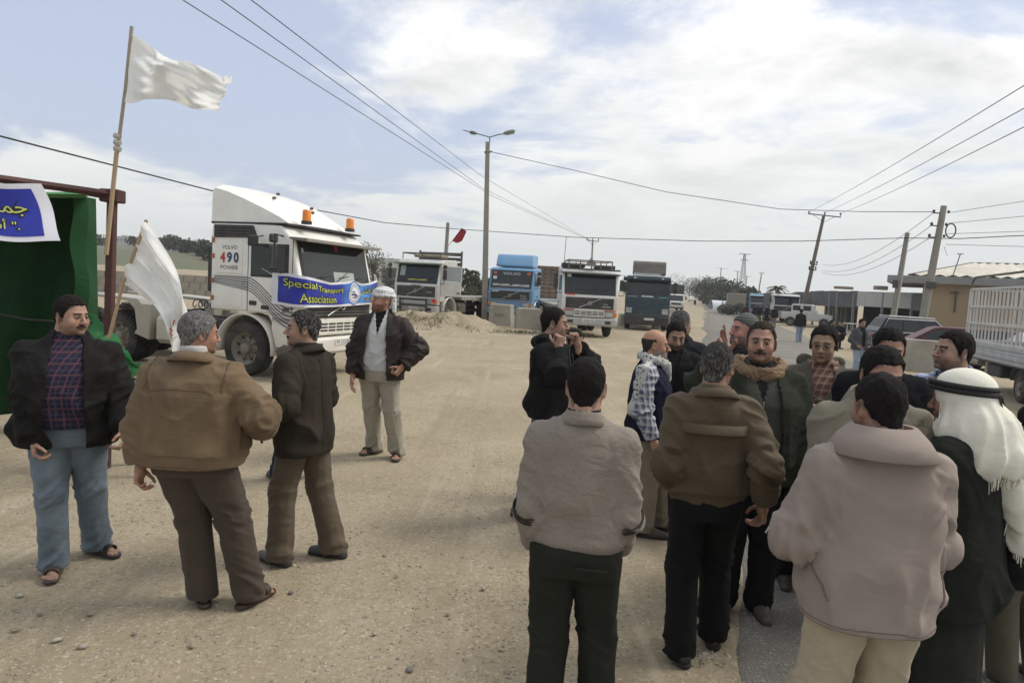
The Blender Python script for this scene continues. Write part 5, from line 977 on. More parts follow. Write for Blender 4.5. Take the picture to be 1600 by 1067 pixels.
def scania():
    Y = 38; p = at(1011, 480, Y); t = thing('dark_green_truck', 'dark blue-green truck with brown roof deflector between the white truck and the concrete blocks', 'truck', (p.x, Y, 0), R(-10), 'trucks parked off the road'); t.scale.z = 1.07; W_ = 1.22
    bp = paint('paint_dark_teal', (.022, .050, .068), .2, dz=(0, 1.0, .5)); prof = [(.10, .60), (.0, .66), (.0, 1.72), (.04, 1.85), (.22, 2.62), (.34, 2.80), (2.0, 2.88), (2.05, 1.1), (1.9, .95), (.9, .95), (.6, .60)]
    m = MB(); m.prism(prof, -W_, W_); m.build('cab', bp, t, 30, bevel=.05, seg=3)
    bs = ((.04, 1.85), (.22, 2.60)); m = MB(); panel_on_front(m, -1.12, 1.12, .0, .98, .002, .012, bs); m.build('windscreen_frame', BLKP, t, 0); m = MB(); panel_on_front(m, -1.06, 1.06, .05, .92, .012, .010, bs); m.build('windscreen', GLASS, t, 0)
    gsl = mat('slat_teal', (.04, .075, .095), .5)
    for i in range(7): m = MB(); m.box((0, -.025, .98+i*.105), (1.66, .04, .07), .01); m.build('grille_slat', gsl, t, 0)
    lettering('SCANIA', LW, t, MX((0, -.012, 1.775)), .1, .66, .105, offset=.006)
    for s in (-1, 1):
        m = MB(); m.box((s*.85, -.012, 1.745), (.52, .01, .03)); m.build('pale_stripe', mat('stripe_teal_pale', (.25, .5, .55), .5), t, 0)
        m = MB(); m.box((s*.98, -.02, .98), (.34, .04, .20), .01); m.build('headlight', HEADL, t, 0); m = MB(); m.box((s*.98, -.02, 1.12), (.34, .04, .06), .01); m.build('indicator', mat('lens_white', (.5, .5, .5), .2), t, 0)
        m = MB(); m.box((s*1.226, .75, 2.0), (.02, .9, 1.3), .01); dr = m.build('door', bp, t, 0); m = MB(); m.box((s*1.24, .75, 2.25), (.012, .74, .55)); m.build('side_window', GLASS, dr, 0)
        x = s*1.22; m = MB(); m.tube([(x, .3, 2.6), (x+s*.22, .05, 2.6), (x+s*.22, .05, 1.9), (x, .3, 1.9)], .016, 5); ma = m.build('mirror_arm', BLKP, t); m = MB(); m.box((x+s*.24, .04, 2.25), (.24, .10, .56), .03); m.build('mirror', BLKP, ma)
        m = MB(); m.box((s*.75, -.17, 2.70), (.12, .03, .07), .01); m.build('roof_lamp', LW, t, 0)
    m = MB(); m.box((0, .02, 2.68), (2.36, .40, .16), .04); m.build('sun_visor', bp, t); m = MB(); m.box((0, .05, .52), (2.44, .34, .46), .04); m.build('bumper', BLKP, t); m = MB(); m.box((.15, -.13, .60), (.54, .012, .12)); m.build('number_plate', PLATE, t, 0)
    deflector(t, mat('deflector_brown', (.115, .10, .088), .6, dirt=.3), .55, 1.7, 2.90, 3.62, .92, box=True); m = MB(); m.box((-.1, .5, 2.93), (1.5, .3, .06)); m.build('roof_edge', PW, t, 0)
    for i in range(2): m = MB(); m.tube([(-.4+i*.6, 0, 1.9), (.1+i*.6, .04, 2.05)], .012, 5); m.build('wiper', BLKP, t)
    chassis(t, .6, 8, (5.6,)); m = MB(); m.box((1.0, 5.2, 1.6), (.1, 6, .9)); m.build('side_board', paint('board_blue', (.05, .08, .13), .4), t, 0)
    m = MB(); m.box((0, 5.2, 1.15), (2.4, 6.2, .14)); m.build('flatbed', MATS['bed_dusty'], t, 0)
scania()
def box_truck():
    Y = 92; p = at(1056, 480, Y); t = thing('box_truck', 'small white box truck parked behind the dark green truck', 'truck', (p.x, Y, 0), R(-4), 'trucks parked off the road'); wp = paint('paint_white_f', (.62, .62, .58), .2)
    m = MB(); m.prism([(.1, .5), (0, .6), (0, 1.3), (.15, 1.45), (.45, 2.25), (.6, 2.35), (1.8, 2.35), (1.8, .7), (.6, .5)], -1.05, 1.05); m.build('cab', wp, t, 30, bevel=.05)
    bs = ((.13, 1.42), (.44, 2.22)); m = MB(); panel_on_front(m, -.92, .92, .0, .95, .004, .01, bs); m.build('windscreen', GLASS, t, 0); m = MB(); m.box((0, -.01, 1.05), (1.3, .03, .28), .01); m.build('grille', BLKP, t, 0); m = MB(); m.box((0, .02, .50), (2.1, .2, .22), .03); m.build('bumper', BLKP, t); m = MB(); m.box((0, 2.2, 2.0+.55), (2.5, 4.4-1.8, 2.6)); 
    m = MB(); m.box((0, 4.2, 2.25), (2.45, 4.7, 2.75), .04); m.build('cargo_box', mat('box_white', (.68, .68, .62), .5, dirt=.2), t); m = MB(); m.box((0, 1.83, 2.25), (2.5, .05, 2.85)); m.build('box_frame', BLKP, t, 0)
    for s in (-1, 1):
        m = MB(); m.box((s*.82, -.01, .82), (.3, .03, .16)); m.build('headlight', HEADL, t, 0); wheel(t, s*.9, .9, .42, .26, s, hub=False); wheel(t, s*.9, 5.0, .42, .4, s, hub=False); m = MB(); m.tube([(s*1.05, .4, 2.0), (s*1.28, .3, 2.0)], .02, 5); m.box((s*1.3, .3, 1.85), (.18, .06, .4), .02); m.build('mirror', BLKP, t)
    m = MB(); m.box((0, 3.5, .7), (.8, 6, .25)); m.build('chassis_frame', CHAS, t, 0)
box_truck()
def brick_load():
    # stacked brownish load seen between the blue and the white truck
    p = at(860, 470, 52); t = thing('brick_stack', 'tall stack of brown blocks on a trailer between the blue and the white truck', 'load', (p.x, 52, 0)); br = mat('brick_brown', (.19, .14, .10), .9, var=.5, vs=2, dirt=.3); blk = None
    for r_ in range(8):
        for c_ in range(5):
            if blk is None: m = MB(); m.box((0, 0, 0), (.46, .9, .29), .02); o = m.build('brick', br, t); blk = o.data
            else: o = link('brick', blk, t)
            o.location = (-.95+c_*.48+(r_ % 2)*.06, random.uniform(-.05, .05), 1.45+r_*.305)
    m = MB(); m.box((0, 1.5, 1.18), (2.5, 4, .2)); 
    for s in (-1, 1): m.box((s*.9, 1.5, .55), (.3, 1, 1.0), .2)
    m.build('trailer', CHAS, t)
    m = MB(); m.box((-1.2, -.4, 2.6), (.07, .07, 2.7)); m.box((1.25, -.4, 2.6), (.07, .07, 2.7)); m.build('stake', MATS['steel_dark'], t, 0)
brick_load()
def right_trucks():
    G = 'lorries parked across the road'; Y = 92; p = at(1150, 480, Y); t = thing('tipper_trailer', 'dusty beige tipper body on wheels at the roadside, left of the blue lorry', 'trailer', (p.x, Y, 0), R(-16), G); bg = mat('tipper_beige', (.27, .25, .20), .8, dirt=.4)
    m = MB(); m.box((0, 3, 1.95), (2.4, 6, 1.9), .05); m.build('tipper_body', bg, t)
    for k in range(5): m = MB(); m.box((-1.0+k*.5, -.03, 1.95), (.08, .08, 1.8)); m.build('body_rib', bg, t, 0)
    for s in (-1, 1):
        for y in (.6, 1.8, 4.5): wheel(t, s*.95, y, .5, .5, s, hub=False)
    m = MB(); m.box((0, 3, .8), (.9, 6, .3)); m.build('chassis_frame', CHAS, t, 0)
    Y = 78; p = at(1188, 480, Y); t = thing('blue_lorry', 'blue lorry with pale visor bar, standing behind the group of men across the road', 'truck', (p.x, Y, 0), R(-19), G); bp = paint('paint_blue_h', (.06, .25, .42), .3)
    volvo_cab(t, bp, L=1.9, visor=mat('visor_pale', (.42, .42, .40), .6), slots=False, diag=False, bars=3, bumper=bp, lower=bp, mirrors=True); m = MB(); m.box((0, -.03, 1.76), (2.1, .05, .12)); m.build('pale_bar', MATS['visor_pale'], t, 0); chassis(t, .6, 8, (5.5, 6.8))
    m = MB(); m.box((0, 5, 2.0), (2.45, 5.5, 1.9), .05); m.build('tipper_body', mat('tipper_grey', (.10, .10, .10), .8, dirt=.4), t)
    m = MB(); m.box((-.6, .8, 2.95), (.16, .16, .18), .03); m.box((.6, .8, 2.95), (.16, .16, .18), .03); m.build('roof_lamp', BLKP, t)
    Y = 67; p = at(1229, 480, Y); t = thing('white_lorry', 'white lorry with black windscreen and trailer body, nose beside the canopy', 'truck', (p.x, Y, 0), R(-12), G); wp = paint('paint_white_i', (.52, .52, .48), .35)
    volvo_cab(t, wp, L=1.95, visor=MATS['visor_black'], slots=True, bumper=BUMPG, ztop=2.80); chassis(t, .6, 8, (5.5, 6.8)); m = MB(); m.box((.2, 5.4, 2.1), (2.5, 6, 1.7), .05); m.build('cargo_body', mat('body_dark', (.05, .052, .055), .7, dirt=.3), t); m = MB(); m.lathe([(0, .25), (.1, .28), (.2, .2)], (-.7, .7, 2.86), 'Z', 14, cap=True); m.build('roof_lamp', BLKP, t)
def jeep():
    Y = 60; p = at(1268, 490, Y); t = thing('white_pickup', 'old white bonneted pickup under the edge of the shed canopy', 'pickup', (p.x, Y, 0), R(62)); wp = paint('paint_white_j', (.58, .58, .55), .3)
    # nose towards -Y local, turned to face right
    m = MB(); m.prism([(-1.7, .55), (-1.75, .75), (-1.72, 1.08), (-.65, 1.20), (-.45, 1.28), (-.20, 1.85), (-.05, 1.95), (1.5, 1.95), (1.58, 1.85), (1.6, 1.25), (2.4, 1.22), (2.4, .6), (-1.0, .5)], -.82, .82); m.build('body', wp, t, 30, bevel=.04)
    for s in (-1, 1):
        for y0 in (-.0, .85): m = MB(); m.box((s*.825, y0+.32, 1.60), (.02, .62, .42), .01); m.build('side_window', GLASS, t, 0)
        for y in (-1.1, 1.6): wheel(t, s*.78, y, .40, .24, s); arc_fender(t, s*.74, y, .5, .24, wp, 5, 175, z=.40)
        m = MB(); m.lathe([(0, .09), (.04, .08)], (s*.55, -1.74, .92), 'Y', 14, cap=True, sgn=-1); m.build('headlight', HEADL, t)
        m = MB(); m.box((s*.83, .32, 1.15), (.02, .14, .04)); m.build('handle', BLKP, t, 0)
    m = MB(); m.box((0, -1.76, .88), (.7, .04, .28), .01); m.build('grille', BLKP, t, 0); m = MB(); m.box((0, -1.85, .55), (1.6, .12, .16), .03); m.build('bumper', BLKP, t); m = MB(); panel_on_front(m, -.7, .7, .05, .9, .002, .01, ((-.45, 1.28), (-.2, 1.85))); m.build('windscreen', GLASS, t, 0)
right_trucks(); jeep()

def car(name, label, x, y, rz, body, L=4.5, W_=1.75, H_=1.45, wagon=True, trim=None, group=None, cat='car', low=False):
    """nose towards -Y local, centred"""
    t = thing(name, label, cat, (x, y, 0), rz, group); h = L/2; b = .92; hw = W_/2
    lower = [(-h, .35), (-h-.02, .60), (-h+.08, .74), (-h+1.05, .90), (-h+1.2, b), (h-.25, b+.02), (h, .80), (h+.02, .40), (h-.1, .28), (-h+.1, .26)]
    m = MB(); m.prism(lower, -hw, hw); m.build('body', body, t, 30, bevel=.07, seg=3)
    if wagon: gh = [(-h+1.10, b-.03), (-h+1.85, H_-.05), (-h+2.05, H_), (h-.75, H_+.01), (h-.55, H_-.04), (h-.18, b-.02)]
    else: gh = [(-h+1.15, b-.03), (-h+1.80, H_-.06), (-h+2.0, H_), (h-1.3, H_), (h-1.1, H_-.04), (h-.45, b)]
    def section(f, inset): return [(-hw*(.93 if z > b+.2 else .985)+inset, z) for y_, z in f]
    m = MB(); n = len(gh); vs = []
    for s in (-1, 1): vs += [(s*(hw-.02-(.17*(z-b)/(H_-b))), y_, z) for y_, z in gh]
    m.add(vs, [tuple(range(n)), tuple(range(2*n-1, n-1, -1))]+[(i, i+n, (i+1) % n+n, (i+1) % n) for i in range(n)]); m.build('cabin', body, t, 30, bevel=.04, seg=2)
    def q(s, y_, z, off=.006): return (s*(hw-.02-(.17*(z-b)/(H_-b))+off), y_, z)
    zt = H_-.08; zb = b+.05; f0, f1 = -h+1.35, -h+1.92; r0, r1 = (h-.42, h-.68) if wagon else (h-.80, h-1.15)
    cuts = [0, .36, .70, 1] if wagon else [0, .5, 1]
    for s in (-1, 1):
        for i in range(len(cuts)-1):
            a, c = cuts[i]+.012, cuts[i+1]-.012; pts = [q(s, f0+(r0-f0)*a, zb), q(s, f0+(r0-f0)*c, zb), q(s, f1+(r1-f1)*c, zt), q(s, f1+(r1-f1)*a, zt)]; m = MB(); m.add(pts, [(0, 1, 2, 3)]); m.build('side_window', GLASS, t, 0, solid=.008)
        if trim:
            m = MB(); m.tube([q(s, f0-.05, zb-.03, .012), q(s, r0+.06, zb-.03, .012), q(s, r1+.03, zt+.03, .012), q(s, f1, zt+.03, .012), q(s, f0-.05, zb-.03, .012)], .022, 5); m.build('window_trim', trim, t); m = MB(); m.tube([(s*(hw-.24), f1, H_+.05), (s*(hw-.24), r1, H_+.06)], .022, 5); m.build('roof_rail', trim, t)
        for y_ in (-h+.85, h-.85): wheel(t, s*(hw-.10), y_, .32, .21, s)
        m = MB(); m.box((s*(hw-.28), -h+.02, .66), (.40, .10, .14), .03); m.build('headlight', HEADL, t); m = MB(); m.box((s*(hw-.2), h+.0, .72), (.26, .08, .18), .02); m.build('tail_lamp', REDL, t)
        m = MB(); m.box((s*(hw+.06), -h+1.5, b+.06), (.14, .1, .10), .03); m.build('mirror', body, t)
        for y_ in (-.15, .75): m = MB(); m.box((s*(hw+.008), y_, .80), (.02, .14, .03)); m.build('handle', BLKP, t, 0)
    m = MB(); w = hw-.02-.05; w2 = hw-.02-.15; m.add([(-w, -h+1.22, b+.03), (w, -h+1.22, b+.03), (w2, -h+1.83, H_-.08), (-w2, -h+1.83, H_-.08)], [(0, 1, 2, 3)]); m.build('windscreen', GLASS, t, 0, solid=.016)
    e0, e1 = (h-.22, h-.55) if wagon else (h-.48, h-1.08); m = MB(); m.add([(-w, e0+.01, b+.03), (w, e0+.01, b+.03), (w2, e1+.01, H_-.10), (-w2, e1+.01, H_-.10)], [(0, 1, 2, 3)]); m.build('rear_window', GLASS, t, 0, solid=.016)
    m = MB(); m.box((0, -h+.0, .60), (.7, .06, .12), .02); m.build('grille', BLKP, t, 0); return t
BLKC = paint('paint_black_car', (.012, .013, .016), .05, .38, dz=(0, .6, .3)); MAR = paint('paint_maroon', (.07, .010, .016), .05, .38, dz=(0, .6, .3)); 
p = at(1437, 520, 31); car('black_estate_car', 'black car with white window trim and roof rails parked before the sheds', p.x, 31, R(80), BLKC, 4.5, 1.8, 1.58, True, mat('trim_white', (.7, .7, .7), .3), group='cars parked before the sheds')
p = at(1440, 520, 24.5); car('maroon_car', 'dark maroon car behind the concrete barrier', p.x+1.0, 24.5, R(-112), MAR, 4.9, 1.75, 1.42, True, group='cars parked before the sheds')
p = at(1545, 520, 22); car('silver_car', 'silver car half hidden behind the cage of the small truck', p.x+2.1, 23, R(-85), paint('paint_silver', (.45, .46, .47), .15, .3), 4.3, 1.72, 1.40, False, group='cars parked before the sheds')
Y = 190; p = at(1081, 470, Y); o = car('white_car', 'small white car driving towards us on the far road', p.x, Y, R(-12), paint('paint_white_car', (.65, .65, .63), .1), 4.2, 1.7, 1.42, False); o.location.z = tz(Y)+.03

def cage_truck():
    a = Vector((12.62, 19.0, 0)); d = Vector((-.305, -.952, 0)).normalized(); rz = math.atan2(-d.x, d.y)+math.pi  # local -Y points along d
    t = thing('cage_truck', 'small truck with silver ribbed sides and tall barred cage at the right edge', 'truck', (0, 0, 0), 0); 
    # local frame: x towards the far side, y from rear (0) to front (-)
    yaw = math.atan2(d.x, -d.y); t.location = a; t.rotation_euler.z = yaw
    # near side plane local x=0 extends to local +X or -X? keep the bed on the side away from the camera
    sgn = 1
    sv = mat('ribbed_silver', (.50, .51, .52), .45, .35, dirt=.35, dirtcol=(.28, .24, .18)); ws = mat('cage_white', (.60, .60, .56), .5, var=.2, dirt=.25, dirtcol=(.25, .15, .08)); Lb = 5.2; Wb = 2.1
    z0, z1 = .80, 1.20
    for x in (0, Wb):
        m = MB()
        for k in range(4): m.box((x, -Lb/2, z0+.05+k*.105), (.04+.02*(k % 2), Lb, .10), .012)
        m.build('bed_side', sv, t, 0)
    m = MB(); m.box((Wb/2, 0, (z0+z1)/2), (Wb, .04, z1-z0)); m.build('tail_board', sv, t, 0); m = MB(); m.box((Wb/2, -Lb/2, z0+.0), (Wb, Lb, .08)); m.build('bed_floor', CHAS, t, 0)
    zc = 2.62
    for x in (0, Wb):
        for y in (0, -Lb): m = MB(); m.box((x, y, (z1+zc)/2), (.07, .07, zc-z1)); m.build('cage_post', ws, t, 0)
        for z in (z1+.04, z1+.50, z1+.95, zc): m = MB(); m.box((x, -Lb/2, z), (.05, Lb, .05)); m.build('cage_rail', ws, t, 0)
        for k in range(20): m = MB(); m.box((x, -.14-k*.258, (z1+zc)/2), (.035, .035, zc-z1)); m.build('cage_bar', ws, t, 0)
    for z in (z1+.04, z1+.50, z1+.95, zc):
        for y in (0, -Lb): m = MB(); m.box((Wb/2, y, z), (Wb, .05, .05)); m.build('cage_rail', ws, t, 0)
    for k in range(11): m = MB(); m.box((.17+k*.175, 0, (z1+zc)/2), (.028, .028, zc-z1)); m.build('cage_bar', ws, t, 0)
    for x in (0, Wb): m = MB(); m.tube([(x, -.02, zc), (x, -.04, zc+.22), (x, -.25, zc+.32), (x, -Lb+.25, zc+.36), (x, -Lb, zc)], .03, 7); m.build('top_tube', mat('tube_brown', (.12, .10, .08), .6), t)
    m = MB(); 
    for x in (.45, 1.65): m.box((x, -Lb/2-.5, .62), (.10, Lb+1.5, .16))
    m.build('chassis_frame', CHAS, t, 0)
    for y in (-3.75,):
        for x, s in ((.18, -1), (Wb-.18, 1)): wheel(t, x, y, .38, .24, s); arc_fender(t, x, y, .48, .3, BLKP, 10, 170, z=.38)
    m = MB(); m.box((.2, -2.1, .58), (.3, .9, .3), .03); m.build('tool_box', mat('toolbox_dark', (.05, .05, .05), .7), t); m = MB(); m.box((.25, -1.25, .55), (.1, .5, .34), .01); m.build('mud_flap', mat('flap_cream', (.42, .38, .30), .8), t)
    # cab beyond the bed, outside the picture
    cw = paint('paint_cage_cab', (.6, .6, .57), .2); m = MB(); m.prism([(-Lb-.1, .6), (-Lb-.1, 2.15), (-Lb-.2, 2.25), (-Lb-1.1, 2.25), (-Lb-1.5, 1.45), (-Lb-1.62, 1.3), (-Lb-1.62, .5), (-Lb-.5, .5)], .1, Wb-.1); m.build('cab', cw, t, 30, bevel=.05)
    for x in (.09, Wb-.09): m = MB(); m.box((x, -Lb-.75, 1.75), (.02, .7, .5)); m.build('side_window', GLASS, t, 0); wheel(t, .2 if x < 1 else Wb-.2, -Lb-.95, .38, .24, -1 if x < 1 else 1)
    m = MB(); m.add([(.2, -Lb-1.51, 1.48), (Wb-.2, -Lb-1.51, 1.48), (Wb-.2, -Lb-1.14, 2.2), (.2, -Lb-1.14, 2.2)], [(0, 1, 2, 3)]); m.build('windscreen', GLASS, t, 0, solid=.02)
cage_truck()
# ================================================================== people: surfaces grown from distance fields
def nrm(v): v = np.asarray(v, dtype=np.float32); return v/(np.linalg.norm(v)+1e-9)
def smin(a, b, k): h = np.clip(.5+.5*(b-a)/k, 0, 1); return b+(a-b)*h-k*h*(1-h)
def smax(a, b, k): return -smin(-a, -b, k)
def ell(P, c, r, Rm=None):
    q = P-np.asarray(c, dtype=np.float32)
    if Rm is not None: q = q@Rm
    r = np.asarray(r, dtype=np.float32); k0 = np.linalg.norm(q/r, axis=1); k1 = np.linalg.norm(q/(r*r), axis=1)+1e-9
    return k0*(k0-1)/k1
def cap(P, a, b, ra, rb):
    a = np.asarray(a, dtype=np.float32); b = np.asarray(b, dtype=np.float32); ba = b-a
    t = np.clip(((P-a)@ba)/(ba@ba+1e-9), 0, 1)
    return np.linalg.norm(P-a-t[:, None]*ba, axis=1)-(ra+(rb-ra)*t)
def loft(P, S, ex=2.3, cap_=True):
    """S rows: z, rx, ry_front, ry_back, cx, cy"""
    S = np.asarray(S, dtype=np.float32); S = S[np.argsort(S[:, 0])]
    z = np.clip(P[:, 2], S[0, 0], S[-1, 0])
    g = lambda i: np.interp(z, S[:, 0], S[:, i]).astype(np.float32)
    rx = g(1); x = P[:, 0]-g(4); y = P[:, 1]-g(5); ry = np.where(y < 0, g(2), g(3))
    q = (np.abs(x/rx)**ex+np.abs(y/ry)**ex)**(1/ex)
    d = (q-1)*np.minimum(rx, ry)*.95
    if cap_: d = np.maximum(d, np.maximum(S[0, 0]-P[:, 2], P[:, 2]-S[-1, 0]))
    return d
def surfnet(fn, lo, hi, h):
    lo = np.asarray(lo, dtype=np.float32); hi = np.asarray(hi, dtype=np.float32)
    n = np.maximum(((hi-lo)/h).astype(int)+2, 4)
    # coarse pass to skip empty space: evaluate full grid (vectorised)
    ax = [lo[i]+h*np.arange(n[i], dtype=np.float32) for i in range(3)]
    G = np.stack(np.meshgrid(*ax, indexing='ij'), -1).reshape(-1, 3)
    # coarse cull
    st = 4; cn = [(k+st-1)//st for k in n]
    cax = [lo[i]+h*st*(np.arange(cn[i], dtype=np.float32)+.5) for i in range(3)]
    CG = np.stack(np.meshgrid(*cax, indexing='ij'), -1).reshape(-1, 3)
    cd = fn(CG).reshape(cn)
    act = np.abs(cd) < h*st*1.6+.012
    big = np.repeat(np.repeat(np.repeat(act, st, 0), st, 1), st, 2)[:n[0], :n[1], :n[2]].ravel()
    sg = np.repeat(np.repeat(np.repeat(cd, st, 0), st, 1), st, 2)[:n[0], :n[1], :n[2]].ravel()
    D = np.where(sg > 0, 1., -1.).astype(np.float32)
    idx = np.nonzero(big)[0]
    D[idx] = fn(G[idx])
    D = D.reshape(n)
    D[0] = D[-1] = 1; D[:, 0] = D[:, -1] = 1; D[:, :, 0] = D[:, :, -1] = 1
    ins = D < 0
    c = np.zeros([k-1 for k in n], dtype=np.int8)
    for i in (0, 1):
        for j in (0, 1):
            for k in (0, 1): c += ins[i:n[0]-1+i, j:n[1]-1+j, k:n[2]-1+k]
    ac = np.argwhere((c > 0) & (c < 8)); vid = -np.ones(c.shape, dtype=np.int64); vid[ac[:, 0], ac[:, 1], ac[:, 2]] = np.arange(len(ac))
    sumv = np.zeros((len(ac), 3), dtype=np.float32); cnt = np.zeros(len(ac), dtype=np.float32)
    cr = [(i, j, k) for i in (0, 1) for j in (0, 1) for k in (0, 1)]
    for a in cr:
        for axn in range(3):
            if a[axn]: continue
            b = list(a); b[axn] = 1
            da = D[ac[:, 0]+a[0], ac[:, 1]+a[1], ac[:, 2]+a[2]]; db = D[ac[:, 0]+b[0], ac[:, 1]+b[1], ac[:, 2]+b[2]]
            x = (da < 0) != (db < 0); t = np.where(x, da/(da-db+1e-12), 0)
            p = np.tile(np.asarray(a, dtype=np.float32), (len(ac), 1)); p[:, axn] = t
            sumv += p*x[:, None]; cnt += x
    V = lo+(ac+sumv/np.maximum(cnt, 1)[:, None])*h
    Q = []
    for axn in range(3):
        sl0 = [slice(1, n[i]-1) for i in range(3)]; sl0[axn] = slice(0, n[axn]-1); sl1 = list(sl0); sl1[axn] = slice(1, n[axn])
        A = ins[tuple(sl0)]; B = ins[tuple(sl1)]; e = np.argwhere(A != B)
        if not len(e): continue
        off = [1, 1, 1]; off[axn] = 0; e = e+np.array(off); fl = ins[e[:, 0], e[:, 1], e[:, 2]]
        u, v = (axn+1) % 3, (axn+2) % 3
        def cell(du, dv):
            q = e.copy(); q[:, u] -= du; q[:, v] -= dv; return vid[q[:, 0], q[:, 1], q[:, 2]]
        q = np.stack([cell(1, 1), cell(0, 1), cell(0, 0), cell(1, 0)], 1); q[~fl] = q[~fl][:, ::-1]; Q.append(q)
    return V.astype(np.float32), np.concatenate(Q)
def normals(V, F):
    a = np.cross(V[F[:, 2]]-V[F[:, 0]], V[F[:, 3]]-V[F[:, 1]]); Nn = np.zeros_like(V)
    for i in range(4): np.add.at(Nn, F[:, i], a)
    return Nn/(np.linalg.norm(Nn, axis=1)[:, None]+1e-9)
def relax(V, F, it=1, w=.5):
    for _ in range(it):
        S = np.zeros_like(V); C = np.zeros(len(V), dtype=np.float32)
        for i in range(4):
            j = (i+1) % 4; np.add.at(S, F[:, i], V[F[:, j]]); np.add.at(S, F[:, j], V[F[:, i]]); np.add.at(C, F[:, i], 1); np.add.at(C, F[:, j], 1)
        V = V*(1-w)+S/np.maximum(C, 1)[:, None]*w
    return V.astype(np.float32)

def ik(S, Wt, l1, l2, hint):
    S = np.asarray(S, dtype=np.float32); Wt = np.asarray(Wt, dtype=np.float32); d = Wt-S; L = np.linalg.norm(d)
    if L > (l1+l2)*.995: d = d*((l1+l2)*.995/L); L = np.linalg.norm(d); Wt = S+d
    a = (l1*l1-l2*l2+L*L)/(2*L); hh = math.sqrt(max(l1*l1-a*a, 0)); n = d/L
    hint = np.asarray(hint, dtype=np.float32)-S; pr = hint-n*(hint@n); pr = nrm(pr)
    return S+n*a+pr*hh, Wt

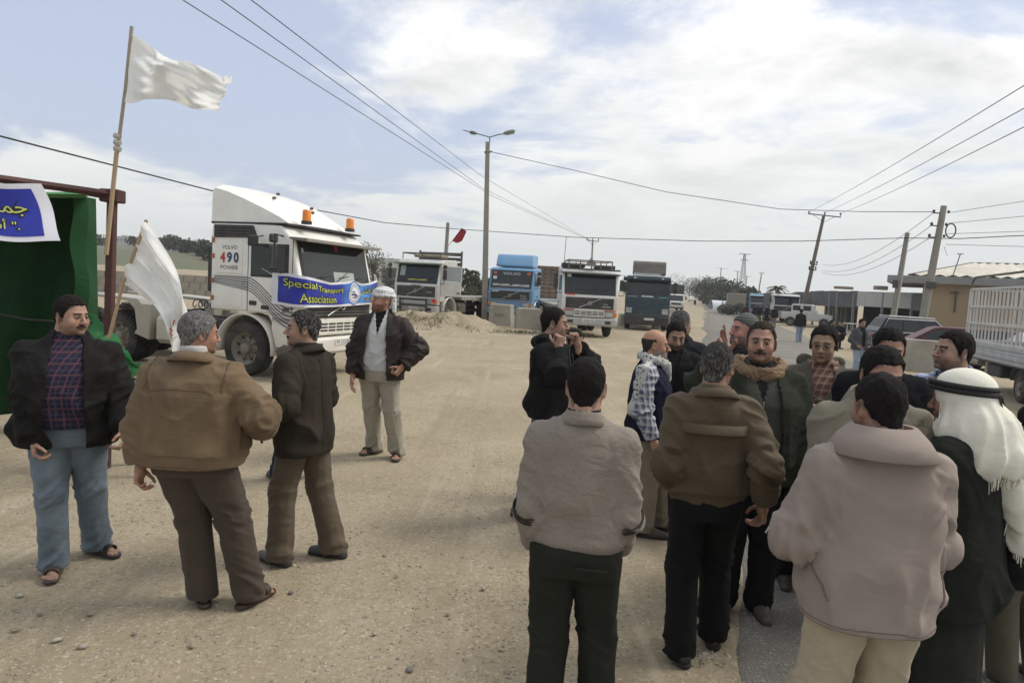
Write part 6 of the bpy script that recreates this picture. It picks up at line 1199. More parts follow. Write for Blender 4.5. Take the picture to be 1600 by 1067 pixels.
SKIN = (.33, .198, .138)
def head_mesh(o, h):
    """head in its own frame: eyes at 0, face towards -Y"""
    k = o.get('fat', 1.0); nl = o.get('nose', 1.0); beard = o.get('beard', 0)
    def f(P):
        Q = P.copy(); Q[:, 0] = np.abs(Q[:, 0])
        d = ell(Q, (0, .012, .030), (.076, .096, .090))
        d = smin(d, ell(Q, (0, -.032, -.028), (.058*k, .056, .078)), .03)
        d = smin(d, ell(Q, (.018*k, -.040, -.076), (.036*k, .040, .033)), .028)
        d = smin(d, ell(Q, (0, -.080, -.098), (.019, .017, .015)), .02)
        d = smin(d, ell(Q, (.040*k, -.058, -.036), (.020*k, .022, .024)), .02)
        d = smin(d, cap(Q, (0, -.087, .020), (.036, -.074, .020), .009, .008), .014)
        d = smax(d, -ell(Q, (.031, -.098, -.004), (.017, .018, .012)), .012)
        d = smin(d, cap(Q, (0, -.086, .010), (0, -.112*nl-.0*nl, -.034), .0075, .0115), .010)
        d = smin(d, ell(Q, (.012, -.099*nl, -.037), (.009, .012, .008)), .007)
        d = np.minimum(d, ell(Q, (.031, -.0775, -.004), (.0125, .0125, .0115)))
        d = smin(d, cap(Q, (.018, -.0850, .010), (.044, -.073, .008), .004, .0035), .006)    # upper lid
        d = smin(d, cap(Q, (0, -.0945, -.062), (.021, -.083, -.066), .0055, .003), .007)
        d = smin(d, cap(Q, (0, -.0925, -.073), (.018, -.083, -.071), .0065, .003), .007)
        if o.get('open'): d = smax(d, -ell(Q, (0, -.100, -.069), (.014, .012, .006)), .004)
        if beard: d = smin(d, ell(Q, (0, -.052, -.090), (.05*k, .046, .042)), .02)
        if o.get('mus') or beard: d = smin(d, cap(Q, (0, -.0985, -.054), (.026, -.083, -.062), .006, .004), .006)
        ec = np.array((.079, .014, -.010), dtype=np.float32); Re = rot('X', -.2)@rot('Z', .35)
        e = ell(Q, ec, (.008, .020, .033), Re); e = smax(e, -ell(Q, ec+np.array((.008, -.002, 0), dtype=np.float32), (.006, .012, .021), Re), .006)
        d = smin(d, e, .006)
        d = smin(d, cap(Q, (0, .020, -.04), (0, .035, -.16), .058*min(k, 1.1), .064*k), .03)
        return d
    V, F = surfnet(f, (-.11, -.135, -.16), (.11, .13, .135), h)
    C = np.tile(np.array(o.get('skin', SKIN), dtype=np.float32), (len(V), 1)); ax = np.abs(V[:, 0]); y = V[:, 1]; z = V[:, 2]
    nz = fbm(V*60, 2)
    def mixc(mk, c):
        mk = np.clip(mk, 0, 1)[:, None]; C[:] = C*(1-mk)+np.asarray(c, dtype=np.float32)*mk
    sk = np.array(o.get('skin', SKIN)); front = np.clip((-.03-y)/.02, 0, 1)
    mixc(np.exp(-((ax-.045)/.018)**2-((z+.035)/.02)**2)*front*.35, sk*np.array((1.15, .85, .8)))
    mixc(np.exp(-(ax/.014)**2-((z+.036)/.014)**2)*front*.35, sk*np.array((1.1, .8, .75)))
    hc = np.array(o.get('hairc', (.012, .010, .009))); 
    st = o.get('stubble', .35); bz = np.clip((-.045-z)/.02, 0, 1)*np.clip((.035-y)/.03, 0, 1)*np.clip((z+.14)/.02, 0, 1)
    mixc(bz*st*(.6+.6*nz), hc*1.5+sk*.15)
    if beard: mixc(np.clip((-.050+.25*np.clip(ax-.03, 0, .04)-z)/.010, 0, 1)*np.clip((.02-y)/.03, 0, 1)*np.clip((z+.135)/.02, 0, 1)*beard, np.array(o.get('beardc', hc))*(.7+.6*nz[:, None].mean()))
    if o.get('mus') or beard:
        mixc((np.abs(z+.055+ax*.25) < .0085)*(ax < .033)*(y < -.07)*1.0, np.array(o.get('beardc', hc)))
    mixc(np.exp(-((z+.069)/.0075)**2)*np.clip((.024-ax)/.006, 0, 1)*(y < -.078)*.8, sk*np.array((.85, .5, .45)))
    mixc((np.abs(z+.068) < .002+.002*bool(o.get('open')))*(ax < .020)*(y < -.07)*.85, (.03, .012, .01))
    mixc((np.abs(z-.0190+.22*np.clip(ax-.036, 0, .02)) < o.get('brow', .0058))*(ax > .012)*(ax < .05)*(y < -.055)*.95, hc)
    ln = np.interp(y, [-.12, -.080, -.060, -.045, -.028, -.016, .004, .024, .045, .075, .12], [.072, .066, .058, .045, .012, -.028, -.026, .010, -.034, -.078, -.088])
    if o.get('style', 'short') == 'short': mixc(np.clip(1-(ln-z)/.016, 0, 1)*(ax > .035)*(.45+.5*nz), hc*1.6+sk*.12)
    de = np.linalg.norm(np.stack([ax-.031, z+.004], 1)/np.array((1.25, .62)), axis=1)
    mixc((de < .0140)*(y < -.066)*.55, (.08, .05, .04)); mixc((np.abs(z-.0035) < .0024)*(np.abs(ax-.031) < .013)*(y < -.068)*.8, (.02, .014, .012)); mixc((de < .0092)*(y < -.070)*.95, (.26, .22, .19))
    mixc((np.hypot(ax-.031, (z+.002)) < .0072)*(de < .0105)*(y < -.070), (.012, .008, .006))
    
    mixc(np.clip(1-np.abs(np.hypot((ax-.031)/1.2, z+.012)-.012)/.005, 0, 1)*(y < -.06)*.25, sk*.45)
    return V, F, C
def hair_mesh(o, h):
    th = o.get('hair', .012); style = o.get('style', 'short')
    def f(P):
        d = ell(P, (0, .014, .030), (.076+th*.8, .096+th, .090+th)); d = smin(d, cap(P, (0, .034, -.03), (0, .036, -.09), .060+th*.5, .056+th*.2), .02)
        d = d-.011*(fbm(P*np.array((60, 45, 28))+9, 2)-.5)-.006*(vn(P*np.array((150, 120, 60)))-.5)
        y = P[:, 1]; z = P[:, 2]
        rec = o.get('recede', 0)
        line = np.interp(y, [-.12, -.080, -.060, -.045, -.028, -.016, .004, .024, .045, .075, .12], [.072+rec, .066+rec, .058+rec, .045+rec*.7, .012, -.028, -.026, .010, -.034, -.078, -.088])
        line = line+.010*(vn(P*90)-.5)+np.where(y < -.05, .010*np.abs(P[:, 0])/.05, 0)
        d = smax(d, (line-z)*.75, .008)
        if style == 'bald': d = smax(d, (z-(.045-.25*(y < 0)*np.abs(y)))*.8+.02*(.8-np.abs(P[:, 0])/.08)*(y < .02), .01)
        if style == 'bald': d = smax(d, (.0-y), .01)
        return d
    V, F = surfnet(f, (-.115, -.13, -.11), (.115, .15, .16), h)
    hc = np.array(o.get('hairc', (.012, .010, .009))); C = np.tile(hc, (len(V), 1)).astype(np.float32)
    if o.get('grey'):
        g = np.clip((fbm(V*np.array((220, 220, 70)), 2)-.5)*1.5+o['grey'], 0, 1)*np.clip(1.1-(V[:, 2]-.0)/.12*o.get('greytop', .6), .1, 1); C = C*(1-g[:, None])+np.array((.20, .195, .185))*g[:, None]
    C = C*(.75+.5*vn(V*np.array((160, 160, 60))))[:, None]
    return V, F, C
HP = {'relax': ((.25, .45, .3), (.25, .5, .3), (.3, .5, .3), (.35, .55, .3), .35),
      'curl': ((.7, .9, .5), (.8, 1., .5), (.85, 1., .5), (.9, 1., .5), .7),
      'fist': ((1.3, 1.5, .9), (1.35, 1.5, .9), (1.4, 1.5, .9), (1.4, 1.5, .9), 1.0),
      'point': ((.05, .12, .1), (.25, .5, .3), (.9, 1.2, .6), (1.0, 1.3, .6), .6),
      'flat': ((.08, .1, .05), (.05, .1, .05), (.08, .1, .05), (.12, .1, .05), .15)}
def hand_mesh(W_, d, n, side, pose, h, skin):
    """d: finger direction, n: palm facing, side=+1 when the thumb lies towards cross(d, n)"""
    d = nrm(d); n = nrm(np.asarray(n)-d*(np.asarray(n)@d)); t = np.cross(d, n)*side
    pz = HP[pose]; B = np.stack([t, n, d], 1).astype(np.float32)   # local -> world columns
    prims = []
    ks = [(.027, .088), (.009, .092), (-.010, .089), (-.028, .082)]; ln = [(.040, .025, .020), (.044, .028, .021), (.041, .026, .020), (.032, .020, .018)]
    for (kx, kz), l3, cu in zip(ks, ln, pz[:4]):
        prims.append(((kx*.6, 0, .012), (kx, -.002, kz), .0155, .0115, .014))
    fing = []
    for i, ((kx, kz), l3, cu) in enumerate(zip(ks, ln, pz[:4])):
        p = np.array((kx, 0, kz)); a = 0; sp = (kx)*.25*(1 if pose != 'fist' else 0)
        for j, (l, c) in enumerate(zip(l3, cu)):
            a += c; q = p+l*np.array((math.sin(sp)*math.cos(a), math.sin(a), math.cos(a)*math.cos(sp))); fing.append((p, q, .0088-.0009*j-(i == 3)*.001, .0082-.0009*j-(i == 3)*.001)); p = q
    tc = pz[4]; p = np.array((.022, .008, .022)); dirs = [(.75, .35*tc, .65), (.45, .25+.6*tc, .80), (.2-.5*tc, .3+.6*tc, .85)]
    for l, v, r in zip((.042, .032, .026), dirs, (.0125, .0100, .0090)):
        v = nrm(v); q = p+v*l; fing.append((p, q, r, r*.88)); p = q
    def f(P):
        q = (P-W_)@B; D = None
        for a, b, ra, rb, k in prims:
            e = cap(q, a, b, ra, rb); D = e if D is None else smin(D, e, k)
        D = smin(D, ell(q, (.020, .008, .035), (.016, .014, .028)), .012)
        D = smin(D, cap(q, (0, 0, -.05), (0, 0, .015), .027, .024), .02)
        for a, b, ra, rb in fing: D = smin(D, cap(q, a, b, ra, rb), .0035)
        return D
    pts = [np.array(x) for fg in fing for x in fg[:2]]+[np.array((0, 0, -.06)), np.array((0.03, 0, .0)), np.array((-.03, 0, .0))]
    Wp = np.array([W_+B@x for x in pts])
    V, F = surfnet(f, Wp.min(0)-.025, Wp.max(0)+.025, h)
    C = np.tile(np.array(skin)*.95, (len(V), 1)).astype(np.float32)
    return V, F, C

def join(parts):
    Vs, Fs, Cs = [], [], []; n = 0
    for V, F, C in parts: Vs.append(V); Fs.append(F+n); Cs.append(C); n += len(V)
    return np.concatenate(Vs), np.concatenate(Fs), np.concatenate(Cs)

JK = dict(hem=.80, z=[(.74, .185, .125, .125), (.95, .185, .125, .12), (1.10, .180, .120, .115), (1.25, .192, .122, .118), (1.33, .188, .110, .115), (1.39, .155, .092, .105), (1.435, .112, .072, .09), (1.47, .082, .064, .078), (1.50, .068, .060, .072)])

class Person:
    def __init__(s, label, px, py, Y, yaw, lod=0, lean=0, side=0, twist=0, head=(0, 0), feet=None, arms=None, girth=0, belly=0, face=None, cat='man', group=None, ht=None, headoff=(0, 0), drop=0, legl=1.0):
        """px, py: where the top of the head is seen; Y: distance along the view axis"""
        s.lod = lod; s.face = face or {}
        s.T = rot('Z', twist)@rot('Y', side)@rot('X', lean)
        s.girth = girth; s.belly = belly
        hp = at(px, py, Y)
        # head position in local unit frame
        s.P = np.array((0, 0, .925-drop), dtype=np.float32)
        s.Pref = np.array((0, 0, .925), dtype=np.float32)
        piv = s.tor((0, .006, 1.487)); s.Hm = rot('Z', head[0])@rot('X', head[1]); s.hc = piv+s.Hm@np.array((0, -.015, .105), dtype=np.float32)
        top = s.hc[2]+.122
        s.s = (ht/1.75) if ht else hp.z/top
        hx, hy = s.hc[0]*s.s, s.hc[1]*s.s; c, si = math.cos(yaw), math.sin(yaw)
        s.root = bpy.data.objects.new('person', None); s.yaw = yaw
        loc = (hp.x-(c*hx-si*hy), hp.y-(si*hx+c*hy), 0)
        if ht: pass
        COL.objects.link(s.root); s.root.location = loc; s.root.rotation_euler = (0, 0, yaw); s.root.empty_display_size = .2
        tag(s.root, label, cat, group); s.loc = loc
        s.neckb = s.tor((0, .02, 1.46))
        if feet and 'px' in feet:
            fp = feet['px']; feet = {}
            for k, (fx, fy, fa) in fp.items(): q = s.ground(fx, fy); feet[k] = (q[0], q[1], fa)
            mid = [(feet['R'][i]+feet['L'][i])/2 for i in (0, 1)] if len(feet) == 2 else None
            for k in 'RL':
                if k not in feet: o_ = feet['L' if k == 'R' else 'R']; feet[k] = (o_[0]+(-.2 if k == 'R' else .2), o_[1], -o_[2])
        # arms
        s.arm = {}
        for k, sg in (('R', -1), ('L', 1)):
            a = dict(w=(sg*(.245+girth*.5), -.02, .80), e=(sg*.32, .45, 1.1), pose='relax', d=None, n=(-sg, .1, 0))
            a.update((arms or {}).get(k, {}))
            if 'wp' in a: a['w'] = s.loc3(*a['wp'])
            S = s.tor((sg*(.170+girth*.45), .012, 1.372)); E, Wr = ik(S, a['w'], .295, .255, a['e'])
            a.update(S=S, E=E, W=Wr); 
            if a['d'] is None: a['d'] = nrm(Wr-E)
            s.arm[k] = a
        # legs
        s.leg = {}; feet = feet or {}
        for k, sg in (('R', -1), ('L', 1)):
            ft = feet.get(k, (sg*.10, 0, sg*.15))
            if len(ft) > 3: pass
            Hj = s.P+np.array((sg*.088, 0, -.01), dtype=np.float32); A = np.array((ft[0], ft[1]+.0, .085+(ft[3] if len(ft) > 3 else 0)), dtype=np.float32)
            K, A2 = ik(Hj, A, .42, .42, (ft[0]*.8, -1.5, .5)); s.leg[k] = dict(H=Hj, K=K, A=A2, yaw=ft[2], lift=ft[3] if len(ft) > 3 else 0)
    def fix_pelvis(s): pass
    def tor(s, p): return (s.P+s.T@(np.asarray(p, dtype=np.float32)-s.Pref)).astype(np.float32)
    def tinv(s, Q): return (Q-s.P)@s.T+s.Pref
    def loc3(s, px, py, Y):
        v = at(px, py, Y)-Vector(s.loc); c, si = math.cos(-s.yaw), math.sin(-s.yaw)
        return ((c*v.x-si*v.y)/s.s, (si*v.x+c*v.y)/s.s, v.z/s.s)
    def ground(s, px, py):
        """world ground pixel -> local unit frame"""
        g = gr(px, py); v = g-Vector(s.loc); c, si = math.cos(-s.yaw), math.sin(-s.yaw)
        return ((c*v.x-si*v.y)/s.s, (si*v.x+c*v.y)/s.s)
    def out(s, name, V, F, mt, col=None, parent=None, solid=0, label=None):
        o = from_np(name, V*s.s, F, mt, parent or s.root, col)
        if solid: md = o.modifiers.new('solid', 'SOLIDIFY'); md.thickness = solid; md.offset = -1
        if label: o['label'] = label
        return o
    def body(s, sandals=False, hands='RL'):
        lod = s.lod; f = s.face; parts = []
        V, F, C = head_mesh(f, [.0042, .0055, .010][lod]); V = V@s.Hm.T+s.hc; parts.append((V, F, C))
        nk0 = s.hc+s.Hm@np.array((0, .025, -.10), dtype=np.float32); g = s.girth
        def core(P):
            Q = s.tinv(P)
            d = loft(Q, [(.86, .15, .10, .10, 0, 0), (1.0, .145, .095, .095, 0, 0), (1.2, .155, .10, .10, 0, 0), (1.35, .17, .09, .10, 0, 0), (1.42, .13, .07, .085, 0, .01), (1.47, .06, .05, .06, 0, .02)])
            d = smin(d, cap(P, nk0, s.neckb, .055, .052), .03)
            for k in 'RL':
                a = s.arm[k]; l = s.leg[k]
                d = smin(d, cap(P, a['S'], a['E'], .05, .04), .03); d = smin(d, cap(P, a['E'], a['W'], .04, .027), .02)
                d = smin(d, cap(P, l['H'], l['K'], .075, .052), .03); d = smin(d, cap(P, l['K'], l['A'], .05, .035), .02)
            return d
        pts = np.array([s.arm[k][j] for k in 'RL' for j in 'SEW']+[s.leg[k][j] for k in 'RL' for j in 'HKA']+[s.neckb, nk0])
        V, F = surfnet(core, pts.min(0)-.12, pts.max(0)+.12, [.015, .018, .03][lod])
        parts.append((V, F, np.tile(np.array(f.get('skin', SKIN)), (len(V), 1)).astype(np.float32)))
        for k, sg in (('R', -1), ('L', 1)):
            if k not in hands: continue
            a = s.arm[k]; d = nrm(a['d']); n = np.asarray(a['n'], dtype=np.float32)
            n = n-d*(n@d); n = nrm(n) if np.linalg.norm(n) > .05 else nrm(np.cross(d, (0, 1, 0)))
            # right hand: thumb along cross(n, d)
            parts.append(hand_mesh(a['W'], d, n, -sg, a['pose'], [.0034, .0045, .009][lod], f.get('skin', SKIN)))
        for k, sg in (('R', -1), ('L', 1)):
            if not sandals: continue
            l = s.leg[k]; Rz = rot('Z', l['yaw']); b = np.array((l['A'][0], l['A'][1], l['lift']), dtype=np.float32)
            def ff(P, b=b, Rz=Rz, sg=sg):
                q = (P-b)@Rz
                d = cap(q, (0, .035, .045), (0, -.10, .035), .032, .028)
                d = smin(d, cap(q, (.012*sg*-1, -.05, .03), (.012*sg*-1, -.13, .03), .03, .026), .02)
                d = smin(d, cap(q, (0, .02, .06), (0, .01, .15), .035, .036), .02)
                for i in range(5):
                    x = (-.034+.017*i)*sg*1.0; yb = -.145-.012*(2-abs(i-1.2)); d = smin(d, cap(q, (x, -.13, .028), (x*1.05, yb-.012, .023), .0125-(i > 0)*.003, .011-(i > 0)*.003), .004)
                return np.maximum(d, .018-q[:, 2])
            V, F = surfnet(ff, b+np.array((-.2, -.22, -.01)), b+np.array((.2, .2, .2)), [.005, .006, .01][lod]); parts.append((V, F, np.tile(np.array(f.get('skin', SKIN))*.85, (len(V), 1)).astype(np.float32)))
        V, F, C = join(parts)
        s.bodyo = s.out('body', V, F, vcol('skin'), C)
    def hair(s, **k):
        if s.face.get('style') == 'none': return
        V, F, C = hair_mesh(s.face, [.0055, .007, .011][s.lod]); V = V@s.Hm.T+s.hc; s.out('hair', V, F, vcol('hair', .85, .12, .8), C)
    def garment(s, name, mt, top=None, sleeves=(.080, .066, .052), hem=.80, grow=0, sleeve_end=-.02, open_=None, extras=(), fold=.010, band=False, short=None, hoodz=0, h=None, solid=.006, ff=1.0, label=None, armcut=None, vcut=None):
        lod = s.lod; h = h or [.0095, .012, .024][lod]; b = s.belly; g = grow+s.girth
        S = []
        for z, rx, rf, rb in (top or JK['z']):
            if z < hem-.02 and z > .70: continue
            w = max(0, 1-abs(z-1.08)/.3)
            q = min(1, max(0, (1.47-z)/.20))
            S.append((z, rx+g*q, rf+g*.7*q+b*w, rb+g*.8*q, 0, .0 if z < 1.3 else .012*(z-1.3)/.17))
        S0 = min(S); S.append((hem-.03, *S0[1:]))
        if band:
            S = [t for t in S if t[0] > hem+.10]; r = min(S)
            S += [(hem+.07, r[1]+.012, r[2]+.012, r[3]+.012, 0, 0), (hem+.035, r[1]-.008, r[2]-.002, r[3]-.002, 0, 0), (hem-.02, r[1]-.016, r[2]-.008, r[3]-.008, 0, 0)]
        def f(P):
            Q = s.tinv(P); d = loft(Q, S); d = smax(d, hem-Q[:, 2], .008)
            if sleeves:
                for k in 'RL':
                    a = s.arm[k]; Ss = a['S']+s.T@np.array((0, 0, .0), dtype=np.float32)
                    sh = sleeves[0]*.86+s.girth*.2+grow*.25; Ss = s.tor(s.tinv(a['S'])-np.array((0, 0, sh-.062), dtype=np.float32))
                    inn = s.tor((.07 if k == 'L' else -.07, .015, 1.405))
                    d = smin(d, cap(P, inn, Ss, .052, sh*.97), .035)
                    d1 = smin(cap(P, Ss, a['E'], sh, sleeves[1]*.92+grow*.25), cap(P, a['E'], a['W'], sleeves[1]*.92+grow*.25, sleeves[2]+grow*.15), .02)
                    dn = nrm(a['W']-a['E']); ew = ((P-a['W'])@dn)
                    cutd = ew-sleeve_end
                    near = cap(P, a['E'], a['W'], 0, 0) < .12
                    if short: d1 = np.maximum(d1, (P-a['S'])@nrm(a['E']-a['S'])-short)
                    else: d1 = np.where(near, np.maximum(d1, cutd), d1)
                    d = smin(d, d1, .025)
            for e in extras:
                kk = e[5] if len(e) > 5 else .02
                if e[0] == 'cap': q = cap(Q, e[1], e[2], e[3], e[4])
                else: q = ell(Q, e[1], e[2]); kk = e[3] if len(e) > 3 else .02
                d = smin(d, q, kk)
            return d
        pts = [s.tor((sx*(.24+g), sy*(.17+g+b), z)) for sx in (-1, 1) for sy in (-1, 1) for z in (hem, 1.55)]
        if sleeves: pts += [s.arm[k][j]+q for k in 'RL' for j in 'SEW' for q in (-.1, .1)]
        for e in extras:
            if e[0] == 'ell': pts += [s.tor(np.array(e[1])+q*max(e[2])) for q in (-1, 1)]
            else: pts += [s.tor(np.array(c_)+q*max(e[3], e[4])) for c_ in (e[1], e[2]) for q in (-1, 1)]
        pts = np.array(pts)
        V, F = surfnet(f, pts.min(0)-.03, pts.max(0)+.03, h); V = relax(V, F, 1, .4)
        V = s.folds(V, F, fold, ff, hem)
        s.gV = V; s.gN = normals(V, F)
        Q = s.tinv(V)
        cen = Q[F].mean(1); keep = np.ones(len(F), dtype=bool)
        # open bottom and neck so that the cloth is a shell
        nq = normals(V, F)@s.T; fn_ = nq[F].mean(1)
        keep &= ~((fn_[:, 2] < -.85) & (cen[:, 2] < hem+.010) & (np.abs(cen[:, 0]) < .3+g))
        if open_ is not None:
            w = open_(cen[:, 2]); 
            far = np.ones(len(cen), dtype=bool)
            if sleeves:
                for k in 'RL':
                    a = s.arm[k]; C3 = V[F].mean(1); far &= (cap(C3, a['E'], a['W'], 0, 0) > .085+grow) & ((cap(C3, a['S'], a['E'], 0, 0) > .085+grow) | (cen[:, 2] > 1.38))
            keep &= ~((np.abs(cen[:, 0]-.0) < w) & (cen[:, 1] < .0) & (fn_[:, 1] < .3) & far)
        F = F[keep]
        return s.out(name, V, F, mt, solid=solid if solid else 0, label=label)
    def seam(s, pts, r=.0022, mt=None, name='seam', n=26, off=.0008, up=False, w=0):
        """stitched line lying on the last garment; pts in the torso frame"""
        c = np.array([curve_pts([Vector(p) for p in pts], i/n) for i in range(n+1)], dtype=np.float32); c = np.array([s.tor(p) for p in c]); o = []
        for p in c:
            j = int(np.argmin(((s.gV-p)**2).sum(1))); o.append(tuple((s.gV[j]*.5+(p-((p-s.gV[j])@s.gN[j])*s.gN[j])*.5+s.gN[j]*off)*s.s))
        m = MB(); m.tube(o, r, 5); return m.build(name, mt, s.root)
    def tailor(s, mt, hem=.80, arm=True, back=False, yoke=None, g=0):
        if arm:
            for sg in (-1, 1): s.seam([(sg*(.165+g), .012+.15*math.sin(a), 1.33+.14*math.cos(a)) for a in np.linspace(-2.0, 2.0, 9)], mt=mt, n=30)
        s.seam([((.20+g)*math.sin(a), (.14+g)*math.cos(a), hem+.022) for a in np.linspace(-1.75, 1.75, 13)], mt=mt, n=44, name='hem_stitch')
        if back: s.seam([(0, .2, 1.42), (0, .2, 1.2), (0, .2, hem+.03)], mt=mt, n=20)
        if yoke: s.seam([(-.17, .2, yoke), (-.08, .2, yoke+.008), (.08, .2, yoke+.008), (.17, .2, yoke)], mt=mt, n=24)
    def folds(s, V, F, amp, ff=1.0, hemz=.8):
        if amp <= 0: return V
        amp *= 1.45
        if s.lod == 2: amp *= .7
        Nn = normals(V, F); D = np.zeros(len(V), dtype=np.float32); seed = hash(round(s.loc[0]*100)) % 97
        wt = np.ones(len(V), dtype=np.float32)
        Q = s.tinv(V)
        for k in 'RL':
            a = s.arm[k]
            for A, B, jn in ((a['S'], a['E'], 1.), (a['E'], a['W'], 0.)):
                dd = cap(V, A, B, 0, 0); w = np.clip((.105-dd)/.02, 0, 1); n = nrm(B-A); L = np.linalg.norm(B-A); t = (V-A)@n; lat = (V-A)-t[:, None]*n
                tt = t/L; e = .45+.9*np.exp(-((tt-jn)/.30)**2)
                U = np.concatenate([(t/(.055/ff)+lat@np.array((13., 7., 9.)))[:, None], lat/.12], 1)+seed
                r = (1-np.abs(2*vn(U)-1))**2*2.0-.8+.5*(1-np.abs(2*vn(U*2.1+5)-1))
                D = D*(1-w)+w*r*e; wt = wt*(1-w)
        wv = fbm(Q*4.5+seed, 2)*1.6
        U = np.stack([Q[:, 0]/.26+wv, Q[:, 1]/.26, Q[:, 2]/(.115/ff)-np.abs(Q[:, 0])*5+wv*1.5], 1)+seed+5
        lowf = fbm(np.stack([Q[:, 0]/.16, Q[:, 1]/.2, Q[:, 2]/.24], 1)+seed, 2)
        r = ((1-np.abs(2*vn(U)-1))**2*2.0-.6)*np.clip(lowf*2.2-.6, .05, 1)*(.5+1.2*np.exp(-((Q[:, 2]-hemz-.12)/.13)**2))
        r2 = (1-np.abs(2*vn(np.stack([Q[:, 0]/.10+wv, Q[:, 1]/.11, Q[:, 2]/.42], 1)+seed*2)-1))**2*2-.7
        low = np.clip((1.38-Q[:, 2])/.3, 0.1, 1)
        arm_ = np.clip((np.abs(Q[:, 0])-.09)/.1, 0, 1)*np.exp(-((Q[:, 2]-1.27)/.11)**2)
        r3 = (1-np.abs(2*vn(np.stack([(Q[:, 2]-1.9*np.abs(Q[:, 0]))/.07+wv, Q[:, 0]/.3, Q[:, 1]/.3], 1)+seed*3)-1))**2*2-.7
        D += wt*(r*1.0+r2*.55*low+r3*arm_*.8+(lowf-.5)*2.0)
        D *= .12+.88*np.clip((Q[:, 2]-hemz-.01)/.07, 0, 1)*1.0+.65*(np.abs(Q[:, 0]) > .26)*(Q[:, 2] < hemz+.07)*0
        return V+Nn*(D*amp)[:, None]
    def trousers(s, mt, r=(.100, .080, .072), name='trousers', top=1.02, belly=None, fold=.009, hipw=.0, end=.035, back=0):
        lod = s.lod; h = [.0105, .013, .024][lod]; b = s.belly if belly is None else belly; g = s.girth
        def f(P):
            q = P-s.P+s.Pref
            d = loft(q, [(.80, .155+g+hipw, .10+g, .115+g, 0, 0), (.90, .172+g+hipw, .115+g+b*.4, .125+g+back, 0, 0), (top, .160+g, .112+g+b*.9, .108+g, 0, 0)])
            dl = []
            for k in 'RL':
                l = s.leg[k]; A = l['A'].copy(); A[2] = end+l['lift']; kn = l['K']
                e = smin(cap(P, l['H']+np.array((0, 0, -.03)), kn, r[0]+g*.6, r[1]), cap(P, kn, A, r[1], r[2]), .025)
                e = np.maximum(e, (end+l['lift'])-P[:, 2])
                dl.append(e)
            d = smin(d, smin(dl[0], dl[1], .004), .035)
            return d
        pts = np.array([s.leg[k][j] for k in 'RL' for j in 'HKA']+[s.P+np.array((0, 0, .12)), np.array((s.leg['R']['A'][0], s.leg['R']['A'][1], 0))])
        V, F = surfnet(f, pts.min(0)-.17-g, pts.max(0)+.17+g, h); V = relax(V, F, 1, .4)
        Nn = normals(V, F); D = np.zeros(len(V), dtype=np.float32); seed = hash(round(s.loc[1]*100)) % 89
        for k in 'RL':
            l = s.leg[k]
            for A, B, jn in ((l['H'], l['K'], 1.), (l['K'], l['A'], 0.)):
                dd = cap(V, A, B, 0, 0); n = nrm(B-A); L = np.linalg.norm(B-A); t = (V-A)@n; lat = (V-A)-t[:, None]*n; tt = t/L
                w = np.clip((.14-dd)/.03, 0, 1)*(tt > -.05)*(tt < 1.15)*(np.sign(V[:, 0]-s.P[0]) == np.sign(l['H'][0]) if True else 1)
                e = .25+.7*np.exp(-((tt-jn)/.22)**2)+(1.2*np.exp(-((tt-1)/.22)**2) if jn == 0 else 0)
                U = np.concatenate([(t/.06+lat@np.array((14., 11., 0.)))[:, None], lat/.13], 1)+seed
                ver = (1-np.abs(2*vn(np.concatenate([(t/.35)[:, None], lat/.055], 1)+seed)-1))**2*1.8-.6
                D = D*(1-w)+w*(((1-np.abs(2*vn(U)-1))**2*1.7-.6)*e+ver*.35)
        V = V+Nn*(D*fold)[:, None]
        return s.out(name, V, F, mt)
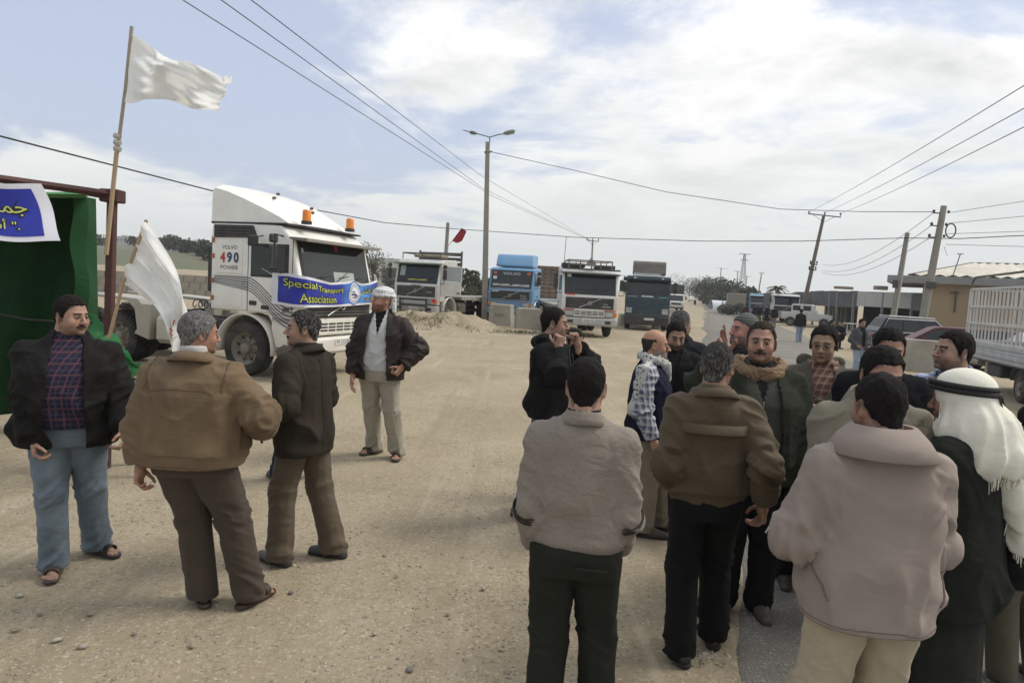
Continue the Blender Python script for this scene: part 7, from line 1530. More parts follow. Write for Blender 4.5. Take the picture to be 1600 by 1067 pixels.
    def shoes(s, mt=None, kind='shoe', sole=None):
        for k, sg in (('R', -1), ('L', 1)):
            l = s.leg[k]; Rz = rot('Z', l['yaw']); b = np.array((l['A'][0], l['A'][1], l['lift']), dtype=np.float32)
            if kind == 'shoe':
                def f(P):
                    q = (P-b)@Rz
                    d = cap(q, (0, .05, .040), (0, -.06, .040), .040, .042); d = smin(d, cap(q, (0, -.06, .034), (-.010*sg, -.165, .026), .043, .030), .03)
                    d = smin(d, cap(q, (0, .02, .05), (0, .015, .11), .040, .042), .02)
                    return smax(d, .003-q[:, 2], .004)
                V, F = surfnet(f, b+np.array((-.24, -.24, -.01)), b+np.array((.24, .24, .17)), [.007, .008, .016][s.lod]); s.out('shoe', V, F, mt)
                def f2(P):
                    q = (P-b)@Rz; d = np.minimum(cap(q*np.array((1, 1, 0)), (0, .05, 0), (0, -.06, 0), .042, .045), cap(q*np.array((1, 1, 0)), (0, -.06, 0), (-.010*sg, -.167, 0), .045, .033)); return np.maximum(d, np.abs(q[:, 2]-.010)-.010)
                if s.lod < 2: V, F = surfnet(f2, b+np.array((-.24, -.24, -.02)), b+np.array((.24, .24, .05)), .007); s.out('sole', V, F, sole or mat('sole_rubber', (.02, .018, .016), .8))
            else:
                def f2(P):
                    q = (P-b)@Rz; d = np.minimum(cap(q*np.array((1, 1, 0)), (0, .06, 0), (0, -.06, 0), .040, .042), cap(q*np.array((1, 1, 0)), (0, -.06, 0), (-.008*sg, -.155, 0), .045, .042)); return np.maximum(d, np.abs(q[:, 2]-.011)-.011)
                V, F = surfnet(f2, b+np.array((-.24, -.24, -.02)), b+np.array((.24, .24, .05)), .006); s.out('sandal_sole', V, F, mt)
                for yc, w in ((-.115, .020), (-.062, .022), (.03, .012)):
                    def f3(P, yc=yc, w=w):
                        q = (P-b)@Rz; rr = .040 if yc < 0 else .043; zc = .034 if yc < 0 else .055
                        d = np.hypot(q[:, 0]+.006*sg, (q[:, 2]-zc)*1.05)-rr; d = np.maximum(np.abs(d)-.0045, np.abs(q[:, 1]-yc)-w); return np.maximum(d, .012-q[:, 2])
                    V, F = surfnet(f3, b+np.array((-.22, -.22, 0)), b+np.array((.22, .22, .13)), .0042); s.out('sandal_strap', V, F, mt)
    def collar(s, mt, r=.078, zc=1.462, up=.050, wide=.035, gap=.35, drop=.05, name='collar', spread=1.0, back=0.0, thick=.004, tip=0.0, fall=0.0):
        """turned-down collar in the torso frame"""
        n = 40; a0 = gap; P = []
        for i in range(n+1):
            a = a0+(2*math.pi-2*a0)*i/n; c = math.cos(a); sn = math.sin(a)       # a=0 is the front
            fr = (1+c)/2
            def pt(rr, z): return s.tor((sn*rr, -c*rr*1.0+.018+back*(1-fr), z))
            z0 = zc-drop*fr
            P.append([pt(r*.98, z0), pt(r, z0+up*.6), pt(r*1.02+.002, z0+up), pt(r*1.04+.010, z0+up*1.02), pt(r+wide*.6*spread, z0+up*.5-fall*.45), pt(r+wide*spread+tip*fr, z0+up*.0-.012-tip*1.2*fr-fall)])
        m = MB(); m.grid([[tuple(q*s.s) for q in row] for row in P])
        return m.build(name, mt, s.root, smooth=60, solid=thick)
    def band(s, name, mt, A, B, pts_fn=None): pass
    def ring(s, name, mt, k, t, r, w, th=.003):
        """ring round the forearm or upper arm sleeve: k arm, t 0..1 from elbow to wrist"""
        a = s.arm[k]; c = a['E']+(a['W']-a['E'])*t; m = MB(); n = nrm(a['W']-a['E'])
        Zq = Vector(n).to_track_quat('Z', 'Y').to_matrix(); M_ = Zq.to_4x4(); M_.translation = Vector(c*s.s)
        m2 = MB(); m2.lathe([(-w/2, r*s.s), (0, r*s.s*1.02+th), (w/2, r*s.s)], (0, 0, 0), 'Z', 28); vs = [M_ @ Vector(v) for v in m2.v]; m.add(vs, m2.f); return m.build(name, mt, s.root, 60, solid=.003)
# ------------------------------------------------------------------ the men of the gathering
PI = math.pi
def op(*pts):      # half-width of a front opening by height
    zs = [p[0] for p in pts]; ws = [p[1] for p in pts]
    return lambda z: np.interp(z, zs, ws)
LEATHER = mat('black_leather', (.018, .016, .015), .45, bump=.3, bs=60, dirt=.35)
GRP = 'men gathered at the roadside'

def man_black_jacket():
    p = Person('stout man in black jacket over plaid shirt and pale jeans, beside the green tent', 112, 462, 4.28, R(28), lod=0, lean=-.03, head=(R(45), R(3)), girth=.055, belly=.05,
               feet={'px': {'R': (86, 893, R(-5)), 'L': (152, 862, R(45))}}, group=GRP,
               arms={'R': dict(wp=(52, 690, 4.05), e=(-.6, .3, 1.0), pose='curl'), 'L': dict(wp=(193, 672, 4.2), e=(.6, .3, 1.0), pose='curl')},
               face=dict(mus=1, stubble=.5, fat=1.15, hair=0.0087))
    p.body(sandals=True); p.hair()
    p.garment('shirt', plaid('shirt_plaid_dark', (.018, .018, .035), (.10, .045, .055), (.05, .04, .06), 15, .16), hem=.915, grow=.012, sleeves=None, fold=.006)
    p.garment('undershirt', cloth('white_undershirt', (.7, .7, .62)), top=[(1.3, .12, .09, .1), (1.40, .10, .086, .1), (1.47, .066, .064, .07), (1.49, .062, .06, .07)], hem=1.32, sleeves=None, grow=-.0, fold=0)
    p.collar(MATS['shirt_plaid_dark'], r=.074, gap=.5, drop=.05, wide=.03, name='shirt_collar')
    p.garment('jacket', cloth('jacket_black', (.011, .010, .009), rough=.75), hem=.80, grow=.035, sleeves=(.090, .078, .064), open_=op((.78, .115), (1.1, .10), (1.35, .085), (1.48, .07)), fold=.013)
    p.tailor(mat('stitch_black', (.008, .007, .006), .9), .80, g=.05, arm=False)
    p.collar(MATS['jacket_black'], r=.092, gap=.75, drop=.07, wide=.05, name='jacket_collar')
    p.trousers(cloth('jeans_pale', (.155, .195, .23), var=.45), r=(.100, .082, .080), fold=.013, belly=0, top=.965)
    m = MB(); m.lathe([(-.020, .222*p.s), (.020, .222*p.s)], (0, 0, .955*p.s), 'Z', 36); m.v = [(v[0]*1.0, v[1]*.80, v[2]) for v in m.v]; m.build('belt', LEATHER, p.root, solid=.005); m = MB(); m.box((0, -.182*p.s, .955*p.s), (.045, .012, .04), .004); m.build('belt_buckle', mat('buckle', (.4, .4, .38), .35, 1), p.root)
    p.shoes(LEATHER, 'sandal')
def man_tan_jacket():
    p = Person('grey-haired man seen from behind in wide tan jacket and brown trousers', 313, 487, 3.87, R(182), lod=0, lean=.02, head=(R(-48), R(4)), girth=.05, belly=.04,
               feet={'px': {'R': (393, 942, R(-28)), 'L': (318, 940, R(30))}}, group=GRP,
               arms={'L': dict(wp=(218, 735, 3.75), e=(.6, .2, 1.0), pose='curl'), 'R': dict(w=(-.33, -.20, 1.02), e=(-.75, .45, 1.0), pose='curl')},
               face=dict(grey=.62, greytop=.25, hair=0.0105, stubble=.3, skin=(.33, .18, .12)))
    p.body(sandals=True); p.hair()
    mt = cloth('jacket_tan', (.155, .106, .060), var=.22, fine=.16)
    p.garment('jacket', mt, hem=.845, grow=.045, sleeves=(.094, .084, .072), fold=.015, ff=.85)
    sm = mat('stitch_brown', (.105, .068, .038), .9); p.tailor(sm, .845, yoke=1.285, g=.05); p.seam([(-.2, .2, .93), (0, .22, .925), (.2, .2, .93)], mt=sm)
    p.collar(mt, r=.085, gap=.5, drop=.05, wide=.055, up=.035)
    p.garment('shirt_collar_band', cloth('shirt_check_pale', (.5, .48, .45)), top=[(1.40, .08, .07, .08), (1.50, .072, .07, .074), (1.525, .07, .066, .072)], hem=1.42, sleeves=None, grow=-.052, fold=0)
    m = MB(); s_ = p.s      # yoke seam across the back
    pts = [tuple(p.tor((x, .178-.10*(abs(x)/.24)**2.2, 1.295-.02*abs(x)))*s_) for x in np.linspace(-.22, .22, 15)]
    m.tube(pts, .0035, 5); m.build('yoke_seam', mt, p.root)
    p.trousers(cloth('trousers_brown', (.058, .043, .030)), r=(.110, .092, .086), fold=.012)
    p.shoes(mat('sandal_brown', (.05, .028, .02), .6), 'sandal')
def man_suit():
    p = Person('moustached man in dark brown suit jacket striding left in profile', 474, 484, 4.55, R(-112), lod=0, lean=.05, head=(R(38), R(0)), girth=.01, belly=.03,
               feet={'px': {'R': (524, 868, R(10)), 'L': (437, 880, R(0))}}, group=GRP,
               arms={'L': dict(wp=(412, 655, 4.35), e=(.45, .5, 1.0), pose='fist'), 'R': dict(w=(-.24, -.25, .98), e=(-.5, .4, 1.0), pose='fist')},
               face=dict(mus=1, hair=0.0081, stubble=.25, grey=.22, recede=.008))
    p.body(); p.hair()
    mt = cloth('suit_dark', (.036, .029, .021), var=.15)
    p.garment('suit_jacket', mt, hem=.76, grow=.022, sleeves=(.082, .068, .058), fold=.009, open_=op((.7, .02), (1.1, .0), (1.15, .02), (1.48, .07)), ff=.8)
    p.tailor(mat('stitch_black', (.008, .007, .006), .9), .76, back=True)
    p.collar(mt, r=.080, gap=.6, drop=.08, wide=.045, up=.03, name='lapel_collar')
    p.garment('shirt', cloth('shirt_black', (.02, .02, .02)), hem=.9, grow=-.005, sleeves=None, fold=0)
    p.trousers(cloth('trousers_khaki_brown', (.105, .08, .052)), r=(.098, .082, .085), fold=.010)
    p.shoes(mat('shoe_grey_dusty', (.07, .07, .068), .6, dirt=.4))
    m = MB(); w = p.arm['L']['W']*p.s; m.tube([w+np.array((0, 0, -.07)), w+np.array((.01, 0, -.13))], .004, 5); m.lathe([(-.002, .012), (.002, .012)], tuple(w+np.array((.012, 0, -.145))), 'X', 10, cap=True); m.build('keys', LEATHER, p.root)
def man_behind_suit():
    p = Person('man in grey-brown jacket almost hidden behind the man in the suit', 474, 500, 6.4, R(170), lod=1, lean=.12, head=(R(30), R(15)), feet={'px': {'R': (508, 742, R(10)), 'L': (432, 748, R(60))}}, group=GRP, arms={'R': dict(w=(-.2, -.3, 1.0)), 'L': dict(w=(.2, -.3, 1.0))})
    p.body(); p.hair(); p.garment('jacket', cloth('jacket_greybrown', (.115, .085, .066)), hem=.8, grow=.04)
    p.collar(MATS['jacket_greybrown'], r=.08, gap=.4); p.trousers(cloth('trousers_navy', (.02, .025, .045))); p.shoes(LEATHER)
def man_turban():
    p = Person('bearded man with checked scarf wound on his head, brown jacket and cream trousers', 598, 449, 7.36, R(-6), lod=0, lean=-.03, head=(R(-48), R(-4)), girth=.02, feet={'px': {'R': (586, 706, R(-35)), 'L': (621, 714, R(12))}}, group=GRP, drop=.01,
               arms={'R': dict(wp=(551, 588, 7.2), e=(-.6, .3, 1.1), pose='relax'), 'L': dict(w=(.25, -.10, .95), e=(.75, .25, 1.05), pose='fist')},
               face=dict(beard=.9, beardc=(.12, .055, .03), skin=(.40, .22, .15), style='none', nose=1.04))
    p.body(sandals=True)
    chk = checked('keffiyeh_black_white', (.62, .62, .60), (.03, .03, .035), 40)
    def tf(P):
        Q = (P-p.hc)@p.Hm; d = ell(Q, (0, .018, .055), (.092, .108, .082)); d = smax(d, -(Q[:, 2]-.034-Q[:, 1]*-.10), .01)
        for i, (zz, tl) in enumerate(((.052, .12), (.070, -.20), (.092, .12))):
            q = Q.copy(); q[:, 2] -= zz+tl*q[:, 1]*.6+.10*q[:, 0]*(1 if i % 2 else -1); e = np.hypot(np.hypot(q[:, 0]/1.0, q[:, 1]*.86-.012)-(.083-.012*i), q[:, 2])-.021; d = smin(d, e, .008)
        d = smin(d, cap(Q, (.055, .09, .03), (.085, .10, -.10), .03, .022), .02); d = smin(d, cap(Q, (.02, .10, .02), (.03, .12, -.13), .03, .02), .02)
        return d+.010*(fbm(Q*np.array((30, 30, 60)), 2)-.5)
    V, F = surfnet(tf, p.hc-.2, p.hc+.22, .0062); p.out('head_scarf', V, F, chk)
    p.garment('shirt', cloth('shirt_white_stripe', (.52, .52, .50), wr=.8), hem=.90, grow=.004, sleeves=None, fold=.007, open_=op((1.25, 0), (1.30, .012), (1.48, .055)))
    p.garment('undershirt', cloth('undershirt_black', (.012, .012, .012)), hem=1.1, grow=-.012, sleeves=None, fold=0)
    p.collar(MATS['shirt_white_stripe'], r=.076, gap=.62, drop=.06, wide=.045, up=.02)
    m = MB(); m.lathe([(-.018, .158*p.s), (.018, .158*p.s)], (0, 0, .975*p.s), 'Z', 32); m.v = [(v[0]*1.06, v[1]*.80, v[2]) for v in m.v]; m.build('belt', LEATHER, p.root, solid=.004)
    mt = cloth('jacket_brown_leather', (.030, .021, .019), rough=.6, spec=.4)
    p.garment('jacket', mt, hem=.82, grow=.045, sleeves=(.088, .078, .066), open_=op((.8, .125), (1.1, .105), (1.35, .085), (1.48, .07)), fold=.014)
    p.collar(mt, r=.088, gap=.85, drop=.07, wide=.05)
    p.trousers(cloth('trousers_cream', (.36, .33, .26)), r=(.100, .082, .078), fold=.012); p.shoes(LEATHER, 'sandal')
def man_hoodie():
    p = Person('young man in black hooded jacket and blue jeans with both hands at his mouth', 868, 480, 5.62, R(68), lod=0, lean=-.02, head=(R(18), R(2)), feet={'px': {'R': (812, 806, R(-10)), 'L': (832, 790, R(15))}}, group=GRP,
               arms={'R': dict(wp=(873, 545, 5.40), e=(-.45, -.15, 1.05), pose='fist', d=(0, -.15, 1), n=(.5, .8, 0)), 'L': dict(wp=(903, 540, 5.45), e=(.5, -.25, 1.05), pose='fist', d=(-.1, .2, 1), n=(-.5, .8, 0))},
               face=dict(hair=0.0056, stubble=.25))
    p.body(); p.hair()
    mt = cloth('hoodie_black', (.012, .012, .012))
    p.garment('hooded_jacket', mt, hem=.86, grow=.035, sleeves=(.084, .072, .058), fold=.012, extras=[('cap', (-.10, .05, 1.46), (0, .12, 1.44), .045, .05), ('cap', (.10, .05, 1.46), (0, .12, 1.44), .045, .05), ('cap', (-.09, .02, 1.46), (-.03, -.08, 1.40), .035, .02), ('cap', (.09, .02, 1.46), (.03, -.08, 1.40), .035, .02)])
    p.garment('pullover', cloth('pullover_grey', (.05, .05, .05)), top=[(1.38, .08, .07, .08), (1.47, .076, .072, .08), (1.51, .068, .066, .072)], hem=1.40, sleeves=None, grow=0, fold=0)
    m = MB(); 
    for x in (-.035, .035): a = p.tor((x, -.155, 1.40))*p.s; b = p.tor((x*1.2, -.175, 1.27))*p.s; m = MB(); m.tube([a, b], .004, 6); m.build('drawstring', mat('cord_grey', (.3, .3, .3), .8), p.root)
    p.trousers(cloth('jeans_blue', (.075, .11, .16), var=.35), r=(.088, .075, .072)); p.shoes(mat('shoe_sand', (.16, .13, .10), .8))
def boy_behind():
    p = Person('boy peering out from behind the young man in the black hooded jacket', 900, 515, 6.3, R(15), lod=1, head=(R(8), R(8)), face=dict(skin=(.26, .15, .10), hair=0.0062, stubble=0), group=GRP)
    p.body(); p.hair(); p.garment('sweater', cloth('sweater_black', (.015, .015, .017)), hem=.85); p.trousers(MATS['jeans_blue']); p.shoes(LEATHER)
def man_sweater():
    p = Person('man seen from behind in light grey sweater with patterned sleeve bands, hands in pockets', 919, 558, 2.80, R(172), lod=0, lean=.0, twist=0, head=(R(-4), R(4)), girth=.0, belly=.03, feet={'L': (.10, .0, R(20)), 'R': (-.14, -.14, R(-15))}, group=GRP,
               arms={'L': dict(w=(.190, -.10, .87), e=(.28, .60, 1.05), pose='fist'), 'R': dict(w=(-.190, -.12, .88), e=(-.28, .60, 1.05), pose='fist')},
               face=dict(hair=0.0056, fat=1.12))
    p.body(); p.hair()
    mt = cloth('sweater_grey_fleece', (.235, .20, .165), var=.16, fine=.22, bs=22, wr=.6)
    p.garment('sweater', mt, hem=.885, grow=.017, sleeves=(.072, .064, .052), band=True, fold=.010, sleeve_end=.0, ff=.7)
    p.tailor(mat('stitch_grey', (.19, .165, .135), .9), .885+.035, arm=False)
    p.collar(mt, r=.074, gap=.45, drop=.04, wide=.032, up=.03)
    p.garment('collar_lining', cloth('lining_black', (.02, .02, .02)), top=[(1.40, .08, .07, .08), (1.49, .070, .066, .072), (1.505, .07, .066, .072)], hem=1.42, sleeves=None, grow=-.03, fold=0)
    for k in 'LR':
        for i, (t, w) in enumerate(((.02, .008), (.09, .014), (.16, .006))): p.ring('sleeve_stripe', cloth('stripe_dark', (.05, .04, .035)), k, t, .0735-.012*t, w)
    p.trousers(cloth('trousers_olive_black', (.024, .025, .019), var=.25), r=(.108, .084, .080), fold=.010, back=.02); p.shoes(LEATHER)
    m = MB(); a = (-.07*p.s, .158*p.s, .87*p.s); m.box(a, (.13, .006, .012), .002); m.build('pocket_welt', MATS['trousers_olive_black'], p.root)
def man_bald():
    p = Person('balding man with grey beard, white checked scarf round his neck and navy vest', 1026, 515, 5.42, R(72), lod=0, lean=.03, head=(R(12), R(2)), girth=.02, belly=.05, feet={'px': {'R': (1005, 836, R(0)), 'L': (1030, 826, R(10))}}, group=GRP,
               arms={'R': dict(w=(-.28, -.10, .86), e=(-.45, .4, 1.1), pose='curl'), 'L': dict(w=(.2, -.3, 1.0))},
               face=dict(style='bald', hair=0.0050, hairc=(.04, .035, .03), beard=.7, beardc=(.22, .21, .19), skin=(.40, .22, .14), nose=1.06))
    p.body(); p.hair()
    sh = plaid('shirt_check_greyblue', (.30, .31, .34), (.06, .07, .11), (.5, .5, .5), 19, .3)
    p.garment('shirt', sh, hem=.88, grow=.005, sleeves=(.080, .070, .058), fold=.010)
    p.garment('vest', cloth('vest_navy', (.014, .015, .032)), hem=.84, grow=.028, sleeves=None, fold=.010)
    chk = checked('keffiyeh_white_check', (.50, .50, .46), (.03, .03, .03), 38)
    def tf(P):
        Q = p.tinv(P); q = Q.copy(); q[:, 2] -= 1.475-.35*(-(Q[:, 1]-.02))*(Q[:, 1] < .02)+.02; q[:, 1] -= .012
        d = np.hypot(np.hypot(q[:, 0], q[:, 1]*.95)-.096, q[:, 2]*.6)-.024
        d = smin(d, cap(Q, (0, -.11, 1.44), (.02, -.15, 1.32), .040, .022), .03)
        d = smin(d, cap(Q, (-.10, .02, 1.45), (-.225, .02, 1.425), .034, .026), .03)
        sl = cap(Q*np.array((1, .55, 1)), (-.245, .02, 1.42), (-.285, .045, 1.06), .028, .026); d = smin(d, sl, .03)
        return d+.018*(1-np.abs(2*vn(Q*np.array((34, 34, 10))+3)-1)-.5)
    lo = p.tor((-.36, -.3, 1.0)); hi = p.tor((.2, .25, 1.6)); V, F = surfnet(tf, np.minimum(lo, hi)-.05, np.maximum(lo, hi)+.05, .008); p.out('neck_scarf', V, F, chk)
    p.trousers(cloth('trousers_beige', (.22, .19, .14)), r=(.098, .08, .078)); p.shoes(mat('shoe_brown', (.07, .05, .035), .7))
def man_black_front():
    p = Person('dark-haired man in black jacket looking down, behind the balding man', 1058, 502, 5.95, R(-8), lod=0, head=(R(8), R(18)), feet={'px': {'R': (1030, 795, R(-5)), 'L': (1058, 812, R(25))}}, group=GRP, face=dict(hair=0.0081, stubble=1.1, nose=1.05, fat=.97), arms={'R': dict(w=(-.2, -.2, .95)), 'L': dict(w=(.2, -.2, .95))})
    p.body(); p.hair(); p.garment('shirt', MATS['shirt_black'] if 'shirt_black' in MATS else cloth('shirt_black', (.02, .02, .02)), hem=.9, sleeves=None, fold=0)
    mt = cloth('jacket_black_soft', (.013, .013, .014)); p.garment('jacket', mt, hem=.8, grow=.03, open_=op((.7, .0), (1.2, .0), (1.48, .07))); p.collar(mt, r=.084, gap=.7, drop=.07, wide=.045)
    p.trousers(cloth('trousers_black', (.012, .012, .012))); p.shoes(LEATHER)
def man_behind_grey():
    p = Person('man with short greying hair and dark jacket turned away, farthest of the roadside group', 1066, 485, 6.7, R(158), lod=1, head=(R(-35), R(0)), face=dict(grey=.45, hair=0.0074, stubble=.3), group=GRP)
    p.body(); p.hair(); mt = cloth('jacket_charcoal', (.02, .021, .023)); p.garment('jacket', mt, hem=.82, grow=.03); p.collar(mt, r=.08, gap=.5); p.trousers(MATS['trousers_black']); p.shoes(LEATHER)
def man_olive_blouson():
    p = Person('lean man from behind in olive-brown blouson and black trousers, hand lowered with cigarette', 1124, 535, 3.54, R(178), lod=0, lean=.02, head=(R(-30), R(3)), girth=.0, feet={'px': {'L': (1062, 1030, R(10)), 'R': (1112, 1002, R(-5))}}, group=GRP,
               arms={'R': dict(wp=(1192, 790, 3.45), e=(-.32, .5, 1.1), pose='curl'), 'L': dict(w=(.17, -.14, .93), e=(.36, .55, 1.02), pose='fist')},
               face=dict(hair=0.0062, grey=.25, greytop=1.0, stubble=.5, skin=(.30, .17, .115), hairc=(.02, .018, .016)))
    p.body(); p.hair()
    mt = cloth('blouson_olive_brown', (.088, .064, .036), var=.12, fine=.08, rough=.8)
    p.garment('blouson', mt, hem=.885, grow=.018, sleeves=(.080, .070, .054), band=True, fold=.013, sleeve_end=-.03)
    p.tailor(mat('stitch_olive', (.06, .043, .025), .9), .885+.04, arm=False)
    p.collar(mt, r=.080, gap=.5, drop=.05, wide=.045, up=.03)
    m = MB(); s_ = p.s; pts = [[tuple(p.tor((x, .158-.085*(abs(x)/.20)**2.4+dy, z))*s_) for x in np.linspace(-.185, .185, 17)] for dy, z in ((.004, 1.31), (.010, 1.262), (.002, 1.258))]; m.grid(pts); m.build('back_yoke_flap', mt, p.root, 60, solid=.003)
    p.trousers(cloth('trousers_black', (.012, .012, .012)), r=(.098, .082, .082), fold=.010); p.shoes(LEATHER)
    m = MB(); w = np.array(p.loc3(1196, 832, 3.40))*p.s; m.tube([w, w+np.array((-.03, -.01, .05))], .004, 8); m.build('cigarette', mat('paper_white', (.75, .74, .7), .8), p.root)
def man_pointing():
    p = Person('moustached man in olive jacket with fur collar raising his arm to point', 1192, 502, 4.2, R(-8), lod=0, lean=-.02, head=(R(-12), R(-4)), girth=.04, belly=.04, group=GRP,
               arms={'R': dict(wp=(1130, 556, 3.80), e=(-.62, -.30, 1.12), pose='point', d=(-.30, -.35, 1), n=(.15, -1, -.2)), 'L': dict(w=(.26, -.12, .84), e=(.5, .4, 1.1), pose='curl')},
               face=dict(mus=1, hair=0.0056, skin=(.34, .185, .13), fat=1.08, open=1, stubble=.45, hairc=(.03, .022, .016), recede=.006))
    p.body(); p.hair()
    p.garment('shirt', MATS['shirt_black'], hem=.9, sleeves=None, fold=0, grow=-.005)
    mt = cloth('jacket_olive_dark', (.030, .033, .023)); p.garment('zip_pullover', cloth('pullover_olive', (.055, .056, .044)), hem=.88, grow=.012, sleeves=None, fold=.008, open_=op((1.2, 0), (1.26, .0), (1.48, .06)))
    p.garment('jacket', mt, hem=.80, grow=.04, sleeves=(.090, .078, .062), open_=op((.8, .11), (1.2, .10), (1.48, .08)), fold=.012)
    fur = cloth('fur_tan', (.26, .17, .095), var=.4, wr=1.0, bs=60)
    def tf(P):
        Q = p.tinv(P); q = Q.copy(); q[:, 1] -= .03; q[:, 2] -= 1.462+.40*np.clip(q[:, 1], -.2, .02)
        a = np.hypot(q[:, 0], q[:, 1]); d = np.hypot(a-.125, q[:, 2]*.8)-.030; d = smax(d, -(q[:, 1]+.13+np.abs(Q[:, 0])*.2), .01)
        return d+.016*(vn(Q*75)-.5)+.01*(vn(Q*160)-.5)
    V, F = surfnet(tf, p.tor((0, 0, 1.42))-.26, p.tor((0, 0, 1.42))+.26, .0075); p.out('fur_collar', V, F, fur)
    m = MB(); a = p.tor((0, -.155-.03, 1.25))*p.s; m.box(tuple(a), (.008, .006, .05), .002); m.build('zip_pull', mat('zip_metal', (.6, .6, .6), .3, 1), p.root)
    p.trousers(MATS['trousers_black']); p.shoes(LEATHER)
def man_cap():
    p = Person('man with grey knitted cap in left profile, behind the pointing man', 1164, 491, 5.6, R(-62), lod=1, head=(R(-12), R(-4)), face=dict(style='none', stubble=.8, beard=.5, beardc=(.10, .09, .08), skin=(.40, .2, .15)), group=GRP)
    p.body(); 
    def tf(P):
        Q = (P-p.hc)@p.Hm; d = ell(Q, (0, .016, .034), (.090, .108, .102)); return smax(d, -(Q[:, 2]-.028-Q[:, 1]*-.5), .01)+.003*np.sin(Q[:, 2]*300)
    V, F = surfnet(tf, p.hc-.15, p.hc+.17, .007); p.out('knitted_cap', V, F, cloth('cap_grey', (.09, .095, .09)))
    mt = cloth('jacket_slate', (.03, .032, .036)); p.garment('jacket', mt, hem=.82, grow=.03); p.collar(mt, r=.085, gap=.5, up=.05); p.trousers(MATS['trousers_black']); p.shoes(LEATHER)
def man_glasses():
    p = Person('man with glasses in open olive hooded jacket over rust checked shirt', 1290, 508, 4.62, R(-18), lod=0, lean=-.02, head=(R(-14), R(5)), group=GRP, girth=.015,
               arms={'R': dict(wp=(1248, 645, 4.4), e=(-.5, .3, 1.05), pose='curl'), 'L': dict(wp=(1272, 640, 4.3), e=(.52, .3, 1.05), pose='curl')}, face=dict(hair=0.0093, skin=(.30, .19, .115), stubble=.4, fat=.96, brow=.0042))
    p.body(); p.hair()
    m = MB(); 
    for x in (-.031, .031): c = [(x+.021*math.cos(a), -.104, -.004+.016*math.sin(a)) for a in np.linspace(0, 2*PI, 17)]; m.tube([tuple((p.hc+p.Hm@np.array(q, dtype=np.float32))*p.s) for q in c], .0014, 5, cap=False)
    for q in ([(-.010, -.105, 0), (.010, -.105, 0)], [(-.052, -.10, 0), (-.078, .0, .0)], [(.052, -.10, 0), (.078, .0, .0)]): m.tube([tuple((p.hc+p.Hm@np.array(k, dtype=np.float32))*p.s) for k in q], .0014, 5)
    m.build('glasses', LEATHER, p.root)
    p.garment('shirt', plaid('shirt_rust', (.20, .10, .075), (.10, .05, .04), (.35, .28, .22), 22, .2), hem=.88, sleeves=None, fold=.005); p.collar(MATS['shirt_rust'], r=.076, gap=.6, wide=.035)
    mt = cloth('jacket_olive', (.078, .070, .050)); p.garment('jacket', mt, hem=.78, grow=.035, sleeves=(.088, .074, .062), open_=op((.8, .05), (1.2, .05), (1.48, .07)), fold=.012, extras=[('cap', (-.10, .06, 1.47), (0, .13, 1.44), .045, .05), ('cap', (.10, .06, 1.47), (0, .13, 1.44), .045, .05)])
    p.trousers(MATS['trousers_black']); p.shoes(LEATHER)
def man_black_sweater():
    p = Person('man in black sweater with shaded eyes, between the man with glasses and the striped shirt', 1392, 512, 4.1, R(-20), lod=0, head=(R(4), R(12)), group=GRP, girth=.01, face=dict(hair=0.0081, skin=(.32, .18, .12), stubble=.5), arms={'R': dict(w=(-.18, -.3, .98)), 'L': dict(w=(.18, -.3, .98))})
    p.body(); p.hair(); p.garment('sweater', cloth('sweater_black2', (.010, .010, .012)), hem=.84, grow=.03); p.collar(cloth('shirt_blue', (.16, .24, .34)), r=.074, gap=.5, wide=.035, name='shirt_collar')
    p.trousers(MATS['trousers_black']); p.shoes(LEATHER)
def man_beige_front():
    p = Person('dark-haired man in pale beige jacket facing the pinkish coat, head bowed', 1382, 542, 3.15, R(-4), lod=0, lean=.05, head=(R(2), R(14)), group=GRP, girth=.02, face=dict(hair=0.0099, stubble=.3, skin=(.34, .19, .13)), arms={'R': dict(w=(-.16, -.32, 1.0)), 'L': dict(w=(.16, -.32, 1.0))})
    p.body(); p.hair(); mt = cloth('jacket_pale_beige', (.20, .18, .13)); p.garment('jacket', mt, hem=.8, grow=.04, sleeves=(.088, .074, .062), fold=.012); p.collar(mt, r=.086, gap=.5, wide=.045); p.trousers(MATS['trousers_black']); p.shoes(LEATHER)
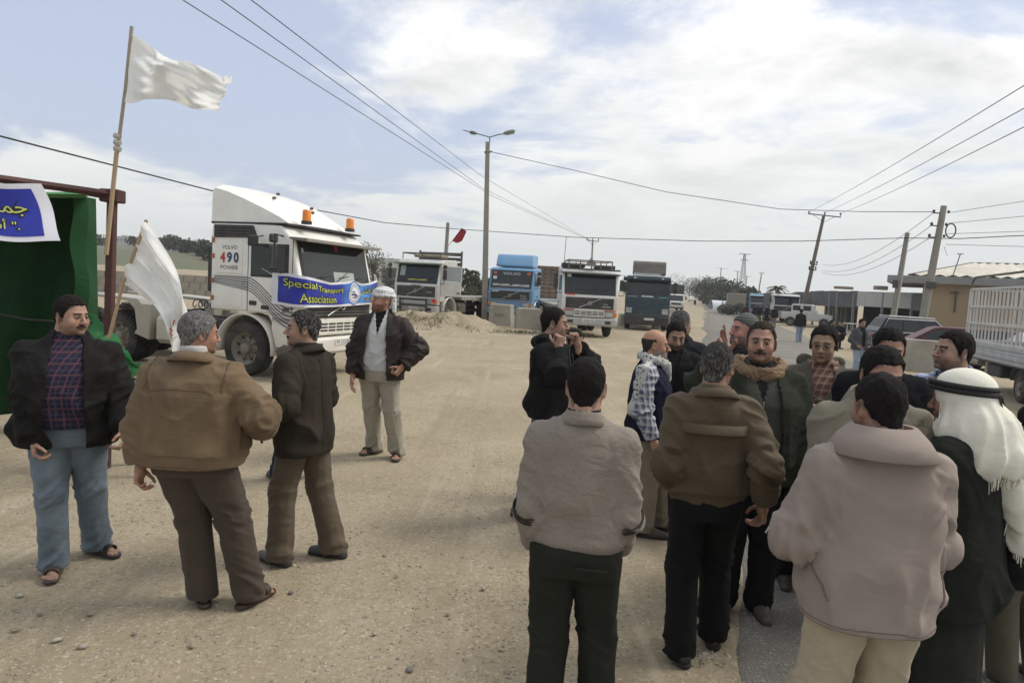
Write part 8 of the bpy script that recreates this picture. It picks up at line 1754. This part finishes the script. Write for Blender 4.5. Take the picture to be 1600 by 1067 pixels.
def man_pink_coat():
    p = Person('man seen from behind in large pinkish beige coat with wide upturned collar', 1378, 583, 2.50, R(178), lod=0, lean=.04, head=(R(6), R(8)), girth=.004, belly=.045, feet={'L': (.16, .02, R(15)), 'R': (-.13, -.06, R(-15))}, group=GRP,
               arms={'L': dict(w=(.20, -.26, 1.00), e=(.46, .45, .95), pose='curl'), 'R': dict(w=(-.18, -.26, .96), e=(-.40, .42, .92), pose='curl')},
               face=dict(hair=0.0056, fat=1.12, skin=(.28, .15, .10)))
    p.body(); p.hair()
    mt = cloth('coat_pinkish', (.275, .225, .190), var=.10, fine=.07, bs=10)
    p.garment('coat', mt, hem=.80, grow=.020, sleeves=(.090, .080, .064), fold=.013, ff=.7, top=[(.74, .215, .16, .165), (.95, .205, .15, .15), (1.10, .197, .135, .135), (1.25, .198, .130, .125), (1.33, .192, .115, .118), (1.39, .160, .098, .108), (1.435, .115, .078, .092), (1.47, .085, .066, .08), (1.50, .07, .062, .075)])
    sm = mat('stitch_mauve', (.17, .125, .105), .9); p.tailor(sm, .80, g=.02, arm=False); p.seam([(.235, .03, 1.02), (.225, .09, .96), (.21, .12, .90)], r=.005, mt=sm, name='pocket_welt', n=10); p.seam([(-.235, .03, 1.02), (-.225, .09, .96), (-.21, .12, .90)], r=.005, mt=sm, name='pocket_welt', n=10)
    p.collar(mt, r=.094, zc=1.468, gap=.5, drop=.0, wide=.085, up=.055, spread=1.1, thick=.006, fall=.035)
    m = MB(); s_ = p.s; pts = [tuple(p.tor((x, .10, 1.44-.45*abs(x)))*s_) for x in (-.2, .2)]
    p.trousers(cloth('trousers_cream_light', (.42, .35, .24)), r=(.112, .092, .082), fold=.013); p.shoes(mat('shoe_tan', (.15, .1, .06), .6))
def man_striped():
    p = Person('dark-haired man in blue striped shirt, left profile, in front of the concrete barrier', 1492, 516, 4.3, R(-70), lod=0, head=(R(-16), R(-3)), group=GRP, girth=.02, belly=.03, face=dict(hair=0.0105, stubble=.7, fat=1.10, brow=.0068), arms={'L': dict(w=(.25, -.2, .95))})
    p.body(); p.hair(); mt = plaid('shirt_blue_stripe', (.16, .20, .34), (.5, .52, .6), None, 45, .3); p.garment('shirt', mt, hem=.84, grow=.02); p.collar(mt, r=.078, gap=.5, wide=.04)
    p.garment('vest', plaid('vest_check', (.30, .29, .25), (.10, .10, .10), (.45, .44, .4), 12, .25), hem=.84, grow=.035, sleeves=None, open_=op((.8, .10), (1.48, .13)))
    p.trousers(MATS['trousers_black']); p.shoes(LEATHER)
def man_headcloth():
    p = Person('man in long white fringed headcloth with black cord and dark green-grey coat', 1502, 582, 3.0, R(-140), lod=0, lean=.02, head=(R(6), R(6)), girth=.02, feet={'L': (.1, .02, 0), 'R': (-.1, -.02, 0)}, group=GRP,
               arms={'L': dict(w=(.16, -.28, 1.0), e=(.5, .3, 1.0), pose='curl'), 'R': dict(w=(-.2, -.25, .95), e=(-.5, .3, 1.0), pose='curl')}, face=dict(style='none', stubble=.8, skin=(.25, .13, .09)))
    p.body()
    mt = cloth('coat_green_grey', (.018, .020, .016)); p.garment('coat', mt, hem=.66, grow=.035, sleeves=(.090, .076, .064), fold=.011, top=[(.60, .21, .15, .15), (.95, .205, .14, .14), (1.10, .19, .130, .125), (1.25, .195, .125, .118), (1.33, .190, .112, .115), (1.39, .158, .095, .105), (1.435, .112, .075, .09), (1.50, .07, .062, .075)], ff=.7)
    rb = cloth('robe_dark', (.028, .029, .024))
    def rf(P): return loft(P, [(.06, .20, .17, .17, 0, 0), (.5, .175, .15, .15, 0, 0), (.95, .16, .12, .12, 0, 0)], 2.0)-.012*(1-np.abs(2*vn(np.stack([P[:, 0]/.06, P[:, 1]/.06, P[:, 2]/.9], 1))-1))
    V, F = surfnet(rf, (-.3, -.28, .02), (.3, .28, 1.0), .012); p.out('robe', V, F, rb); p.shoes(LEATHER)
    wc = cloth('headcloth_white', (.72, .70, .58), var=.12, wr=.35, bs=14)
    # headcloth: cap, sides to the shoulders, one long tail down the back
    def shape(Q):
        d = ell(Q, (0, .022, .045), (.102, .124, .098))
        d = smin(d, cap(Q, (0, .045, .0), (0, .06, -.13), .098, .135), .05)
        d = smin(d, cap(Q*np.array((.80, 1, 1)), (0, .075, -.14), (.0, .115, -.24), .13, .13), .05)
        d = smax(d, -(Q[:, 1]+.085+.12*np.clip(-Q[:, 2], 0, .3)), .02)                       # face opening
        return d
    def tf(P):
        Q = (P-p.hc)@p.Hm; ang = np.arctan2(Q[:, 0], Q[:, 1]+.02); d = shape(Q)
        d = smax(d, -(Q[:, 2]+.285+.22*Q[:, 0]), .01)
        q = Q*np.array((1., 1.15, 1.)); t1 = cap(q, (-.02, .16, -.12), (-.13, .235, -.62), .078, .058); sl = smax(t1, np.abs(Q[:, 1]-.115+.10*Q[:, 2]-.02)-.045, .02)
        d = smin(d, sl, .04)
        w = np.clip((.02-Q[:, 2])/.12, 0, 1)
        rid = 1-np.abs(2*vn(np.stack([ang*3.6+Q[:, 2]*3, Q[:, 2]/.6, ang*0], 1)+31)-1)
        rid2 = 1-np.abs(2*vn(np.stack([Q[:, 0]/.030+Q[:, 2]*4, Q[:, 2]/.5, Q[:, 1]/.09], 1)+7)-1)
        return d-w*(.030*rid+.016*rid2-.020)
    lo = p.hc+np.array((-.34, -.25, -.72)); hi = p.hc+np.array((.34, .46, .20)); V, F = surfnet(tf, lo, hi, .0075); V = relax(V, F, 1, .3); p.out('headcloth', V, F, wc)
    # fringe strands along the lower edges
    fr = MB(); rr = np.random.default_rng(3); Nn = normals(V, F); Q = (V-p.hc)@p.Hm
    edge = np.nonzero((Nn@p.Hm)[:, 2] < -.55)[0]; edge = [i for i in edge if Q[i, 2] < -.22 and Q[i, 1] > .02]
    for i in rr.choice(edge, min(260, len(edge)), replace=False) if len(edge) else []:
        a = V[i]*p.s+np.array((0, 0, .012)); L = .03+.035*rr.random(); b = a+np.array(((rr.random()-.5)*.02, (rr.random()-.5)*.02, -L)); fr.tube([a, (a+b)/2+np.array(((rr.random()-.5)*.008, 0, 0)), b], [.0028, .0024, .0012], 4)
    tag(fr.build('fringe', wc, p.root), kind='stuff')
    ag = mat('head_cord_black', (.012, .012, .012), .8, bump=.4, bs=120)
    m = MB()
    for dz, rr_ in ((0, 0), (.022, -.004)):
        c = []
        for a in np.linspace(0, 2*PI, 40): x, y = (.109+rr_)*math.sin(a), (.130+rr_)*-math.cos(a)+.022; c.append(tuple((p.hc+p.Hm@np.array((x, y, .048+dz-.16*y), dtype=np.float32))*p.s))
        m.tube(c, .0125, 8, cap=False)
    m.build('head_cord', ag, p.root)
    for x in (-.02, .03):
        c = [tuple((p.hc+p.Hm@np.array((x+dx, y, z), dtype=np.float32))*p.s) for dx, y, z in ((0, .155, .03), (-.01, .168, -.05), (-.02, .190, -.13), (-.03, .215, -.22))]; m = MB(); m.tube(c, .0045, 6); m.build('hanging_cord', ag, p.root)
def man_right_edge():
    p = Person('man in black jacket and olive trousers cut off at the right edge', 1622, 632, 3.1, R(-165), lod=1, girth=.03, feet={'px': {'L': (1572, 1035, R(-30)), 'R': (1640, 1040, R(0))}}, group=GRP, arms={'L': dict(w=(.26, -.1, .84))})
    p.body(); p.hair(); mt = cloth('jacket_black_matte', (.014, .014, .014)); p.garment('jacket', mt, hem=.82, grow=.035); p.collar(mt, r=.085, gap=.5); p.trousers(cloth('trousers_olive', (.12, .105, .07)), r=(.105, .085, .08)); p.shoes(mat('shoe_dark_brown', (.04, .03, .022), .7))
def man_grey_jacket():
    p = Person('man in grey jacket with hands in pockets beside the dark parked cars', 1348, 499, 18.6, R(8), lod=2, head=(R(0), R(6)), arms={'R': dict(w=(-.18, -.16, .95), e=(-.55, .2, 1.05), pose='fist'), 'L': dict(w=(.18, -.16, .95), e=(.55, .2, 1.05), pose='fist')}, ht=1.68)
    p.body(); p.hair(); p.garment('shirt', MATS['shirt_black'], hem=.9, sleeves=None, fold=0); mt = cloth('jacket_grey', (.075, .075, .08)); p.garment('jacket', mt, hem=.82, grow=.04, open_=op((.8, .05), (1.48, .07))); p.trousers(cloth('jeans_light', (.30, .36, .42))); p.shoes(LEATHER)
def far_man(label, px, py, Y, yaw, top, leg, group=None, ht=1.74, walk=.0):
    p = Person(label, px, py, Y, yaw, lod=2, ht=ht, feet={'R': (-.09, -walk, 0), 'L': (.09, walk, 0)}, group=group); p.body(); p.hair()
    p.garment('jacket', top, hem=.80, grow=.03, h=.03); p.trousers(leg); p.shoes(LEATHER); return p
def seated_man(label, px, py, Y, yaw, top, group):
    p = Person(label, px, py, Y, yaw, lod=2, drop=.40, lean=.1, ht=1.74, feet={'R': (-.12, -.42, 0), 'L': (.12, -.42, 0)}, arms={'R': dict(w=(-.14, -.32, .72)), 'L': dict(w=(.14, -.32, .72))}, group=group)
    p.body(); p.hair(); p.garment('jacket', top, hem=.86, grow=.03, h=.03); p.trousers(MATS['trousers_black']); p.shoes(LEATHER); return p
def checked(name, c1, c2, sc):
    """woven check of small dark lozenges"""
    mt = cloth(name, c1, wr=.6, bs=22); nt = mt.node_tree; N = nt.nodes; L = nt.links; b = N['Principled BSDF']; src = b.inputs['Base Color'].links[0].from_socket
    tc = N.new('ShaderNodeTexCoord'); mp = N.new('ShaderNodeMapping'); mp.inputs['Rotation'].default_value = (.6, .5, .78); L.new(tc.outputs['Object'], mp.inputs[0])
    v = N.new('ShaderNodeTexVoronoi'); v.inputs['Scale'].default_value = sc; v.inputs['Randomness'].default_value = .25; v.distance = 'MANHATTAN'; L.new(mp.outputs[0], v.inputs['Vector'])
    l = N.new('ShaderNodeMath'); l.operation = 'LESS_THAN'; l.inputs[1].default_value = .50; L.new(v.outputs['Distance'], l.inputs[0])
    n = N.new('ShaderNodeTexNoise'); n.inputs['Scale'].default_value = 7; L.new(tc.outputs['Object'], n.inputs['Vector']); g = N.new('ShaderNodeMapRange'); g.inputs[1].default_value = .38; g.inputs[2].default_value = .52; L.new(n.outputs[0], g.inputs[0])
    mu = N.new('ShaderNodeMath'); mu.operation = 'MULTIPLY'; L.new(l.outputs[0], mu.inputs[0]); L.new(g.outputs[0], mu.inputs[1])
    mx = N.new('ShaderNodeMix'); mx.data_type = 'RGBA'; L.new(mu.outputs[0], mx.inputs[0]); L.new(src, mx.inputs[6]); mx.inputs[7].default_value = (*c2, 1); L.new(mx.outputs[2], b.inputs['Base Color']); return mt

cloth('trousers_black', (.012, .012, .012)); cloth('shirt_black', (.02, .02, .02)); cloth('jeans_blue', (.075, .11, .16), var=.35)
def all_people():
    for fn in (man_black_jacket, man_tan_jacket, man_suit, man_behind_suit, man_turban, man_hoodie, boy_behind, man_sweater, man_bald, man_black_front, man_behind_grey, man_olive_blouson, man_pointing, man_cap, man_glasses, man_black_sweater, man_beige_front, man_pink_coat, man_striped, man_headcloth, man_right_edge, man_grey_jacket):
        t = time.time(); fn(); print('PERSON %s %.1fs' % (fn.__name__, time.time()-t))
    bk = cloth('far_black', (.015, .015, .016)); jn = cloth('far_jeans', (.25, .31, .38)); kh = cloth('far_khaki', (.12, .10, .07)); tn = cloth('far_tan', (.2, .17, .12)); gn = cloth('far_maroon', (.05, .025, .025))
    far_man('man in black jacket and pale jeans walking along the road shoulder', 1252, 487, 34.8, R(170), bk, jn, walk=.12)
    for lb, px, py, yw, a, b in (('man in maroon top and light trousers, leftmost by the blue lorry', 1166, 475, 170, gn, tn), ('man in black jacket and khaki trousers standing before the blue lorry', 1181, 474, 20, bk, kh), ('man in black with khaki trousers touching shoulders with his neighbour by the blue lorry', 1188, 474, -20, bk, kh), ('man all in black striding by the nose of the white lorry', 1200, 474, -60, bk, bk), ('man in black jacket and grey trousers in front of the white lorry grille', 1211, 480, 150, bk, tn)):
        far_man(lb, px, py, 60 if py < 478 else 52, R(yw), a, b, 'men standing by the parked lorries', walk=.1 if a is b else .02)
    far_man('distant figure in black walking beside the far road', 1087, 459.5, 150, 0, bk, bk)
    for lb, px, py, Y, yw in (('dark-clothed man sitting under the shed canopy, nearer the posts', 1302, 492, 31.5, 60), ('dark-clothed man sitting under the shed canopy, nearer the white table', 1314, 494, 31.0, -50)):
        seated_man(lb, px, py, Y, R(yw), bk, 'men sitting under the canopy')
all_people()
# ------------------------------------------------------------------ air
def haze():
    m = MB(); m.box((0, 335, 19), (1060, 720, 44)); o = m.build('haze', [], None, 0); tag(o, kind='stuff')
    mt = bpy.data.materials.new('haze'); mt.use_nodes = True; N = mt.node_tree.nodes; N.clear(); out = N.new('ShaderNodeOutputMaterial'); v = N.new('ShaderNodeVolumePrincipled')
    v.inputs['Color'].default_value = (.85, .87, .9, 1); v.inputs['Density'].default_value = .0006; v.inputs['Anisotropy'].default_value = .2; mt.node_tree.links.new(v.outputs[0], out.inputs['Volume']); o.data.materials.append(mt)
haze()
